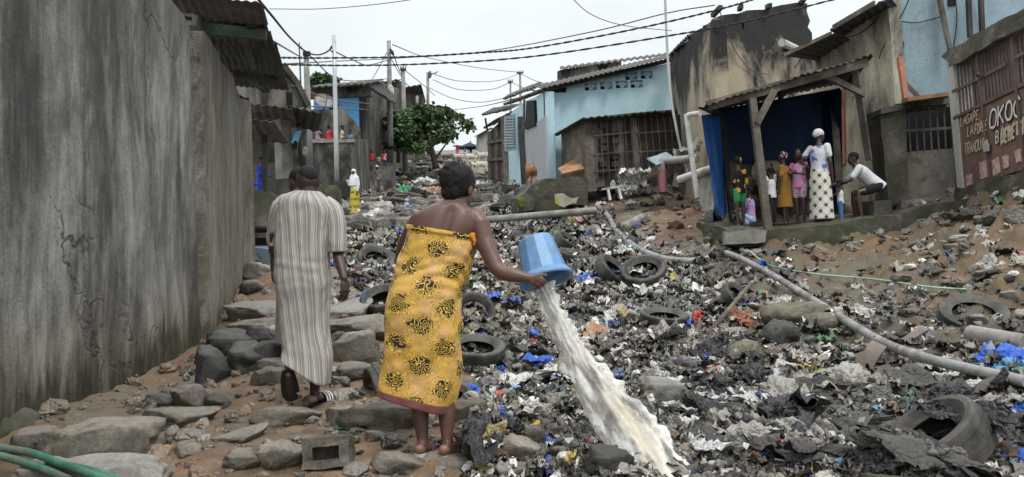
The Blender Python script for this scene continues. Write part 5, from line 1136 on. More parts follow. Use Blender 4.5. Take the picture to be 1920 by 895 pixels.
for j in range(7): Lp.append([bm.verts.new(w(772+k*7.2+j*1.2, 722+j*7.2+k*.7, 4.70+.012*math.sin(k*1.3))) for k in range(10)])
for a_, b_ in zip(Lp, Lp[1:]):
    for k in range(9): bm.faces.new((a_[k], a_[k+1], b_[k+1], b_[k]))
bmesh.ops.solidify(bm, geom=bm.faces[:], thickness=.004); fo = obj('inner_flap', bm, M['orange_lining'], woman, True)
bm = bmesh.new(); ellipsoid(bm, w(886, 443, 4.56), (.022, .025, .022)); capsule(bm, [w(886, 443, 4.55), w(890, 452, 4.545), w(889, 459, 4.55)], [.014, .012, .008], 8); capsule(bm, [w(884, 443, 4.55), w(892, 438, 4.55)], [.013, .009], 8); link('knot', remeshed(bm, 'knot', .004, 1), M['orange_lining'], woman)
def sandal(hl, tp, mat_s, parent, wd=.045, th=.018, name='sandal', strap=True, smat='strap', lift=0):
    d = (tp-hl).normalized(); sd = d.cross(Vector((0, 0, 1))).normalized(); u = sd.cross(d); L_ = (tp-hl).length; bm = bmesh.new(); o = []
    for t, k in ((-.10, .45), (-.06, .72), (.08, .85), (.4, .80), (.7, 1.05), (.92, .95), (1.02, .6), (1.06, .25)): o.append((hl+d*L_*t, k*wd))
    pts = [c+sd*k for c, k in o]+[c-sd*k for c, k in o[::-1]]
    polyprism(bm, [p-u*.004 for p in pts], -u*th); so_ = obj(name, bm, mat_s, parent)
    if strap:
        bm = bmesh.new(); top = hl+d*L_*.80+u*.014
        for k in (-1, 1): tube(bm, smooth_path([top, hl+d*L_*.6+u*.052+sd*k*.020, hl+d*L_*.36+sd*k*wd*.92+u*.004], 5), .006, 6)
        obj('strap', bm, M[smat], so_)
    return so_
sandal(fL0, fL1, M['sole_pale'], woman); sandal(fR0, fR1, M['sole_pale'], woman)

# ---- bucket
bk = empty('bucket', w(1024, 527, 4.60), 'blue faceted plastic bucket held upside down by the woman', 'bucket')
c0, c1 = P(1003, 450, 4.70), P(1024.5, 527, 4.615); ax = (c1-c0); Lb = ax.length; fm = frame_from(ax)
def ring(bm, t, r, n, ph=0): return [bm.verts.new(c0+fm @ Vector((r*math.cos(2*math.pi*(k+ph)/n), r*math.sin(2*math.pi*(k+ph)/n), t*Lb))) for k in range(n)]
def skin_rings(bm, rs):
    for a, b in zip(rs, rs[1:]):
        for k in range(len(a)): bm.faces.new((a[k], a[(k+1) % len(a)], b[(k+1) % len(a)], b[k]))
bm = bmesh.new(); rs = [ring(bm, t, r, 12, .3) for t, r in ((-.005, .100), (.03, .107), (.84, .136), (.842, .131), (.03, .102))]; skin_rings(bm, rs); bm.faces.new(rs[0][::-1]); bm.faces.new(rs[-1])
bmesh.ops.bevel(bm, geom=[e for e in bm.edges], offset=.002, segments=1, affect='EDGES')
M['bucket'] = surf('blue_bucket_plastic', [(.095, .205, .40), (.125, .265, .49), (.155, .31, .54)], 3, rough=.38, bump=.06, dirt=(.12, .22, .33), dscale=6)
obj('bucket_body', bm, M['bucket'], bk)
bm = bmesh.new(); rs = [ring(bm, t, r, 40) for t, r in ((.82, .131), (.822, .141), (.90, .146), (.905, .157), (.99, .160), (1.0, .152), (.99, .140), (.83, .134), (.82, .131))]; skin_rings(bm, rs); obj('rim', bm, M['bucket'], bk, True)

# ---- the water
def water():
    path = [(1017, 534, 4.60), (1031, 570, 4.585), (1050, 612, 4.57), (1072, 655, 4.55), (1098, 702, 4.52), (1130, 752, 4.49), (1166, 800, 4.45), (1204, 850, 4.36), (1242, 905, 4.20), (1266, 945, 4.08)]
    hw = [14, 17, 22, 28, 35, 43, 52, 55, 54, 52]
    c = smooth_path([P(*q) for q in path], 26); hh = smooth_path([Vector((h, 0, 0)) for h in hw], 26); n = len(c); seg = 90; V = []; C = []
    for i in range(n):
        t = (c[min(i+1, n-1)]-c[max(i-1, 0)]).normalized(); x = t.cross(Vector((0, 1, 0))).normalized()*-1; x = x if x.x > 0 else -x; y = t.cross(x).normalized(); r = hh[i].x*mpp(4.5); s = i/n
        for k in range(seg):
            a = 2*math.pi*k/seg; ca, sa = math.cos(a), math.sin(a); p0 = c[i]+x*r*ca
            V.append((p0.x, p0.y, p0.z, *(x*ca+y*sa*.5), r, s, ca, sa, y.x, y.y, y.z))
    A = np.array(V); L = A[:, 7]*1.3
    e = np.abs(A[:, 8])**3
    rag = fbm(L*17+3, A[:, 8]*2+5, A[:, 9], s=2, o=3)*.020*(.2+e) + fbm(L*9, A[:, 8]*2, A[:, 9], s=4, o=2)*.016*e
    surf_ = fbm(L*5, A[:, 8]*3.2+L*2, A[:, 9], s=9, o=3)*.020+fbm(L*18, A[:, 8]*9, A[:, 9]*2, s=12, o=2)*.004
    th = A[:, 6]*.42
    pos = A[:, :3] + A[:, 10:13]*(A[:, 9]*th)[:, None] + A[:, 3:6]*(rag+surf_*.9)[:, None]
    tan = np.exp(-((A[:, 8]-.28-.3*vn(L*2.3, L*0, s=31))/.42)**2)*np.clip((A[:, 7]-.15)*2, 0, 1)*(.55+.5*fbm(L*6, A[:, 8]*4, s=35, o=3)); tan = np.clip(tan, 0, 1); clear = np.clip(fbm(L*5, A[:, 8]*2.6+7, s=33, o=4)*1.3-.05-.55*A[:, 8], 0, 1)
    ii = np.arange(n*seg).reshape(n, seg); Q = np.stack([ii[:-1].ravel(), np.roll(ii, -1, 1)[:-1].ravel(), np.roll(ii, -1, 1)[1:].ravel(), ii[1:].ravel()], 1)
    me = np_mesh('thrown_water', pos, Q, np.stack([tan, clear, tan*0], 1), True, 'flow')
    N = NT('dirty_thrown_water'); o = N.coord('Object'); at = N.n('ShaderNodeSeparateColor'); N.l(N.attr('flow'), at.inputs[0])
    n1 = N.noise(o, 24, 6, .7, 1.2); white = N.mix((.52, .515, .49), (.76, .745, .70), N.ramp(n1, [(.36, 0), (.6, 1)])); c_ = N.mix(white, (.66, .56, .40), N.math('MULTIPLY', at.outputs[0], .75))
    cl = N.math('MULTIPLY', N.ramp(N.math('ADD', at.outputs[1], N.math('MULTIPLY', N.math('SUBTRACT', n1, .5), 1.2)), [(.05, .12), (.7, 1)]), .75)
    N.l(cl, N.b.inputs['Transmission Weight']); N.b.inputs['IOR'].default_value = 1.2; N.bump(N.math('ADD', N.noise(o, 36, 3, .5, .8), N.noise(o, 11, 3, .5)), .35, .010)
    N.out(c_, .08, .6)
    wo = tag(link('thrown_water', me, N.m), 'milky brown tinged stream of dirty water falling from the blue bucket', 'water')
    b = Bag(); tp = ico_tpl(2, .5, .5, .5, .12, 1.3, 3, False)
    for k in range(420):
        i = int(min(n-1, abs(random.gauss(0, .30))*n)) if k < 230 else random.randrange(n); sgn = random.choice((-1, 1)); r = hh[i].x*mpp(4.5)
        off = r*(1+abs(random.gauss(0, .28))); b.add(tp, c[i]+Vector((sgn*off, random.gauss(0, .05), random.gauss(0, .02))), rnd_rot(1), np.array([.7, .7, 1.3])*random.uniform(.004, .011)*(1 if random.random() < .9 else 1.8), (.4, .0, 0))
    link('droplets', np_mesh('droplets', np.concatenate(b.V), np.concatenate(b.T), np.concatenate(b.C), True, 'flow'), N.m, wo)['kind'] = 'stuff'
water()

# ---- the man in the striped robe
MD = 5.80
def q_(px, py, d=MD): return P(px, py, d)
man = empty('person', P(590, 755, 5.85), 'man with a shaved head in a long grey striped robe walking up the path', 'person')
bm = bmesh.new(); gm_, Rm2 = head_shape(bm, q_(577, 341, 5.83), Vector((-.18, .97, -.10)), Vector((.05, .08, 1)), 1.0)
ellipsoid(bm, q_(577, 337, 5.82), (.084, .10, .098)); capsule(bm, [q_(577, 352, 5.80), q_(576, 372, 5.80)], [.060, .068])
loft(bm, [(q_(575, 368), CR*.08, Vector((0, .06, 0))), (q_(575, 382), CR*.18, Vector((0, .085, 0))), (q_(574, 405), CR*.195, Vector((0, .10, 0))), (q_(572, 470), CR*.165, Vector((0, .11, 0))), (q_(570, 550), CR*.17, Vector((0, .12, 0))), (q_(570, 590), CR*.15, Vector((0, .11, 0)))], 24)
capsule(bm, [q_(622, 392), q_(632, 440, 5.80), q_(634, 478, 5.78), q_(640, 503, 5.72), q_(645, 522, 5.68)], [.058, .050, .041, .035, .027], 14); hand(bm, q_(645, 522, 5.68), Vector((.06, -.05, -1)), Vector((.75, -.6, 0)), .185, .35, -1)
capsule(bm, [q_(526, 392), q_(516, 440, 5.84), q_(514, 470, 5.88), q_(528, 500, 6.05)], [.058, .050, .041, .03], 14); hand(bm, q_(528, 500, 6.05), Vector((.2, .6, -.8)), Vector((-1, 0, 0)), .18, .4)
capsule(bm, [q_(550, 580), q_(546, 640, 5.86), q_(544, 672, 5.80), q_(544, 690, 5.77)], [.085, .058, .045, .036], 14); capsule(bm, [q_(595, 580), q_(594, 660, 5.80), q_(591, 710, 5.83), q_(590, 736, 5.85)], [.085, .06, .042, .034], 14)
capsule(bm, [q_(542, 698, 5.72), q_(543, 715, 5.73), q_(546, 738, 5.77)], [.036, .035, .034], 12); capsule(bm, [q_(544, 690, 5.77), q_(542, 697, 5.725)], [.036, .037], 12)
for k in range(5): capsule(bm, [q_(541+k*2.6, 735, 5.78), q_(541+k*2.8, 747-k*.6, 5.80)], [.013, .010], 8)
mR0, mR1 = q_(584, 757, 5.80), q_(620, 744, 6.02); foot(bm, mR0, mR1, q_(590, 736, 5.85))
me = remeshed(bm, 'person_body', .0058, 4, .5); link('body', me, [M['skin_man'], M['eye'], M['heel']], man)
eyes(me, gm_, 1.0)
for p in me.polygons:
    c = Vector(p.center)
    if (c-q_(541, 695, 5.69)).length < .042 or (c-(mR0+Vector((0, 0, .015)))).length < .045: p.material_index = 2
def mdisp(u, v, a):
    low = max(0, v-.35); rs = math.cos(a)
    return .009*f1(13, u*6, v*4) + .006*f1(15, u*16+v*3, v*8) + .016*f1(18, u*4+v*3.5, v*2.2)*min(1, v*3) + .015*low*math.sin(u*6.283*4+5*v+2*f1(2, u*3, v*3)) + .008*math.exp(-((v-.45)/.09)**2)*f1(21, u*5, v*30) + .012*math.exp(-((v-.06)/.05)**2)
rows = [(q_(554, 359, 5.80), q_(600, 361, 5.80), .072), (q_(543, 363), q_(607, 368), .085), (q_(527, 370), q_(620, 380), .105), (q_(518, 386), q_(629, 396), .115), (q_(517, 412), q_(628, 416), .122), (q_(518, 450), q_(621, 450), .126), (q_(517, 490), q_(619, 490), .136), (q_(517, 530), q_(621, 530), .142), (q_(521, 575), q_(619, 576), .140), (q_(526, 620), q_(616, 624), .145), (q_(529, 650), q_(619, 672), .16), (q_(530, 672, 5.76), q_(617, 724), .165)]
cloth_shell('robe', rows, 110, M['stripe'], man, .005, mdisp, 1.22, 1, 9)
def sleeve(name, pts, rad, mat, parent, seed, uo=0.0):
    pts = smooth_path(pts, 7); rad = [v.x for v in smooth_path([Vector((r, 0, 0)) for r in rad], 7)]; bm = bmesh.new(); rings = tube(bm, pts, rad, 36, False)
    uv = {}; L_ = 0
    for i, rg in enumerate(rings):
        for k, v in enumerate(rg): uv[v] = (k/36*.46+uo, -i*.012); v.co += (v.co-pts[i]).normalized()*(.006*f1(seed, k*.25, i*.12)+.002*math.sin(i*.5+k*.2))
    bm.verts.index_update(); lst = [uv[v] for v in bm.verts]
    me = bm_mesh(bm, name, True); lst = (lst+lst)[:len(me.vertices)]
    while len(lst) < len(me.vertices): lst.append(lst[-1])
    set_uv(me, lst); o = link(name, me, mat, parent); sd_ = o.modifiers.new('s', 'SOLIDIFY'); sd_.thickness = .004; return o
sleeve('sleeve', [q_(606, 384, 5.80), q_(620, 395, 5.80), q_(628, 420, 5.79), q_(631, 450, 5.78), q_(632, 473, 5.78)], [.074, .082, .078, .072, .070], M['stripe'], man, 3)
sleeve('sleeve', [q_(545, 380, 5.80), q_(530, 390, 5.80), q_(521, 416, 5.83), q_(517, 443, 5.86), q_(516, 458, 5.88)], [.074, .080, .070, .064, .060], M['stripe'], man, 5, .1)
bm = bmesh.new(); ellipsoid(bm, gm_(0, -.018, .030), (.0795, .097, .090), Rm2, 20, 14); link('hair', remeshed(bm, 'hair', .008, 2), M['hair'], man)
# slides: the left one is lifted, sole to the viewer
bm = bmesh.new(); oL = [(-15.5, -28), (-17.5, -10), (-16.5, 10), (-14, 26), (-6, 36), (5, 37), (14, 31), (17.5, 18), (15, 0), (10, -18), (7, -27), (-3, -33)]
polyprism(bm, [q_(543+a*.98, 722+b*.86, 5.685+ (b+28)*.0012) for a, b in oL], Vector((0, .024, .006))); sl = obj('slide', bm, M['sole'], man)
bm = bmesh.new()
for s in range(3): tube(bm, smooth_path([q_(556.5+s*1.2, 727+s*5, 5.74), q_(559+s*.8, 725+s*5, 5.80), q_(550, 722+s*5, 5.86)], 4), .009, 6)
obj('white_stripe', bm, M['white_stripe'], sl)
sr = sandal(mR0+Vector((0, 0, -.004)), mR1+Vector((0, 0, -.004)), M['sole'], man, .050, .026, 'slide', False)
d_ = (mR1-mR0).normalized(); s_ = d_.cross(Vector((0, 0, 1))).normalized(); u_ = s_.cross(d_); bm = bmesh.new(); rows_ = []
for t in (.42, .5, .6, .7, .78): rows_.append([bm.verts.new(mR0+d_*.26*t+s_*math.cos(a)*.052+u_*(math.sin(a)*(.075-.03*t)-.005)) for a in [math.pi*k/12 for k in range(13)]])
for a_, b_ in zip(rows_, rows_[1:]):
    for k in range(12): bm.faces.new((a_[k], a_[k+1], b_[k+1], b_[k]))
bmesh.ops.solidify(bm, geom=bm.faces[:], thickness=.006); stp = obj('strap', bm, M['strap_dark'], sr, True)
bm = bmesh.new()
for t in (.47, .59, .71): tube(bm, [mR0+d_*.26*(t+.02*math.sin(a))+s_*math.cos(a)*.0545+u_*(math.sin(a)*(.0775-.03*t)-.005) for a in [math.pi*k/12 for k in range(0, 13)]], .0065, 6)
obj('white_stripe', bm, M['white_stripe'], stp)

# ---- the smaller figures
V3 = lambda *a: Vector(a)
ARMS = {'down': (V3(.05, .0, -.285), V3(.0, .05, -.245)), 'hip': (V3(.15, -.09, -.22), V3(-.13, .12, -.16)), 'up': (V3(.12, .08, .22), V3(-.06, .05, .22)), 'fold': (V3(.03, .12, -.24), V3(-.20, .14, .03)), 'reach': (V3(.04, .20, -.18), V3(0, .22, .05)),
        'face': (V3(.06, .10, -.24), V3(-.06, .12, .20)), 'knee': (V3(.02, .16, -.22), V3(-.02, .22, -.05)), 'out': (V3(.24, .08, -.08), V3(.22, .06, .02)), 'lap': (V3(.04, .10, -.25), V3(-.08, .20, -.06)), 'back': (V3(.06, -.12, -.24), V3(-.02, .02, -.24))}
LEGS = {'stand': (V3(0, .0, -.42), V3(0, -.01, -.42)), 'sit': (V3(.03, .42, -.02), V3(0, .03, -.42)), 'sitopen': (V3(.10, .38, -.10), V3(.02, -.04, -.42)), 'crouch': (V3(.05, .26, .16), V3(0, -.22, -.32)), 'walk': (V3(0, .14, -.39), V3(0, -.06, -.41))}
def small(label, pos, h, yaw, top, bottom, arms=('down', 'down'), legs='stand', sleeve=.5, head=None, hscale=1.0, lean=0.0, skin=None, vox=.013, look=0.0, shoes=None, hem=.78, group=None, hair=True, flare=1.0, extra=None, name='person', sit_z=None):
    """top/bottom: (material, kind); bottom kinds: skirt, shorts, trousers, dress, none"""
    s = h/1.70; root = empty(name, pos, label, 'person', group, R(yaw)); sk = skin or M['skin']
    th, sn = LEGS[legs]; hipz = {'stand': .92, 'walk': .91, 'sit': .50, 'sitopen': .60, 'crouch': .24}[legs] if sit_z is None else sit_z
    Lm = Matrix.Rotation(-lean, 3, 'X'); hip = V3(0, 0, hipz); tw = lambda p: hip+Lm @ Vector(p)           # torso frame
    S = lambda p: Vector(p)*s
    sh = {1: tw((.165, 0, .47)), -1: tw((-.165, 0, .47))}; bm = bmesh.new()
    def cap(b, pts, rr, sg=10): capsule(b, [S(p) for p in pts], [r*s for r in rr], sg)
    def lf(b, rings, sg=18): loft(b, [(S(c), S(x), S(y)) for c, x, y in rings], sg)
    X = V3(1, 0, 0); Y = Lm @ V3(0, 1, 0)
    lf(bm, [(tw((0, 0, -.06)), X*.13, Y*.10), (tw((0, 0, .02)), X*.155, Y*.115), (tw((0, 0, .18)), X*.13, Y*.10), (tw((0, 0, .36)), X*.155, Y*.11), (tw((0, 0, .46)), X*.15, Y*.09), (tw((0, 0, .52)), X*.07, Y*.06)])
    hc = tw((0, .02, .52))+V3(0, .015, .155*hscale+.01); cap(bm, [tw((0, 0, .48)), hc-V3(0, .01, .06*hscale)], [.055, .05])
    fwd = Matrix.Rotation(R(look), 3, 'Z') @ V3(0, 1, -.08); g, Rm = head_shape(bm, S(hc), fwd, V3(0, 0, 1), s*hscale)
    AP = {}
    for i, k in ((0, -1), (1, 1)):
        ua, fa = ARMS[arms[i]]; m_ = V3(k, 1, 1); e = sh[k]+Vector((ua.x*k, ua.y, ua.z)); wv = Vector((fa.x*k, fa.y, fa.z)); wq = e+wv; AP[k] = (sh[k], e, wq)
        cap(bm, [sh[k], e, wq], [.050, .038, .025]); hd = wv.normalized(); hand(bm, S(wq), hd, Vector((k, .3, .2)), .17*s, .5, -k, .010)
    LP = {}
    for k in (-1, 1):
        h0 = V3(.085*k, 0, hipz-.02); kn = h0+Vector((th.x*k, th.y*(1 if legs != 'walk' or k > 0 else -.9), th.z)); an = kn+Vector((sn.x*k, sn.y*(1 if legs != 'walk' or k > 0 else 2.2), sn.z)); LP[k] = (h0, kn, an)
        cap(bm, [h0, kn, kn.lerp(an, .35), an], [.080, .056, .053, .032]); cap(bm, [an+V3(0, -.03, -.035), an+V3(.01*k, .08, -.045), an+V3(.02*k, .17, -.055)], [.032, .032, .022])
    low = min(LP[1][2].z, LP[-1][2].z)-.085
    for ob_ in (): pass
    dz = V3(0, 0, -low*s)
    def place(me, nm, mats):
        o = bpy.data.objects.new(nm, me); COL.objects.link(o); o.parent = root; o.location = dz
        for mm_ in (mats if isinstance(mats, (list, tuple)) else [mats]): me.materials.append(mm_)
        return o
    me = remeshed(bm, 'person_body', vox*s/.9, 2); place(me, 'body', [sk, M['eye'], M['hair']])
    if vox < .018: eyes(me, g, s*hscale)
    G = hipz
    if top:
        bm = bmesh.new(); f = 1.14; lo = -.08 if bottom and bottom[1] != 'dress' else -.10
        lf(bm, [(tw((0, 0, lo)), X*.175, Y*.135), (tw((0, 0, .05)), X*.168, Y*.13), (tw((0, 0, .20)), X*.152, Y*.122), (tw((0, 0, .36)), X*.175, Y*.128), (tw((0, 0, .47)), X*.165, Y*.10), (tw((0, 0, .50)), X*.075, Y*.07)])
        if sleeve > 0:
            for k in (-1, 1):
                a, b, c = AP[k]
                pts = [a, a.lerp(b, min(1, sleeve*2))] + ([b.lerp(c, sleeve*2-1)] if sleeve > .5 else []); cap(bm, pts, [.066, .060]+([.046] if sleeve > .5 else []))
        m_ = remeshed(bm, 'top', vox*s/.9, 2); place(m_, 'shirt', top)
    if bottom:
        bm = bmesh.new(); kd = bottom[1]
        if kd in ('skirt', 'dress'):
            if legs in ('stand', 'walk'):
                t0 = .10 if kd == 'skirt' else .30; zb = G*(1-hem); zs = [t0, .0, -.12]; rings = [(tw((0, 0, t0)), X*.152, Y*.125), (V3(0, 0, G), X*.178, Y*.145), (V3(0, 0, G-.14), X*.192, Y*.16)]
                for t in (.35, .7, 1): rings.append((V3(0, 0.01, (G-.14)*(1-t)+zb*t), X*(.192+.025*t*flare+.012*math.sin(t*9)), Y*(.16+.03*t*flare)))
                lf(bm, rings, 24)
            else:
                for k in (-1, 1): cap(bm, [LP[k][0], LP[k][1], LP[k][1].lerp(LP[k][2], hem)], [.115, .095, .085])
                cap(bm, [LP[1][1], LP[-1][1]], [.09, .09]); lf(bm, [(tw((0, 0, -.10)), X*.17, Y*.14), (tw((0, 0, .08)), X*.16, Y*.13)])
        else:
            t = .55 if kd == 'shorts' else 1.9
            for k in (-1, 1):
                h0, kn, an = LP[k]; p = [h0, h0.lerp(kn, min(1, t*1.0 if t < 1 else 1))] + ([kn.lerp(an, .88)] if t > 1 else [])
                cap(bm, p, [.105, .085 if t < 1 else .072]+([.055] if t > 1 else []))
            lf(bm, [(tw((0, 0, -.07)), X*.165, Y*.13), (tw((0, 0, .07)), X*.158, Y*.125)])
        m_ = remeshed(bm, 'bottom', vox*s/.9, 2); place(m_, 'skirt' if kd == 'skirt' else 'dress' if kd == 'dress' else kd, bottom[0])
    if head:
        bm = bmesh.new(); k = s*hscale
        ellipsoid(bm, g(0, -.022, .040), (.086*k, .100*k, .088*k), Rm)
        if head[1] == 'veil':
            ellipsoid(bm, g(0, -.03, -.03), (.085*k, .09*k, .10*k), Rm); loft(bm, [(g(0, -.03, -.05), Rm @ V3(.085, 0, 0)*k, Rm @ V3(0, .09, 0)*k), (g(0, -.02, -.16), Rm @ V3(.15, 0, 0)*k, Rm @ V3(0, .12, 0)*k), (g(0, .0, -.34), Rm @ V3(.21, 0, 0)*k, Rm @ V3(0, .16, 0)*k), (g(0, .02, -.50), Rm @ V3(.20, 0, 0)*k, Rm @ V3(0, .17, 0)*k)])
        if head[1] == 'wrap': ellipsoid(bm, g(0, -.07, .02), (.06*k, .06*k, .06*k), Rm)
        m_ = remeshed(bm, 'headscarf', .010*k, 2); place(m_, 'headscarf' if head[1] != 'cap' else 'cap', head[0])
    elif hair:
        bm = bmesh.new(); k = s*hscale; ellipsoid(bm, g(0, -.020, .034), (.079*k, .096*k, .088*k), Rm); m_ = remeshed(bm, 'hair', .010*k, 1); place(m_, 'hair', M['hair'])
    if shoes:
        bm = bmesh.new()
        for k in (-1, 1): an = LP[k][2]; cap(bm, [an+V3(0, -.045, -.075), an+V3(.01*k, .08, -.078), an+V3(.02*k, .19, -.078)], [.03, .034, .034])
        bmesh.ops.scale(bm, vec=(1, 1, 1), verts=bm.verts); place(remeshed(bm, 'sandals', .011*s, 1), 'sandals', shoes)
    return root
def dots(name, base, dot, scale=14, rad=.33, out=None):
    N = NT(name); v = N.coord('Object'); d = N.vor(v, scale); c = N.mix(dot, base, N.ramp(d, [(rad, 0), (rad+.04, 1)])); return N.out(c, .85, .2)
def patch(name, cols, scale=9):
    N = NT(name); v = N.coord('Object'); q = N.vor(v, scale, 'F1', 'Color'); s_ = N.n('ShaderNodeSeparateColor'); N.l(q, s_.inputs[0]); k = len(cols)
    return N.out(N.ramp(s_.outputs[0], [(i/k, c) for i, c in enumerate(cols)], 'CONSTANT'), .85, .2)
def diamonds():
    N = NT('brown_white_diamond_print'); x, y, z = N.sep(N.coord('Object')); a = N.math('ADD', N.math('MULTIPLY', x, 1.0), N.math('MULTIPLY', y, .6))
    p = N.math('FRACT', N.math('MULTIPLY', N.math('ADD', z, a), 5.2)); q = N.math('FRACT', N.math('MULTIPLY', N.math('SUBTRACT', z, a), 5.2))
    d = N.math('MULTIPLY', N.math('GREATER_THAN', p, .40), N.math('GREATER_THAN', q, .40)); d2 = N.math('MULTIPLY', N.math('LESS_THAN', p, .40), N.math('LESS_THAN', q, .40))
    c = N.mix(N.mix((.58, .54, .44), (.10, .075, .05), d2), (.66, .66, .66), d); return N.out(c, .85, .2)
def bands(name, a, b, f, thr=.55, axis=2):
    N = NT(name); z = N.sep(N.coord('Object'))[axis]; n = N.noise(N.coord('Object', (22, 22, 3)), 2, 2, .5); s_ = N.math('SINE', N.math('MULTIPLY', z, f)); c = N.mix(a, b, N.math('MULTIPLY', N.math('GREATER_THAN', s_, thr), N.math('GREATER_THAN', n, .48))); return N.out(c, .85, .2)
CL = {k: cloth('cloth_'+k, v) for k, v in {'white': (.62, .62, .64), 'black': (.015, .015, .017), 'green': (.03, .24, .08), 'lilac': (.40, .25, .48), 'paleblue': (.34, .45, .62), 'ochre': (.26, .13, .022), 'pink': (.62, .16, .30), 'jeans': (.06, .15, .36), 'royal': (.02, .06, .42), 'sky': (.18, .48, .68), 'grey': (.25, .25, .26), 'greylilac': (.24, .21, .27), 'red': (.52, .03, .035), 'rose': (.42, .13, .22), 'cream': (.55, .48, .27), 'dullblue': (.10, .17, .27), 'drab': (.16, .155, .145), 'magenta': (.55, .08, .2)}.items()}
CL['polka'] = dots('black_cloth_yellow_dots', (.014, .013, .012), (.50, .28, .045), 9, .42); CL['pinkdots'] = dots('plum_scarf_white_dots', (.09, .02, .045), (.65, .45, .55), 26, .38); CL['tie'] = patch('pink_and_blue_tie_dye', [(.62, .16, .34), (.60, .30, .48), (.35, .48, .62), (.62, .22, .40)], 7)
CL['bluetee'] = patch('white_tee_blue_print', [(.62, .62, .64), (.62, .62, .64), (.12, .16, .38), (.62, .62, .64), (.5, .52, .6)], 13); CL['diamond'] = diamonds(); CL['yellowprint'] = bands('yellow_skirt_dark_print', (.50, .40, .04), (.07, .08, .05), 26, .45); CL['bw'] = bands('black_white_bands', (.62, .62, .6), (.02, .02, .02), 160, 0); CL['shortprint'] = dots('pink_flower_shorts', (.52, .38, .46), (.35, .08, .2), 22, .3); CL['greenstripe'] = CL['green']
CL['drabprint'] = patch('grey_patterned_cloth', [(.16, .155, .145), (.24, .22, .20), (.10, .09, .09)], 12); CL['redprint'] = patch('red_patterned_cloth', [(.5, .05, .06), (.55, .3, .3), (.4, .04, .06)], 10)
kids = 'people under the blue shelter'
small('girl in a black headcloth and blouse with yellow spots and green shorts', P(1389, 427, 13.0), 1.10, 20, CL['polka'], (CL['green'], 'shorts'), ('down', 'down'), sleeve=.5, head=(CL['polka'], 'wrap'), hscale=1.2, look=-30, group=kids)
small('crouching child wrapped in lilac and pale blue behind the grey post', P(1408, 428, 13.2), 1.05, 60, CL['lilac'], (CL['paleblue'], 'dress'), ('knee', 'knee'), 'crouch', .9, None, 1.2, group=kids, hem=.8)
small('small child in a white shirt lifting both arms over the head', P(1449, 424, 13.4), .92, 30, CL['white'], (CL['black'], 'trousers'), ('up', 'up'), sleeve=.35, hscale=1.25, group=kids)
small('child in an ochre dress and spotted plum headscarf', P(1474, 423, 13.4), 1.17, 50, CL['ochre'], (CL['ochre'], 'dress'), ('down', 'lap'), sleeve=.35, head=(CL['pinkdots'], 'wrap'), hscale=1.2, hem=.55, group=kids)
small('girl in a pink and blue top with folded arms', P(1502, 423, 13.3), 1.22, 130, CL['tie'], (CL['shortprint'], 'shorts'), ('fold', 'fold'), sleeve=.12, hscale=1.18, look=40, group=kids)
small('woman in a white headwrap and diamond print skirt with one hand on her hip', P(1541, 426, 13.0), 1.56, -55, CL['bluetee'], (CL['diamond'], 'skirt'), ('hip', 'down'), sleeve=.28, head=(CL['white'], 'wrap'), look=-25, hem=.88, shoes=CL['red'], group=kids)
small('toddler in a white vest and jeans at the woman\'s side', P(1578, 421, 13.0), .66, 60, CL['white'], (CL['jeans'], 'trousers'), ('reach', 'reach'), sleeve=.0, hscale=1.45, shoes=CL['pink'], group=kids)
small('young man in a white tee shirt sitting hunched on the platform edge', P(1648, 414, 13.1), 1.55, 80, CL['white'], (CL['black'], 'shorts'), ('knee', 'knee'), 'sitopen', .35, None, 1.0, lean=.80, shoes=CL['black'], group=kids)
for q in ((1640, 380, 13.1),): cblock('boulder', Face(P(1628, 395, 12.95), P(1670, 395, 13.05)), [(1638, 378), (1672, 376), (1674, 412), (1640, 414)], M['mossy'], .4, 'rough stone seat under the hunched young man', 33, 'seat', .02)
small('woman in a white veil and yellow printed skirt standing on the stones', P(666, 406, 27), 1.56, 140, CL['white'], (CL['yellowprint'], 'skirt'), ('down', 'face'), sleeve=.9, head=(CL['white'], 'veil'), hem=.93, look=30, vox=.02, flare=.3)
small('man in a white cap and loose grey outfit walking down the alley', P(708, 365, 36), 1.32, 170, CL['drabprint'], (CL['drab'], 'trousers'), ('down', 'down'), 'walk', .9, (CL['white'], 'cap'), vox=.025)
small('child in a light blue shirt holding out a pale bag', P(553, 309, 18.8), .95, -60, CL['sky'], (CL['black'], 'shorts'), ('down', 'out'), sleeve=.3, hscale=1.25, lean=.35, vox=.02)
bm = bmesh.new(); ellipsoid(bm, P(572, 284, 18.7), (.07, .06, .12)); tag(link('carrier_bag', remeshed(bm, 'bag', .02, 1), BAG['pale']), 'pale carrier bag dangling from the child in light blue', 'bag')
small('person in a grey lilac shirt by the shack doorway', P(553, 300, 20.3), 1.05, 150, CL['greylilac'], (CL['drab'], 'trousers'), ('down', 'down'), sleeve=.5, hscale=1.15, vox=.025)
small('person in a long royal blue robe standing beside the metal stall', P(491, 392, 17.2), 1.08, -110, CL['royal'], (CL['royal'], 'dress'), ('lap', 'lap'), 'stand', .9, None, 1.15, vox=.02, hem=.93)
small('person in blue half hidden behind the corner of the stucco house', P(456, 425, 13.6), .95, -60, CL['royal'], (CL['royal'], 'skirt'), ('down', 'reach'), sleeve=.9, hscale=1.2, hem=.55, vox=.02)
small('woman in a black and white banded blouse ahead of the man in the robe', P(566, 700, 7.0), 1.75, 25, CL['bw'], (CL['drab'], 'skirt'), ('down', 'down'), sleeve=.6, hem=.75, look=30)
tc_ = 'children on the terrace'
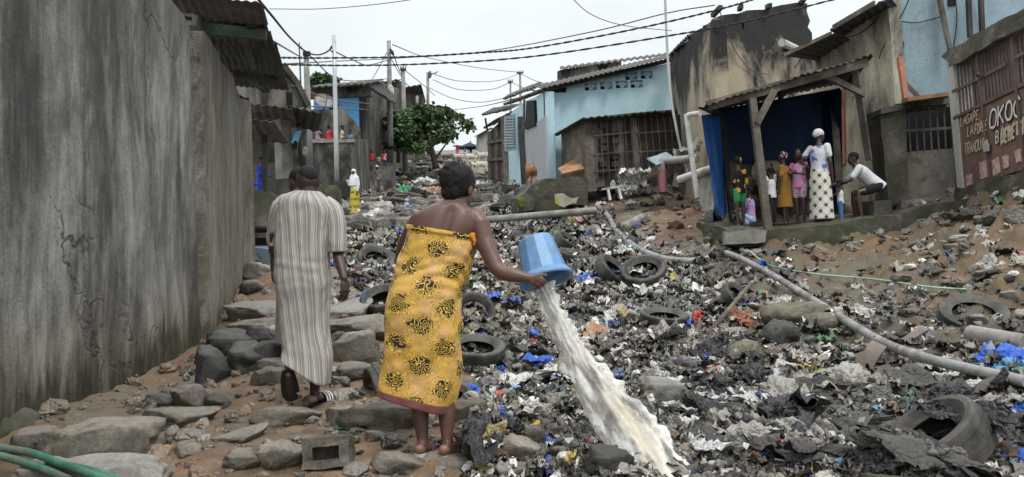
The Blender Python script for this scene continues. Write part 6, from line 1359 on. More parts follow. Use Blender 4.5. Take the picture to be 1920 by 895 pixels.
for lab, px, c1_, c2_, yw, ar in (('child in mauve and pink on the terrace', 596, 'greylilac', 'rose', -60, ('lap', 'reach')), ('child in a red shirt on the terrace', 617, 'red', 'red', -50, ('down', 'reach')), ('child in a cream shirt leaning on the terrace', 642, 'cream', 'black', -80, ('lap', 'lap')), ('smallest child on the terrace in dull blue', 657, 'dullblue', 'black', 150, ('lap', 'lap'))):
    small(lab, P(px, 277 if px < 650 else 282, 31.9), 1.08 if px < 650 else 1.0, yw, CL[c1_], (CL[c2_], 'trousers'), ar, 'sit', .35, None, 1.25, vox=.03, group=tc_)
for lab, px, c1_, h_ in (('child in plain red above the low wall', 698, 'red', 1.1), ('small grey clad child between two in red', 711, 'grey', .9), ('child in a patterned red dress above the low wall', 721, 'redprint', 1.1)): small(lab, P(px, 320, 38.4), h_*.85, 180, CL[c1_], (CL['black'], 'trousers'), ('down', 'down'), 'stand', .35, None, 1.25, vox=.035, group='children above the low wall')
small('person in magenta with a tray on the head at the alley top', P(858, 296, 72), 1.15, 180, CL['magenta'], (CL['magenta'], 'skirt'), ('down', 'down'), sleeve=.5, vox=.04)
small('dark figure standing under the far parasol', P(883, 290, 74), 1.25, 160, CL['drab'], (CL['black'], 'trousers'), ('down', 'down'), sleeve=.5, vox=.04)
small('figure in blue seated under the far parasol', P(872, 292, 73), 1.0, 160, CL['jeans'], (CL['royal'], 'trousers'), ('lap', 'lap'), 'sit', .5, None, 1.1, vox=.04)
# ------------------------------------------------------------------ stones
ROCKM = {}
def rock_mesh(k, mat):
    if (k, mat) in ROCKM: return ROCKM[(k, mat)]
    boxy = (0, 5, 3.2, 6, 2.4, 4, 8, 3)[k % 8]; v, t = ico_tpl(4, .5, .5, .5, .13 if boxy > 4 else .20, 1.5, 100+k, False, boxy or 2.2)
    fine = fbm(v[:, 0]*7, v[:, 1]*7, v[:, 2]*7, s=k, o=4)*.022; v = v*(1+fine)[:, None]; rq = np.random.default_rng(500+k)
    for _ in range(9):
        nn = rq.normal(size=3); nn /= np.linalg.norm(nn); nn[2] *= .8; cc_ = rq.uniform(.30, .43); v = v-nn*np.maximum(0, v@nn-cc_)[:, None]*.92
    v = v+fbm(v[:, 0]*11, v[:, 1]*11, v[:, 2]*11, s=k+3, o=3)[:, None]*.010*np.sign(v)
    st = np.round(v[:, 2]*6+.4*fbm(v[:, 0]*2, v[:, 1]*2, s=k+5, o=2))/6; v[:, 2] = v[:, 2]*.72+st*.28
    me = np_mesh('stone', v, t, None, True); me.materials.append(M[mat]); ROCKM[(k, mat)] = me; return me
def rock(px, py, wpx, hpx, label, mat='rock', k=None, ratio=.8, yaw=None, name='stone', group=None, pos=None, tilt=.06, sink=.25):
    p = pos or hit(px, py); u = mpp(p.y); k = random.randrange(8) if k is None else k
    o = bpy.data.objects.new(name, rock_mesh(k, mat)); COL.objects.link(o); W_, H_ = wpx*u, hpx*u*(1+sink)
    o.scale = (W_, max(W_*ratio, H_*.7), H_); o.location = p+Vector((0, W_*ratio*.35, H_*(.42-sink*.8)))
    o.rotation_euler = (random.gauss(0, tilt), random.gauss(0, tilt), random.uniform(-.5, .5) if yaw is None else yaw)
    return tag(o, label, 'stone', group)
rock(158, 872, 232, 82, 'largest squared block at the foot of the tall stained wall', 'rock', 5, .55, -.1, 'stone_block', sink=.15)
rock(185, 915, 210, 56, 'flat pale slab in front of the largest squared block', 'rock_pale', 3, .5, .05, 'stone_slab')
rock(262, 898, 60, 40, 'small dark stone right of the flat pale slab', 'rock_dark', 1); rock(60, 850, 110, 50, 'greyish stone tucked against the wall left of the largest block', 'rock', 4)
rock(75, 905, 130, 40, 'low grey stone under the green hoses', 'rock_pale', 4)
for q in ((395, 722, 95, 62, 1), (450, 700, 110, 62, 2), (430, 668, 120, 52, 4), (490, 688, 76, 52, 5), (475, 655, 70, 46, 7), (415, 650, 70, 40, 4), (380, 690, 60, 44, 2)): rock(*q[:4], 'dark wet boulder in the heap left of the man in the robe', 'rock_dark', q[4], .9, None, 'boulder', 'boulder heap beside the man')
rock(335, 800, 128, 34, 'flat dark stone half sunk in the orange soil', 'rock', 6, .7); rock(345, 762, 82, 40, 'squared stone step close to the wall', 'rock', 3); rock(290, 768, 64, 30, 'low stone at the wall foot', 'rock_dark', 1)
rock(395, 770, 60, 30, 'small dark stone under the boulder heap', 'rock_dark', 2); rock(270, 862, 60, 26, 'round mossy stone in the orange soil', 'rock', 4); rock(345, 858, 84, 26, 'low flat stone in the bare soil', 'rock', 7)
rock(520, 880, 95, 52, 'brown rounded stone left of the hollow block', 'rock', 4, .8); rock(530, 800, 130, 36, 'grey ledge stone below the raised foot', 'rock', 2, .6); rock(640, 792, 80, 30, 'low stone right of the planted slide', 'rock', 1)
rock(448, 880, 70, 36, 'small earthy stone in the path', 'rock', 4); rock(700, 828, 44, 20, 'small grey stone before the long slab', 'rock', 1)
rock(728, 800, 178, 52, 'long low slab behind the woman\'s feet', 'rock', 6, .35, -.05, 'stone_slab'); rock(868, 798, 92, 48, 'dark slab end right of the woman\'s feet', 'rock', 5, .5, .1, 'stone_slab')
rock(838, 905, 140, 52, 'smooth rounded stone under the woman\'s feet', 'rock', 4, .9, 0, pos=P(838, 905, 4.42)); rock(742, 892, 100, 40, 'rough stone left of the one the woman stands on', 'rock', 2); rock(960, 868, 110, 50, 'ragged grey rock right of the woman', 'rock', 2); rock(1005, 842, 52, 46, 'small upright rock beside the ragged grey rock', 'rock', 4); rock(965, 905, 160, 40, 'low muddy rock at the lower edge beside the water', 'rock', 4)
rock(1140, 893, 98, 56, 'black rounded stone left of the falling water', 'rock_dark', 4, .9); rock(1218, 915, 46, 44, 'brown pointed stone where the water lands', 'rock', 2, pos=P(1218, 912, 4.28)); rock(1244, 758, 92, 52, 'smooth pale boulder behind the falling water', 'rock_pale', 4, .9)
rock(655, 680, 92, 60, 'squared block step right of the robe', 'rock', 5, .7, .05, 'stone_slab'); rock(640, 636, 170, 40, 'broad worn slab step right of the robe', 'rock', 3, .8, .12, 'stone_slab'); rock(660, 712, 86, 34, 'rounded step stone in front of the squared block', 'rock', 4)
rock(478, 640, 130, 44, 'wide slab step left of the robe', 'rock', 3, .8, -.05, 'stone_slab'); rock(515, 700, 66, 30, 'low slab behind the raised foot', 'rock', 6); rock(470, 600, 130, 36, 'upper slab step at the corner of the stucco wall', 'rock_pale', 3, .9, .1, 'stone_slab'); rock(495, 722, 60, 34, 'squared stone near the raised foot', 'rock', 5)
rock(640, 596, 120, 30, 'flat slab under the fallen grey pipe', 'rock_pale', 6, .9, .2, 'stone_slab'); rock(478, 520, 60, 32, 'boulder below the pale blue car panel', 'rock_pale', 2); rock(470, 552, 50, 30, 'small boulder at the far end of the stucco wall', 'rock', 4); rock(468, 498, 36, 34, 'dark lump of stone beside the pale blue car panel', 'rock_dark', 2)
# layered stone steps climbing the alley
def slab_ok(px, py): return inpoly([px], [py], [(640, 440), (640, 400), (690, 370), (745, 330), (770, 290), (820, 285), (880, 300), (900, 330), (920, 352), (985, 375), (960, 400), (880, 405), (800, 395), (760, 430)])[0]
n = 0
while n < 250:
    px, py = random.uniform(600, 1000), random.uniform(284, 440)
    if not slab_ok(px, py): continue
    p = hit(px, py); wd_ = random.uniform(.35, 1.25)*(1 if p.y < 40 else 1.3); hh_ = random.uniform(.16, .38)
    rock(px, py, wd_/mpp(p.y), hh_/mpp(p.y), 'worn flat dark stone of the stepped alley', ('rock_dark' if p.y > 38 else random.choice(['rock_dark', 'rock_dark', 'rock', 'rock'])), random.choice([1, 3, 5, 6, 2]), random.uniform(.4, .8), random.gauss(0, .25), 'step_stone', 'step stones of the alley', p, .05); n += 1
for k in range(28):                                                  # scattered lumps on the right bank and the far left path
    while True:
        px, py = random.uniform(1180, 1910), random.uniform(385, 620)
        if inpoly([px], [py], [(1180, 440), (1290, 360), (1345, 470), (1500, 470), (1700, 440), (1900, 390), (1915, 610), (1700, 610), (1560, 560), (1420, 520), (1250, 470)])[0]: break
    p = hit(px, py); rock(px, py, random.uniform(.08, .30)/mpp(p.y), random.uniform(.05, .13)/mpp(p.y), 'earthy stone on the bare right bank', random.choice(['rock', 'rock', 'rock_dark', 'rock_pale']), None, .8, None, 'stone', 'stones on the right bank', p)
for k in range(6):
    while True:
        px, py = random.uniform(250, 720), random.uniform(480, 890)
        if inpoly([px], [py], [(250, 870), (420, 700), (470, 520), (620, 480), (720, 620), (720, 740), (640, 880)])[0]: break
    p = hit(px, py); rock(px, py, random.uniform(.08, .34)/mpp(p.y), random.uniform(.05, .14)/mpp(p.y), 'small loose stone lying on the footpath', random.choice(['rock', 'rock', 'rock_pale']), None, .8, None, 'stone', 'loose stones on the footpath', p)
hollow_block('hollow_block', hit(608, 884)+Vector((0, .12, .07)), (.265, .24, .17), (R(-14), R(-2), R(4)), 'hollow concrete block lying on the path at the lower edge', M['rock'])

# ------------------------------------------------------------------ tyres
TYM = {}
def tyre(c, dia, axis, label, width=.3, name='tyre', mat='tyre'):
    key = (round(width, 2), mat)
    if key not in TYM:
        bm = bmesh.new(); n = 72; prof = [(.62, .40), (.60, .50), (.66, .62), (.80, .98), (.90, 1.0), (.965, .90), (.985, .70), (.99, .42), (.972, .40), (.972, .34), (1, .32), (1, .02), (.978, 0)]
        prof = prof+[(r, -w_) for r, w_ in prof[::-1][1:]]; L = []
        for k in range(n):
            a = 2*math.pi*k/n; row = []
            for i, (r, w_) in enumerate(prof):
                if abs(w_) > .4 and r > .93 and k % 2: r -= .014
                row.append(bm.verts.new((r*.5*math.cos(a), r*.5*math.sin(a), w_*width*.5)))
            L.append(row)
        for k in range(n):
            for i in range(len(prof)-1): bm.faces.new((L[k][i], L[(k+1) % n][i], L[(k+1) % n][i+1], L[k][i+1]))
        bmesh.ops.recalc_face_normals(bm, faces=bm.faces); me = bm_mesh(bm, 'tyre', True); me.materials.append(M[mat]); TYM[key] = me
        me.set_sharp_from_angle(angle=R(38))
    o = bpy.data.objects.new(name, TYM[key]); COL.objects.link(o); o.scale = (dia,)*3; o.location = c
    o.rotation_euler = Vector(axis).to_track_quat('Z', 'Y').to_euler(); return tag(o, label, 'tyre')
def ty(px, py, dpx, axis, label, lift=.0, w_=.3):
    p = hit(px, py+dpx*.12); tyre(p+Vector((0, 0, lift)), dpx*mpp(p.y), axis, label, w_)
ty(893, 668, 112, (.08, -.30, 1), 'tyre lying flat in the litter right behind the woman\'s hip', .10); ty(1246, 606, 92, (.06, -.22, 1), 'tyre lying flat with an open rim beside the red rag', .10)
ty(1826, 588, 122, (-.12, -.50, .9), 'mud filled tyre lying on the right bank', .05, .22)
tyre(P(1760, 836, 4.46)+Vector((0, 0, .03)), .56, (-.60, -.02, .80), 'big black treaded tyre half buried in the near right corner', .40)
ty(888, 592, 84, (.05, -1, .25), 'tyre standing upright behind the woman, stuffed with yellow rag', .08, .24); ty(1150, 512, 78, (.55, -.35, .55), 'dark tyre leaning in front of the green log', .08); ty(1208, 512, 88, (-.2, -.55, .8), 'tyre with its tread showing right of the leaning dark tyre', .06, .4)
ty(1380, 566, 62, (.5, -.55, .5), 'tyre standing behind the tan driftwood sticks', .10, .3); ty(712, 726, 96, (.9, .42, .15), 'half buried tyre left of the woman\'s hem', .02, .4); ty(845, 752, 90, (-.2, -.3, .9), 'tyre lying under the woman\'s hem', .03, .4)
ty(722, 566, 92, (-.1, -.45, .85), 'tyre beside the man\'s right hand', .05, .42); ty(1074, 484, 66, (.2, -.2, .9), 'flat dark tyre above the bucket', .06, .4); ty(1064, 458, 54, (.5, -.3, .7), 'small leaning tyre at the top of the litter', .08, .4); ty(706, 490, 78, (.45, -.6, .6), 'tyre leaning in the grey litter between man and woman', .06, .25); ty(790, 600, 60, (0, -.4, .9), 'tyre half hidden behind the yellow wrap', .05, .4)
ty(1340, 420, 60, (.8, -.5, .2), 'dark tyre propped at the left end of the platform', .05, .3); ty(1655, 878, 120, (.1, .2, .95), 'worn tyre under the wet rags in the near right corner', -.06, .4)

# ------------------------------------------------------------------ bags, cloths and sacks that can be told apart in the litter
BT = [ico_tpl(4, .5, .45, .30, .5, 1.6, 200+k) for k in range(6)] + [grid_tpl(26, 26, 1, .9, .20, 220+k) for k in range(6)]
BM_ = {}
def bag(px, py, wpx, col, label=None, k=None, group=None, name=None, cat=None, flat=1.0, pos=None):
    k = random.randrange(len(BT)) if k is None else k
    if (k, col) not in BM_:
        v, t = BT[k]; v = v.copy(); v[:, 2] += fbm(v[:, 0]*7, v[:, 1]*7, s=k, o=3)*.05; me = np_mesh('bag', v, t, None, True); me.materials.append(BAG[col] if col in BAG else M[col]); BM_[(k, col)] = me
    p = pos or hit(px, py); s = wpx*mpp(p.y); o = bpy.data.objects.new(name or 'plastic_bag', BM_[(k, col)]); COL.objects.link(o); o.scale = (s, s*.9, s*flat)
    o.location = p+Vector((0, s*.15, s*.10)); o.rotation_euler = (random.gauss(.15, .25), random.gauss(0, .25), random.uniform(0, 6.28)); return tag(o, label, cat or 'plastic bag', group)
SP = [(1105, 536, 54, 'blue', 'blue plastic bag right of the bucket rim'), (1192, 588, 30, 'blue', 'small blue bag above the flat tyre with open rim'), (1012, 684, 54, 'blue', 'blue bag left of the falling water'), (880, 742, 48, 'blue', 'blue bag beside the woman\'s hem'), (1302, 832, 54, 'blue', 'crumpled blue bag right of where the water lands'), (1566, 784, 42, 'blue', 'small blue bag beside the white cloth with straps'),
      (688, 562, 46, 'blue', 'blue bag near the man\'s hand'), (1895, 692, 95, 'blue', 'large blue sheet at the right end of the long grey pipe'), (1645, 822, 52, 'blue', 'blue bag left of the big treaded tyre'), (1866, 782, 95, 'blue', 'torn blue sheet behind the big treaded tyre'), (1908, 872, 70, 'blue', 'blue sheet in the near right corner'), (1430, 508, 34, 'blue', 'blue scrap on the bare bank under the grey pipe'), (930, 708, 50, 'blue', 'blue ribbon like bag right of the yellow wrap'), (1420, 712, 34, 'blue', 'blue bag under the pale board'), (1608, 800, 34, 'lightblue', 'light blue bag in the wet channel'), (1900, 700, 60, 'lightblue', 'light blue sheet beside the large blue sheet'),
      (1310, 605, 40, 'red', 'red rag right of the flat tyre with open rim'), (1235, 670, 36, 'red', 'red bag below the flat tyre with open rim'), (1312, 797, 30, 'red', 'red rag in the wet litter'), (1043, 632, 26, 'red', 'red scrap left of the falling water'), (1405, 605, 62, 'salmon_sack', 'salmon coloured sack on the eroded bank'), (1160, 482, 66, 'white', 'white sack in the litter above the leaning tyres'), (1525, 772, 66, 'white', 'white cloth with thin straps in the wet litter'), (1480, 722, 100, 'white', 'bundle of white rags below the hollow in the bank'), (975, 735, 70, 'white', 'white sheet right of the yellow wrap'), (1590, 745, 120, 'pale', 'streaky pale plastic sheet in the wet litter'), (1690, 800, 90, 'pale', 'dirty pale sack left of the big treaded tyre'),
      (1790, 770, 110, 'black', 'black film draped over the big treaded tyre'), (1090, 735, 50, 'black', 'shiny black bag left of the falling water'), (1395, 690, 40, 'black', 'small black bag below the salmon sack'), (1552, 690, 46, 'black', 'knotted black and blue bag in the bank hollow'), (925, 590, 34, 'yellow', 'yellow rag stuffed in the upright tyre'), (905, 590, 40, 'yellow', 'yellow cloth beside the upright tyre'), (1140, 725, 24, 'green', 'green bag left of the falling water'), (1165, 745, 24, 'lightblue', 'light blue cup sized scrap by the water'), (955, 728, 50, 'yellow', 'olive yellow cloth right of the yellow wrap'), (1780, 720, 34, 'pink', 'pink bag above the big treaded tyre'), (1835, 735, 50, 'white', 'white and pink bag on the near right litter'), (1340, 480, 70, 'grey', 'grey rag hanging from the upper end of the long pipe'), (806, 372, 50, 'tan_sheet', 'tan pink sheet on the heap behind the woman\'s shoulder')]
BAG['salmon_sack'] = bag_mat('salmon_sacking', (.40, .16, .10), .8, .5)
BAG['tan_sheet'] = bag_mat('tan_sheet', (.36, .20, .13), .7)
for q in SP: bag(q[0], q[1], q[2], q[3], q[4], group=None)
cnt = 0; cols = ['blue']*4+['white']*9+['black']*12+['pale']*10+['grey']*8+['brown']*5+['red']+['pink']+['green', 'lightblue', 'lightblue', 'yellow']
NMC = {'blue': 'blue', 'white': 'white', 'black': 'black', 'pale': 'dirty pale', 'grey': 'grey', 'brown': 'brown', 'red': 'red', 'pink': 'pink', 'green': 'green', 'lightblue': 'light blue', 'yellow': 'yellow'}
while cnt < 220:
    px, py = random.uniform(600, 1915), 895-(abs(random.gauss(0, .5))*420) if random.random() < .5 else random.uniform(420, 890)
    if not inpoly([px], [py], GULLY)[0] or (py > 700 and px < 905): continue
    cc_ = random.choice(cols); p = hit(px, py); rag_ = cc_ in ('grey', 'brown')
    bag(px, py, random.uniform(.10, .34 if cc_ in ('black', 'pale', 'grey') else .22)/mpp(p.y), cc_, 'crumpled %s %s lying in the gully litter' % (NMC[cc_], 'rag' if rag_ else 'plastic bag'), None, '%s %s in the litter' % (NMC[cc_], 'rags' if rag_ else 'bags'), 'rag' if rag_ else 'plastic_bag', 'rag' if rag_ else 'plastic bag', pos=p); cnt += 1
# earth filled sacks in the bank
M['sack'] = surf('mossy_sacking', [(.06, .058, .04), (.13, .12, .085), (.20, .185, .14)], 5, rough=.95, bump=.8, bscale=60)
for (px, py, rx, ry, rz, lab, mt) in ((1500, 592, .36, .3, .13, 'mossy earth filled sack above the hollow in the bank', 'sack'), (1545, 604, .2, .2, .10, 'frayed end sack under the long grey pipe', 'sack'), (1470, 632, .20, .18, .15, 'dark round sack in the hollow of the bank', 'rock_dark'), (1405, 668, .16, .15, .13, 'greyish bulging sack below the salmon sack', 'sack')):
    p = hit(px, py+8); lumpy('earth_sack', [(p+Vector((0, .1, .04)), (rx, ry, rz), None)], M[mt], .02, .035, 7, int(px) % 40, lab, 'sack')

# ------------------------------------------------------------------ pipes, hoses, timber
def run(name, pts, r, mat, label, cat, seg=10, lift=0.0, n=10, parent=None, wob=0, near=0):
    q = [(CAMLOC+(hit(*p)-CAMLOC)*near+Vector((0, 0, lift)) if near else hit(*p)+Vector((0, 0, lift))) if len(p) == 2 else P(*p) for p in pts]; q = smooth_path(q, n) if len(q) > 2 else q
    bm = bmesh.new(); tube(bm, q, r if isinstance(r, (list, tuple)) else r, seg); o = obj(name, bm, M[mat], parent, True)
    o.data.set_sharp_from_angle(angle=R(50)); return tag(o, label, cat)
lp = run('long_pipe', [(1362, 474), (1392, 486), (1450, 517), (1530, 566), (1640, 634), (1720, 667), (1800, 688), (1925, 716)], .040, 'pipe', 'long grey plastic pipe slanting down the right bank', 'pipe', 14, 0, 10, None, 0, .93)
for px, py, d in ((1450, 517, 0), (1720, 667, 0)):
    bm = bmesh.new(); c = CAMLOC+(hit(px, py)-CAMLOC)*.93; dd_ = (CAMLOC+(hit(px+(80 if d == 0 and px < 1500 else 80), py+(49 if px < 1500 else 21))-CAMLOC)*.93-c).normalized(); tube(bm, [c-dd_*.05, c+dd_*.05], .046, 14); obj('coupling', bm, M['pipe'], lp)
run('green_hose', [(1404, 470), (1445, 498), (1530, 514), (1640, 524), (1740, 538), (1812, 543)], .011, 'hose', 'pale green hose lying across the bare right bank', 'hose', 8, .0, 10, None, 0, .97)
run('corrugated_conduit', [(1118, 384), (1140, 405), (1156, 432), (1190, 462), (1240, 484), (1290, 490), (1322, 486)], .055, 'pipe', 'grey flexible conduit snaking down beside the platform', 'pipe', 10, 0, 10, None, 0, .97)
run('concrete_pole', [(905, 413, 17.4), (1117, 395, 18.0)], .080, 'concrete', 'grey concrete pole lying across the top of the litter', 'pole', 8)
run('broken_pipe', [(1165, 438), (1205, 417)], .11, 'pipe', 'short broken grey pipe on the bank below the shed', 'pipe', 12, .08)
run('grey_pipe', [(612, 576, 9.1), (668, 594, 8.7), (722, 604, 8.3)], .045, 'pipe', 'grey pipe lying beside the man\'s hand', 'pipe', 10)
run('concrete_tube', [(1820, 642), (1925, 662)], .075, 'concrete', 'short concrete tube sticking out of the right bank', 'pipe', 12, .07)
for i, q in enumerate(([(-8, 838, 4.45), (60, 850, 4.35), (120, 872, 4.2), (215, 905, 4.0)], [(-10, 852, 4.40), (60, 872, 4.28), (130, 900, 4.1)], [(90, 872, 4.32), (140, 876, 4.2), (200, 892, 4.1), (240, 915, 4.0)])):
    run('green_hose', q, .021, 'hose_dark', ('upper muddy green hose in the near left corner', 'lower muddy green hose in the near left corner', 'short muddy green hose under the two others')[i], 'hose', 12)
run('driftwood_stick', [(1312, 645, 8.0), (1408, 532, 8.6)], [.028, .020], 'timber_tan' if 'timber_tan' in M else 'timber', 'long tan stick leaning on the litter', 'stick', 8)
run('driftwood_stick', [(1294, 666, 7.7), (1313, 604, 8.0)], [.034, .028], 'timber', 'short thick tan stick beside the long one', 'stick', 8)
run('branch', [(1250, 540), (1300, 545), (1330, 556)], .04, 'timber', 'brown log among broken branches on the litter', 'branch', 8, .05); run('branch', [(1215, 545), (1262, 560)], .035, 'timber', 'short log left of the brown log', 'branch', 8, .06)
run('log', [(1240, 505), (1310, 488)], .05, 'mossy', 'mossy log above the leaning tyres', 'log', 8, .03); run('branch', [(700, 432), (755, 424), (790, 412)], .12, 'timber', 'grey drainage trunk across the stones left of the woman', 'log', 8, .1); run('branch', [(640, 436), (700, 430)], .12, 'concrete', 'grey broken pipe behind the striped robe', 'pipe', 10, .1)
def plank(a, b, w_, t, mat, label, up=Vector((0, -.6, .8)), group=None):
    o = part_box('plank', P(*a) if len(a) == 3 else hit(*a)+Vector((0, 0, .03)), P(*b) if len(b) == 3 else hit(*b)+Vector((0, 0, .05)), w_, t, M[mat], None, up); rough_up(o, .006, 2, 6, int(a[0]) % 30, .2); return tag(o, label, 'plank', group)
plank((1600, 718, 6.1), (1648, 646, 6.5), .12, .03, 'timber', 'grey board propped under the long pipe'); plank((1650, 690, 6.2), (1690, 720, 6.0), .16, .03, 'timber', 'short grey board crossing behind the propped one'); plank((1690, 650), (1735, 628), .06, .03, 'timber', 'thin pale lath on the right bank'); plank((1405, 672, 7.0), (1450, 706, 6.6), .20, .03, 'timber', 'brown flat board at the edge of the litter')
plank((1545, 880, 4.3), (1630, 845, 4.55), .16, .02, 'tin_pale', 'long white board in the near wet litter'); plank((1705, 778, 5.2), (1790, 728, 5.5), .16, .035, 'timber_dark', 'dark beam pointing up beside the big tyre'); plank((1668, 842, 4.5), (1688, 808, 4.6), .05, .02, 'timber_new', 'yellowish lath against the dirty pale sack'); plank((1225, 540), (1290, 520), .15, .03, 'timber', 'grey board in the litter below the conduit'); plank((1110, 640, 8.2), (1125, 615, 8.3), .22, .12, 'timber_new', 'brown box board right of the falling water')
plank((1052, 320, 20.6), (1095, 296, 21.2), .22, .05, 'timber_new', 'upper orange brown board leaning on the pale blue house'); plank((1050, 322, 20.4), (1098, 312, 20.6), .28, .05, 'timber_new', 'lower orange brown board leaning on the pale blue house')
# rubbish beside the shed: pipes, chair, rags, boards
run('waste_pipe', [(1308, 297, 18.2), (1262, 301, 18.6), (1245, 302, 18.7), (1240, 308, 18.7), (1240, 322, 18.7)], .095, 'pipe', 'thick grey elbow pipe feeding a red stub beside the shed', 'pipe', 14, 0, 6)
run('red_stub_pipe', [(1240, 320, 18.7), (1243, 362, 18.6)], .105, 'pipe_red', 'red upright pipe stub beside the shed', 'pipe', 14)
run('white_pipe', [(1274, 337, 17.6), (1342, 314, 16.6)], .085, 'pipe_pale', 'pale pipe slanting to the blue side tarpaulin', 'pipe', 14)
run('drain_pipe', [(1312, 213, 16.4), (1296, 215, 16.6), (1289, 218, 16.7), (1288, 226, 16.7), (1302, 330, 16.6), (1308, 372, 16.5)], .055, 'pipe_pale', 'white drain pipe on the corner of the mouldy house', 'pipe', 12, 0, 5)
run('bent_rod', [(1247, -8, 19.5), (1251, 90, 19.5), (1258, 180, 19.4), (1268, 240, 19.3), (1278, 285, 19.2), (1292, 335, 18.6)], .032, 'whitewash', 'long thin pale rod leaning between the blue and mouldy houses', 'rod', 8)
for k, (a, b) in enumerate((((1200, 350, 18.8), (1238, 318, 19.6)), ((1212, 362, 18.6), (1250, 320, 19.4)), ((1228, 362, 18.5), (1262, 316, 19.2)), ((1258, 366, 18.2), (1276, 322, 18.9)), ((1205, 338, 19.2), (1250, 300, 19.8)), ((1266, 352, 18.2), (1272, 312, 18.8)))): plank(a, b, .14, .05, 'timber_dark', 'dark broken board in the heap beside the shed', Vector((0, -1, .2)), 'broken boards beside the shed')
for q in ((1168, 358, 40, 'pale', 'pale cloth in front of the white rags by the shed'), (1185, 342, 62, 'white', 'white rags heaped against the barred shed'), (1202, 326, 42, 'white', 'white bundle on top of the board heap'), (1178, 352, 40, 'white', 'white cloth under the overturned chair'), (1290, 288, 50, 'pale', 'greyish sheet on the elbow pipe')): bag(q[0], q[1], q[2], q[3], q[4], 6+int(q[0])%6, None, 'cloth', 'cloth', 1.5, pos=P(q[0], q[1], 18.7))
chair = empty('plastic_chair', P(1160, 362, 18.8), 'white plastic chair overturned in front of the barred shed', 'chair')
bm = bmesh.new(); bar(bm, P(1136, 354, 18.7), P(1168, 350, 18.9), .40, .05); obj('seat', bm, M['pipe_pale'], chair)
bm = bmesh.new(); bar(bm, P(1168, 346, 18.9), P(1182, 366, 18.9), .42, .04); obj('backrest', bm, M['pipe_pale'], chair)
for a, b in (((1140, 356, 18.5), (1144, 376, 18.4)), ((1160, 354, 18.5), (1165, 374, 18.4)), ((1140, 356, 18.9), (1143, 374, 18.9)), ((1160, 353, 18.9), (1166, 372, 18.9))): part_box('leg', P(*a), P(*b), .05, .05, M['pipe_pale'], chair)
# crumpled blue sheet on the dark block, table bits behind the woman
plank((1222, 304, 18.6), (1258, 292, 19.0), .32, .03, 'bluegrey', 'pale turquoise board on the heap by the elbow pipe', Vector((0, -.7, .7)))
M['sheetblue'] = surf('blue_printed_sheet', [(.10, .17, .27), (.18, .27, .38), (.28, .36, .45)], 3, rough=.5, bump=.2, dirt=(.40, .33, .10), dscale=2)
bm = bmesh.new(); cs = [P(1040, 366, 18.4), P(1086, 370, 18.5), P(1080, 386, 18.1), P(1041, 385, 18.0)]; Gs = []
for j in range(8):
    Gs.append([bm.verts.new(cs[0]*(1-i/11)*(1-j/7)+cs[1]*(i/11)*(1-j/7)+cs[2]*(i/11)*(j/7)+cs[3]*(1-i/11)*(j/7)+Vector((0, .05*math.sin(i*.9), .05*math.sin(i*.6+j*.3)+.02*random.random()))) for i in range(12)])
for a_, b_ in zip(Gs, Gs[1:]):
    for i in range(11): bm.faces.new((a_[i], a_[i+1], b_[i+1], b_[i]))
bmesh.ops.solidify(bm, geom=bm.faces[:], thickness=.02); tag(obj('tin_sheet', bm, M['sheetblue'], None, True), 'crumpled blue and yellow sheet beside the dark block', 'sheet')
# long dark films and soaked cloths lying over the near litter
FILM = [grid_tpl(34, 14, 1.7, .55, .22, 300+k) for k in range(5)]
BAG['wetgrey'] = bag_mat('soaked_grey_cloth', (.075, .07, .062), .55, .5)
for k in range(90):
    while True:
        px, py = random.uniform(900, 1915), random.uniform(530, 890)
        if inpoly([px], [py], GULLY)[0] and not inpoly([px], [py], [(1000, 600), (1120, 600), (1330, 895), (1060, 895)])[0]: break
    p = hit(px, py); cc_ = random.choice(['black', 'wetgrey', 'wetgrey', 'pale', 'pale', 'white']); kk = 50+random.randrange(5)
    if (kk, cc_) not in BM_:
        v, t = FILM[kk-50]; me = np_mesh('film', v, t, None, True); me.materials.append(BAG[cc_]); BM_[(kk, cc_)] = me
    o = bpy.data.objects.new('torn_film', BM_[(kk, cc_)]); COL.objects.link(o); s_ = random.uniform(.2, .42); o.scale = (s_, s_, s_*.9); o.location = p+Vector((0, .05, s_*.12)); o.rotation_euler = (random.gauss(.12, .2), random.gauss(0, .2), random.gauss(-.5, .7))
    tag(o, {'black': 'black torn film lying over the litter', 'wetgrey': 'soaked dark grey cloth lying over the litter', 'pale': 'dirty pale torn film lying over the litter', 'white': 'whitish torn film lying over the litter'}[cc_], 'film' if cc_ != 'wetgrey' else 'cloth', {'black': 'black films', 'wetgrey': 'soaked cloths', 'pale': 'pale films', 'white': 'white films'}[cc_])
for px, py, s_, cc_, rz in ((1690, 890, .26, 'wetgrey', .3), (1822, 778, .32, 'black', -.9), (1668, 862, .24, 'pale', .2)):
    kk = 50+random.randrange(5); o = bpy.data.objects.new('torn_film', BM_[(kk, cc_)] if (kk, cc_) in BM_ else list(BM_.values())[-1]); COL.objects.link(o); o.scale = (s_,)*3; o.location = P(px, py, 4.42); o.rotation_euler = (.3, .2, rz); tag(o, 'wet torn film draped about the big treaded tyre', 'film', 'films on the big tyre')
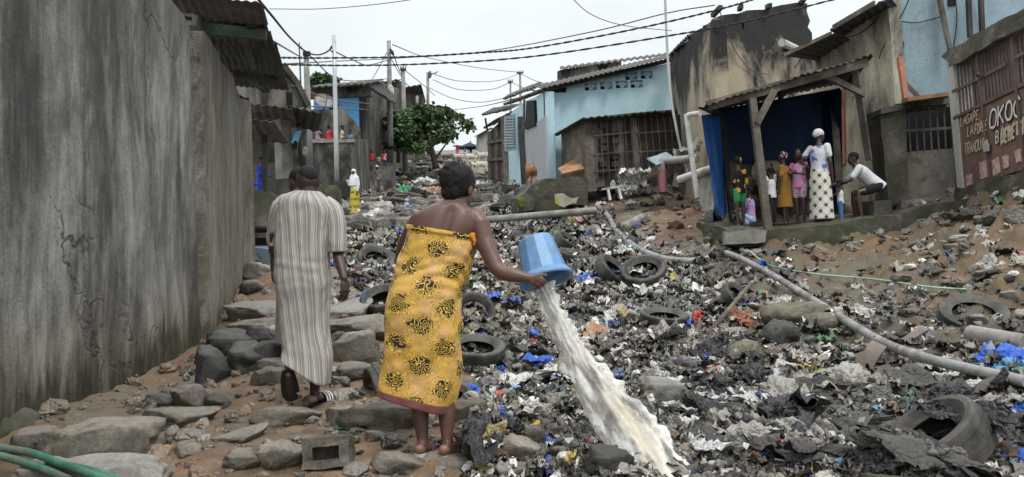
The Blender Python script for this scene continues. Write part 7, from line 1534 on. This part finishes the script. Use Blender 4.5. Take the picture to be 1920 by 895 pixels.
# slick of muddy water in the near litter
NW = NT('muddy_water'); nwo = NW.coord('Object'); NW.bump(NW.noise(nwo, 7, 5, .6), .25, .03); NW.out(NW.mix((.05, .048, .044), (.11, .105, .095), NW.noise(nwo, 3, 4)), .12, .6)
c = hit(1575, 815); bm = bmesh.new(); rim = [c+Vector((math.cos(a)*(.48+.13*math.sin(3*a+1)+.06*math.sin(7*a)), math.sin(a)*(.40+.09*math.sin(2*a)+.05*math.sin(5*a)),   .10)) for a in [k*2*math.pi/48 for k in range(48)]]
polyprism(bm, rim, Vector((0, 0, -.25))); tag(obj('puddle_water', bm, NW.m), kind='structure')
for q in ((795, 352, 46, 'white', 'white cushion on the heap left of the woman\'s head'), (790, 372, 60, 'pale', 'pale sheet on the heap left of the woman\'s head'), (760, 362, 36, 'green', 'turquoise green cloth on the heap left of the woman\'s head'), (720, 408, 70, 'pale', 'grey sheet on the stones left of the woman'), (700, 418, 60, 'white', 'white plastic on the stones left of the woman'), (950, 385, 60, 'pale', 'pale rubbish pile at the foot of the concrete block')): bag(q[0], q[1], q[2], q[3], q[4], None, None, 'cloth', 'cloth')
# bottles and small rubbish
def bottle(px, py, lpx, mat, label, d=(1, 0, .3)):
    p = hit(px, py)+Vector((0, 0, .04)); L_ = lpx*mpp(p.y); d = Vector(d).normalized(); e = empty('bottle', p, label, 'bottle'); bm = bmesh.new(); tube(bm, [p+d*L_*t for t in (0, .03, .5, .66, .8, .86, .97)], [L_*k for k in (.14, .17, .17, .16, .08, .06, .06)], 14); obj('flask', bm, mat, e, True)
    bm = bmesh.new(); tube(bm, [p+d*L_*.95, p+d*L_*1.03], L_*.072, 12); obj('cap', bm, BAG['blue'], e); return e
N_ = NT('clear_plastic'); N_.b.inputs['Transmission Weight'].default_value = .75; N_.b.inputs['IOR'].default_value = 1.15; clr = N_.out((.75, .8, .8), .15)
bottle(1574, 716, 36, BAG['white'], 'white bottle lying at the foot of the eroded bank', (.6, .3, .7)); bottle(1858, 690, 44, clr, 'clear bottle standing above the long pipe', (.05, 0, 1)); bottle(1806, 712, 40, clr, 'clear bottle with yellow dregs below the long pipe', (.3, 0, -.5)); bottle(1108, 722, 20, BAG['white'], 'small white bottle in the litter by the water', (.8, .2, .3)); bottle(1300, 748, 40, BAG['pale'], 'dirty pale bottle right of the pale boulder', (.8, .1, -.4))
tr = empty('pill_tray', hit(1888, 832), 'white plastic tray with six pockets by the big treaded tyre', 'tray'); c = P(1888, 824, 4.85); bm = bmesh.new(); rt_ = Matrix.Rotation(R(-28), 3, 'X') @ Matrix.Rotation(R(6), 3, 'Y'); box(bm, c, (.07, .012, .062), rt_); obj('plate', bm, BAG['white'], tr)
for i in range(3):
    for j in (-1, 1): bm = bmesh.new(); ellipsoid(bm, c+rt_ @ Vector((j*.017, -.006, (i-1)*.019)), (.011, .008, .007), None, 8, 6); obj('pocket', bm, M['black'], tr)
bag(540, 798, 34, 'yellow', 'crumpled yellow green wrapper on the path', 9, None, 'wrapper', 'wrapper'); bag(632, 806, 20, 'green', 'tiny green scrap on the path', 7, None, 'wrapper', 'wrapper')

# ------------------------------------------------------------------ pale blue car wreck behind the stucco wall
car = empty('car_wreck', P(490, 500, 13), 'pale blue car body panel with a dark window strip stranded by the low wall', 'car')
M['carblue'] = surf('pale_blue_car_paint', [(.22, .33, .43), (.29, .41, .51), (.35, .47, .56)], 3, rough=.35, bump=.05, dirt=(.25, .27, .27), dscale=3)
FK = Face(P(455, 480, 13.2), P(520, 480, 12.8)); lightp = [(459, 484), (459, 474), (472, 473), (473, 484)]; light2 = [(475, 484), (474, 475), (481, 473), (483, 478), (479, 486)]
o = panel('body', FK, [(448, 464), (480, 461), (513, 464), (526, 472), (524, 496), (515, 503), (482, 500), (448, 502)], M['carblue'], car, 1.3, 0, [lightp, light2])
bmesh_ = bmesh.new(); bmesh_.from_mesh(o.data); bmesh.ops.bevel(bmesh_, geom=[e for e in bmesh_.edges if e.calc_length() > .08 and abs(e.calc_face_angle(0)) > .8], offset=.03, segments=3, affect='EDGES'); bmesh_.to_mesh(o.data); bmesh_.free()
for q in (lightp, light2): panel('headlight', FK, q, M['black'], car, .05, .06)
panel('windscreen', FK, [(452, 448), (512, 445), (520, 462), (448, 463)], M['black'], car, .9, .25); bm = bmesh.new(); tube(bm, smooth_path([FK.pt(446, 432, .2), FK.pt(470, 427, .2), FK.pt(512, 429, .2)], 5), .045, 10); bar(bm, FK.pt(447, 434, .6), FK.pt(512, 431, .6), 1.0, .04); obj('roof', bm, M['carblue'] if False else M['tin_dark'], car, True)

# ------------------------------------------------------------------ cables across the sky
def cable(pts, r, label, mat='cable', twist=0, group=None):
    q = smooth_path([P(*p) for p in pts], 22); bm = bmesh.new()
    if twist:
        L_ = 0
        for ph in (0, math.pi):
            s_ = []
            for i, p in enumerate(q): s_.append(p+Vector((0, math.sin(i*1.3+ph), math.cos(i*1.3+ph)))*r*.9)
            tube(bm, s_, r*.8, 6)
    else: tube(bm, q, r, 6)
    return tag(obj('cable', bm, M[mat], None, True), label, 'cable', group)
cable([(500, 108, 14.5), (600, 109, 17), (760, 107, 18), (900, 99, 18), (1000, 90, 18), (1180, 57, 17.5), (1340, 20, 17), (1440, -9, 16.5)], .015, 'upper thick twisted cable strung right across the sky', twist=1)
cable([(520, 121, 14.8), (650, 123, 18), (800, 120, 19), (1000, 106, 19), (1250, 68, 18), (1400, 40, 17.5), (1600, -10, 17)], .015, 'lower thick twisted cable strung right across the sky', twist=1)
cable([(480, -6, 12), (510, 30, 14), (545, 72, 19), (575, 98, 22.4), (596, 103, 23.5), (612, 98, 24.3), (624, 88, 24.5)], .024, 'dark sagging cable from the near roof to the shiny metal pole')
cable([(500, 122, 20), (650, 114, 30), (735, 110, 40), (900, 98, 34), (1100, 62, 28), (1250, 25, 26), (1340, 10, 25)], .022, 'thin grey cable between the two twisted ones', 'wire')
cable([(505, 17, 12), (600, 17, 12), (700, 9, 11.5), (790, -3, 11)], .006, 'single thin wire along the top edge of the sky', 'wire'); cable([(1070, -5, 14), (1110, 28, 15), (1170, 48, 16), (1260, 58, 18)], .008, 'thin wire dropping toward the mouldy house', 'wire')
cable([(626, 96, 24.5), (660, 112, 30), (690, 122, 36), (731, 112, 40), ], .022, 'service wire from the metal pole to the electricity pole', 'wire')
for i, q in enumerate(([(736, 84, 40), (800, 108, 60), (900, 128, 66), (975, 136, 70)], [(737, 100, 40), (748, 130, 44), (762, 162, 60)], [(734, 112, 40), (756, 150, 55), (770, 165, 60)], [(758, 131, 47), (800, 165, 60), (815, 180, 62)], [(815, 140, 62), (860, 152, 65), (930, 152, 66), (975, 138, 70)], [(812, 150, 62), (860, 168, 64), (920, 168, 64), (957, 155, 62)], [(805, 165, 62), (850, 185, 62), (900, 192, 60), (957, 182, 50)], [(975, 138, 70), (1000, 150, 60), (1030, 160, 40)], [(560, 205, 20), (600, 200, 24), (700, 206, 38), (820, 208, 60), (900, 200, 50), (1020, 172, 24)], [(545, 160, 20), (620, 185, 28), (700, 196, 36)], [(575, 100, 22.5), (640, 150, 32), (729, 148, 40)], [(500, 70, 12), (560, 105, 22), (574, 110, 22.5)], [(729, 92, 40), (700, 145, 42), (672, 178, 36)], [(957, 154, 62), (985, 166, 50), (1010, 172, 26)])):
    cable(q, .012+.00022*max(p[2] for p in q)*1.0, 'fine service wire criss crossing the sky above the alley', 'wire', group='service wires above the alley')
run('house_wire', [(1350, 22, 18.3), (1362, 60, 18.4), (1385, 105, 18.6), (1410, 132, 18.9), (1440, 140, 19.1)], .012, 'wire', 'loose wire looping over the mouldy front wall', 'wire', 6); run('house_wire', [(1490, 128, 19), (1510, 100, 18.6), (1540, 70, 16.8), (1600, 68, 16.6), (1640, 40, 16.1), (1655, 15, 15.8)], .012, 'cable', 'dark wire hung along the cream wall', 'wire', 6)

# ------------------------------------------------------------------ trees
def leafmat(name, cols):
    N = NT(name); o = N.coord('Object'); t = N.attr('tint'); n = N.noise(o, .9, 4, .6); c = N.mix(t, N.mix(t, (.02, .05, .015), .6), N.ramp(n, [(.4, 0), (.6, 1)])); N.b.inputs['Transmission Weight'].default_value = 0; return N.out(c, .55, .35)
M['leaf'] = leafmat('green_leaves', None); M['bark'] = surf('dark_bark', [(.025, .022, .018), (.06, .052, .042), (.11, .095, .08)], 5, rough=.9, bump=.6)
def tree(name, base, blobs, nleaf, lsize, label, limbs, pal, seed=1):
    e = empty(name, base, label, 'tree'); bm = bmesh.new()
    for pts, r in limbs: tube(bm, smooth_path([Vector(p) for p in pts], 4), [r*(1-.75*i/(4*(len(pts)-1))) for i in range(4*(len(pts)-1)+1)], 8)
    obj('trunk', bm, M['bark'], e, True); rg = np.random.default_rng(seed); Vv, Tt, Cc_ = [], [], []; w_ = np.array([b[1]*b[2]*b[3] for b in blobs]); w_ = w_/w_.sum(); nv = 0
    for i in range(nleaf):
        b = blobs[rg.choice(len(blobs), p=w_)]; d = rg.normal(size=3); d /= np.linalg.norm(d); r = (.55+.5*rg.random())**.7; p = np.array(b[0])+d*np.array(b[1:4])*r
        if fbm(np.array([p[0]*1.3]), np.array([p[1]*1.3]), np.array([p[2]*1.6]), s=seed, o=2)[0] < -.18: continue
        s = lsize*math.exp(rg.normal(0, .25)); a = rg.normal(size=3); a /= np.linalg.norm(a); a[2] = a[2]*.5-.2; a /= np.linalg.norm(a); q = np.cross(a, rg.normal(size=3)); q /= np.linalg.norm(q); q = q*.34
        m_ = p+a*s*.5; Vv += [p, m_+q*s+np.array([0, 0, .06*s]), p+a*s, m_-q*s+np.array([0, 0, .06*s])]; Tt += [[nv, nv+1, nv+2], [nv, nv+2, nv+3]]; nv += 4; c = np.array(pal[rg.integers(len(pal))])*rg.uniform(.75, 1.25); Cc_ += [c]*4
    cr = link('crown', np_mesh('crown', np.array(Vv), np.array(Tt), np.array(Cc_)), M['leaf'], e); return e
D_ = 45; u_ = mpp(D_)
def tb(px, py, d, rx, ry): return (tuple(P(px, py, d)), rx*u_, max(rx, ry)*u_*.8, ry*u_)
bl = [tb(748, 242, 44, 34, 30), (*tb(735, 262, 44, 26, 16),), tb(790, 226, 45, 40, 24), tb(832, 222, 46, 34, 20), tb(862, 238, 45, 26, 16), tb(820, 250, 44, 40, 18), tb(775, 252, 43, 34, 18), tb(798, 208, 46, 34, 12), tb(880, 244, 46, 10, 7), tb(766, 278, 43, 14, 8)]
tree('bushy_tree', P(818, 312, 44), bl, 11500, .25, 'spreading green tree growing from the stones in mid alley', [([P(818, 316, 44), P(812, 290, 44), P(806, 262, 44), P(800, 225, 45)], .20), ([P(812, 292, 44), P(785, 268, 43.6), P(755, 245, 44)], .12), ([P(808, 275, 44), P(840, 250, 44.6), P(868, 236, 45)], .11), ([P(806, 268, 44), P(815, 240, 45), P(832, 218, 46)], .10), ([P(815, 300, 44), P(835, 272, 44), P(850, 250, 44)], .07), ([P(811, 288, 44), P(792, 262, 44), P(780, 230, 45)], .07)], [(.055, .095, .035), (.075, .135, .048), (.105, .165, .068), (.038, .07, .028)], 4)
bl = [(tuple(P(608, 152, 70)), 27*mpp(70), 1.5, 11*mpp(70)), (tuple(P(592, 158, 70)), 12*mpp(70), 1, 8*mpp(70))]
tree('round_tree', P(608, 200, 70), bl, 1500, .42, 'round green tree top showing above the blue walled house', [([P(608, 240, 70), P(608, 155, 70)], .25)], [(.06, .12, .04), (.08, .15, .05), (.045, .09, .03)], 9)
bl = [(tuple(P(780, 277, 43)), 16*u_, .4, 8*u_)]
tree('shrub', P(780, 292, 43), bl, 260, .22, 'small bright shrub under the spreading tree', [([P(780, 294, 43), P(780, 280, 43)], .04)], [(.09, .17, .05), (.12, .2, .06)], 12)

# ------------------------------------------------------------------ animals
def beast(name, px, py, d, L_, yaw, mat, label, group=None, wool=True, tail=None):
    e = empty(name, P(px, py, d), label, 'sheep' if name == 'sheep' else 'goat', group, R(yaw)); s = L_; bm = bmesh.new()
    ellipsoid(bm, Vector((0, 0, .62))*s, (.19*s if wool else .15*s, .46*s, .22*s if wool else .19*s)); ellipsoid(bm, Vector((0, .30, .62))*s, (.16*s, .22*s, .23*s)); ellipsoid(bm, Vector((0, -.32, .64))*s, (.165*s, .2*s, .2*s))
    capsule(bm, [Vector((0, .40, .68))*s, Vector((0, .56, .86))*s], [.12*s, .09*s]); capsule(bm, [Vector((0, .55, .90))*s, Vector((0, .68, .86))*s, Vector((0, .80, .78))*s], [.09*s, .075*s, .045*s])
    for k in (-1, 1):
        capsule(bm, [Vector((.05*k, .55, .93))*s, Vector((.15*k, .52, .86))*s], [.03*s, .02*s]); capsule(bm, [Vector((.10*k, .28, .52))*s, Vector((.10*k, .30, .28))*s, Vector((.10*k, .28, .03))*s], [.075*s, .036*s, .028*s])
        capsule(bm, [Vector((.10*k, -.32, .56))*s, Vector((.11*k, -.26, .38))*s, Vector((.11*k, -.40, .24))*s, Vector((.11*k, -.38, .03))*s], [.11*s, .07*s, .036*s, .028*s])
    capsule(bm, [Vector((0, -.48, .70))*s, Vector((0, -.56, .78 if tail else .55))*s, Vector((0, -.55, .95 if tail else .42))*s], [.035*s, .03*s, .02*s])
    me = remeshed(bm, 'body', .03*s, 2); co = np.empty(len(me.vertices)*3); me.vertices.foreach_get('co', co); co = co.reshape(-1, 3)
    if wool:
        no = np.array([v.normal for v in me.vertices]); co = co+no*(fbm(co[:, 0]*9/s, co[:, 1]*9/s, co[:, 2]*9/s, s=3, o=2)*.03*s*(co[:, 2] > .4*s))[:, None]; me.vertices.foreach_set('co', co.ravel())
    o = bpy.data.objects.new('body', me); COL.objects.link(o); o.parent = e; me.materials.append(mat); return e
M['wool'] = surf('dirty_white_fleece', [(.38, .35, .30), (.52, .49, .43), (.6, .57, .52)], 6, rough=.95, bump=.8); M['goat'] = surf('brown_goat_hair', [(.16, .075, .035), (.26, .13, .06), (.34, .19, .10)], 4, rough=.9, bump=.4)
for i, (px, py, yw, L_) in enumerate(((884, 309, 100, .85), (907, 307, 60, .85), (903, 322, 110, .75), (861, 307, 80, .7), (888, 320, 140, .6))): beast('sheep', px, py, 52-i, L_, yw, M['wool'], ('woolly white sheep left of the pair by the plank shack', 'woolly white sheep standing beside the plank shack', 'nearest white sheep turned with its head low', 'white sheep just behind the woman\'s hair', 'small white sheep in front of the flock')[i], 'sheep by the plank shack')
beast('goat', 996, 350, 19.9, .62, 12, M['goat'], 'brown goat seen from behind on the dark mossy block', None, False, True)

# ------------------------------------------------------------------ far end of the alley
ps = empty('parasol', P(876, 296, 74), 'dark parasol over a stall at the alley top', 'parasol'); bm = bmesh.new(); c = P(880, 272, 74); a8 = [bm.verts.new(c+Vector((1.3*math.cos(k*.7854), 1.2*math.sin(k*.7854), -.3))) for k in range(8)]; v0 = bm.verts.new(c+Vector((0, 0, .25)))
for k in range(8): bm.faces.new((v0, a8[k], a8[(k+1) % 8]))
bmesh.ops.solidify(bm, geom=bm.faces[:], thickness=.04); obj('canopy', bm, M['strap'], ps); part_box('pole', P(878, 298, 74), c, .06, .06, M['iron'], ps)
hat = bmesh.new(); tube(hat, [P(857, 274.5, 72), P(857, 273.5, 72), P(857, 272, 72)], [.42, .40, .1], 14); tag(obj('head_tray', hat, M['timber_new']), 'round brown tray carried on the head of the person in magenta', 'tray')
bn_ = empty('bench', P(848, 306, 50), 'plain grey plank bench behind the woman\'s hair', 'bench'); part_box('seat', P(828, 292, 50), P(868, 291, 50), .4, .08, M['concrete'], bn_)
for px in (832, 850, 864): part_box('leg', P(px, 292, 50), P(px+.5, 312, 50), .1, .1, M['concrete'], bn_)
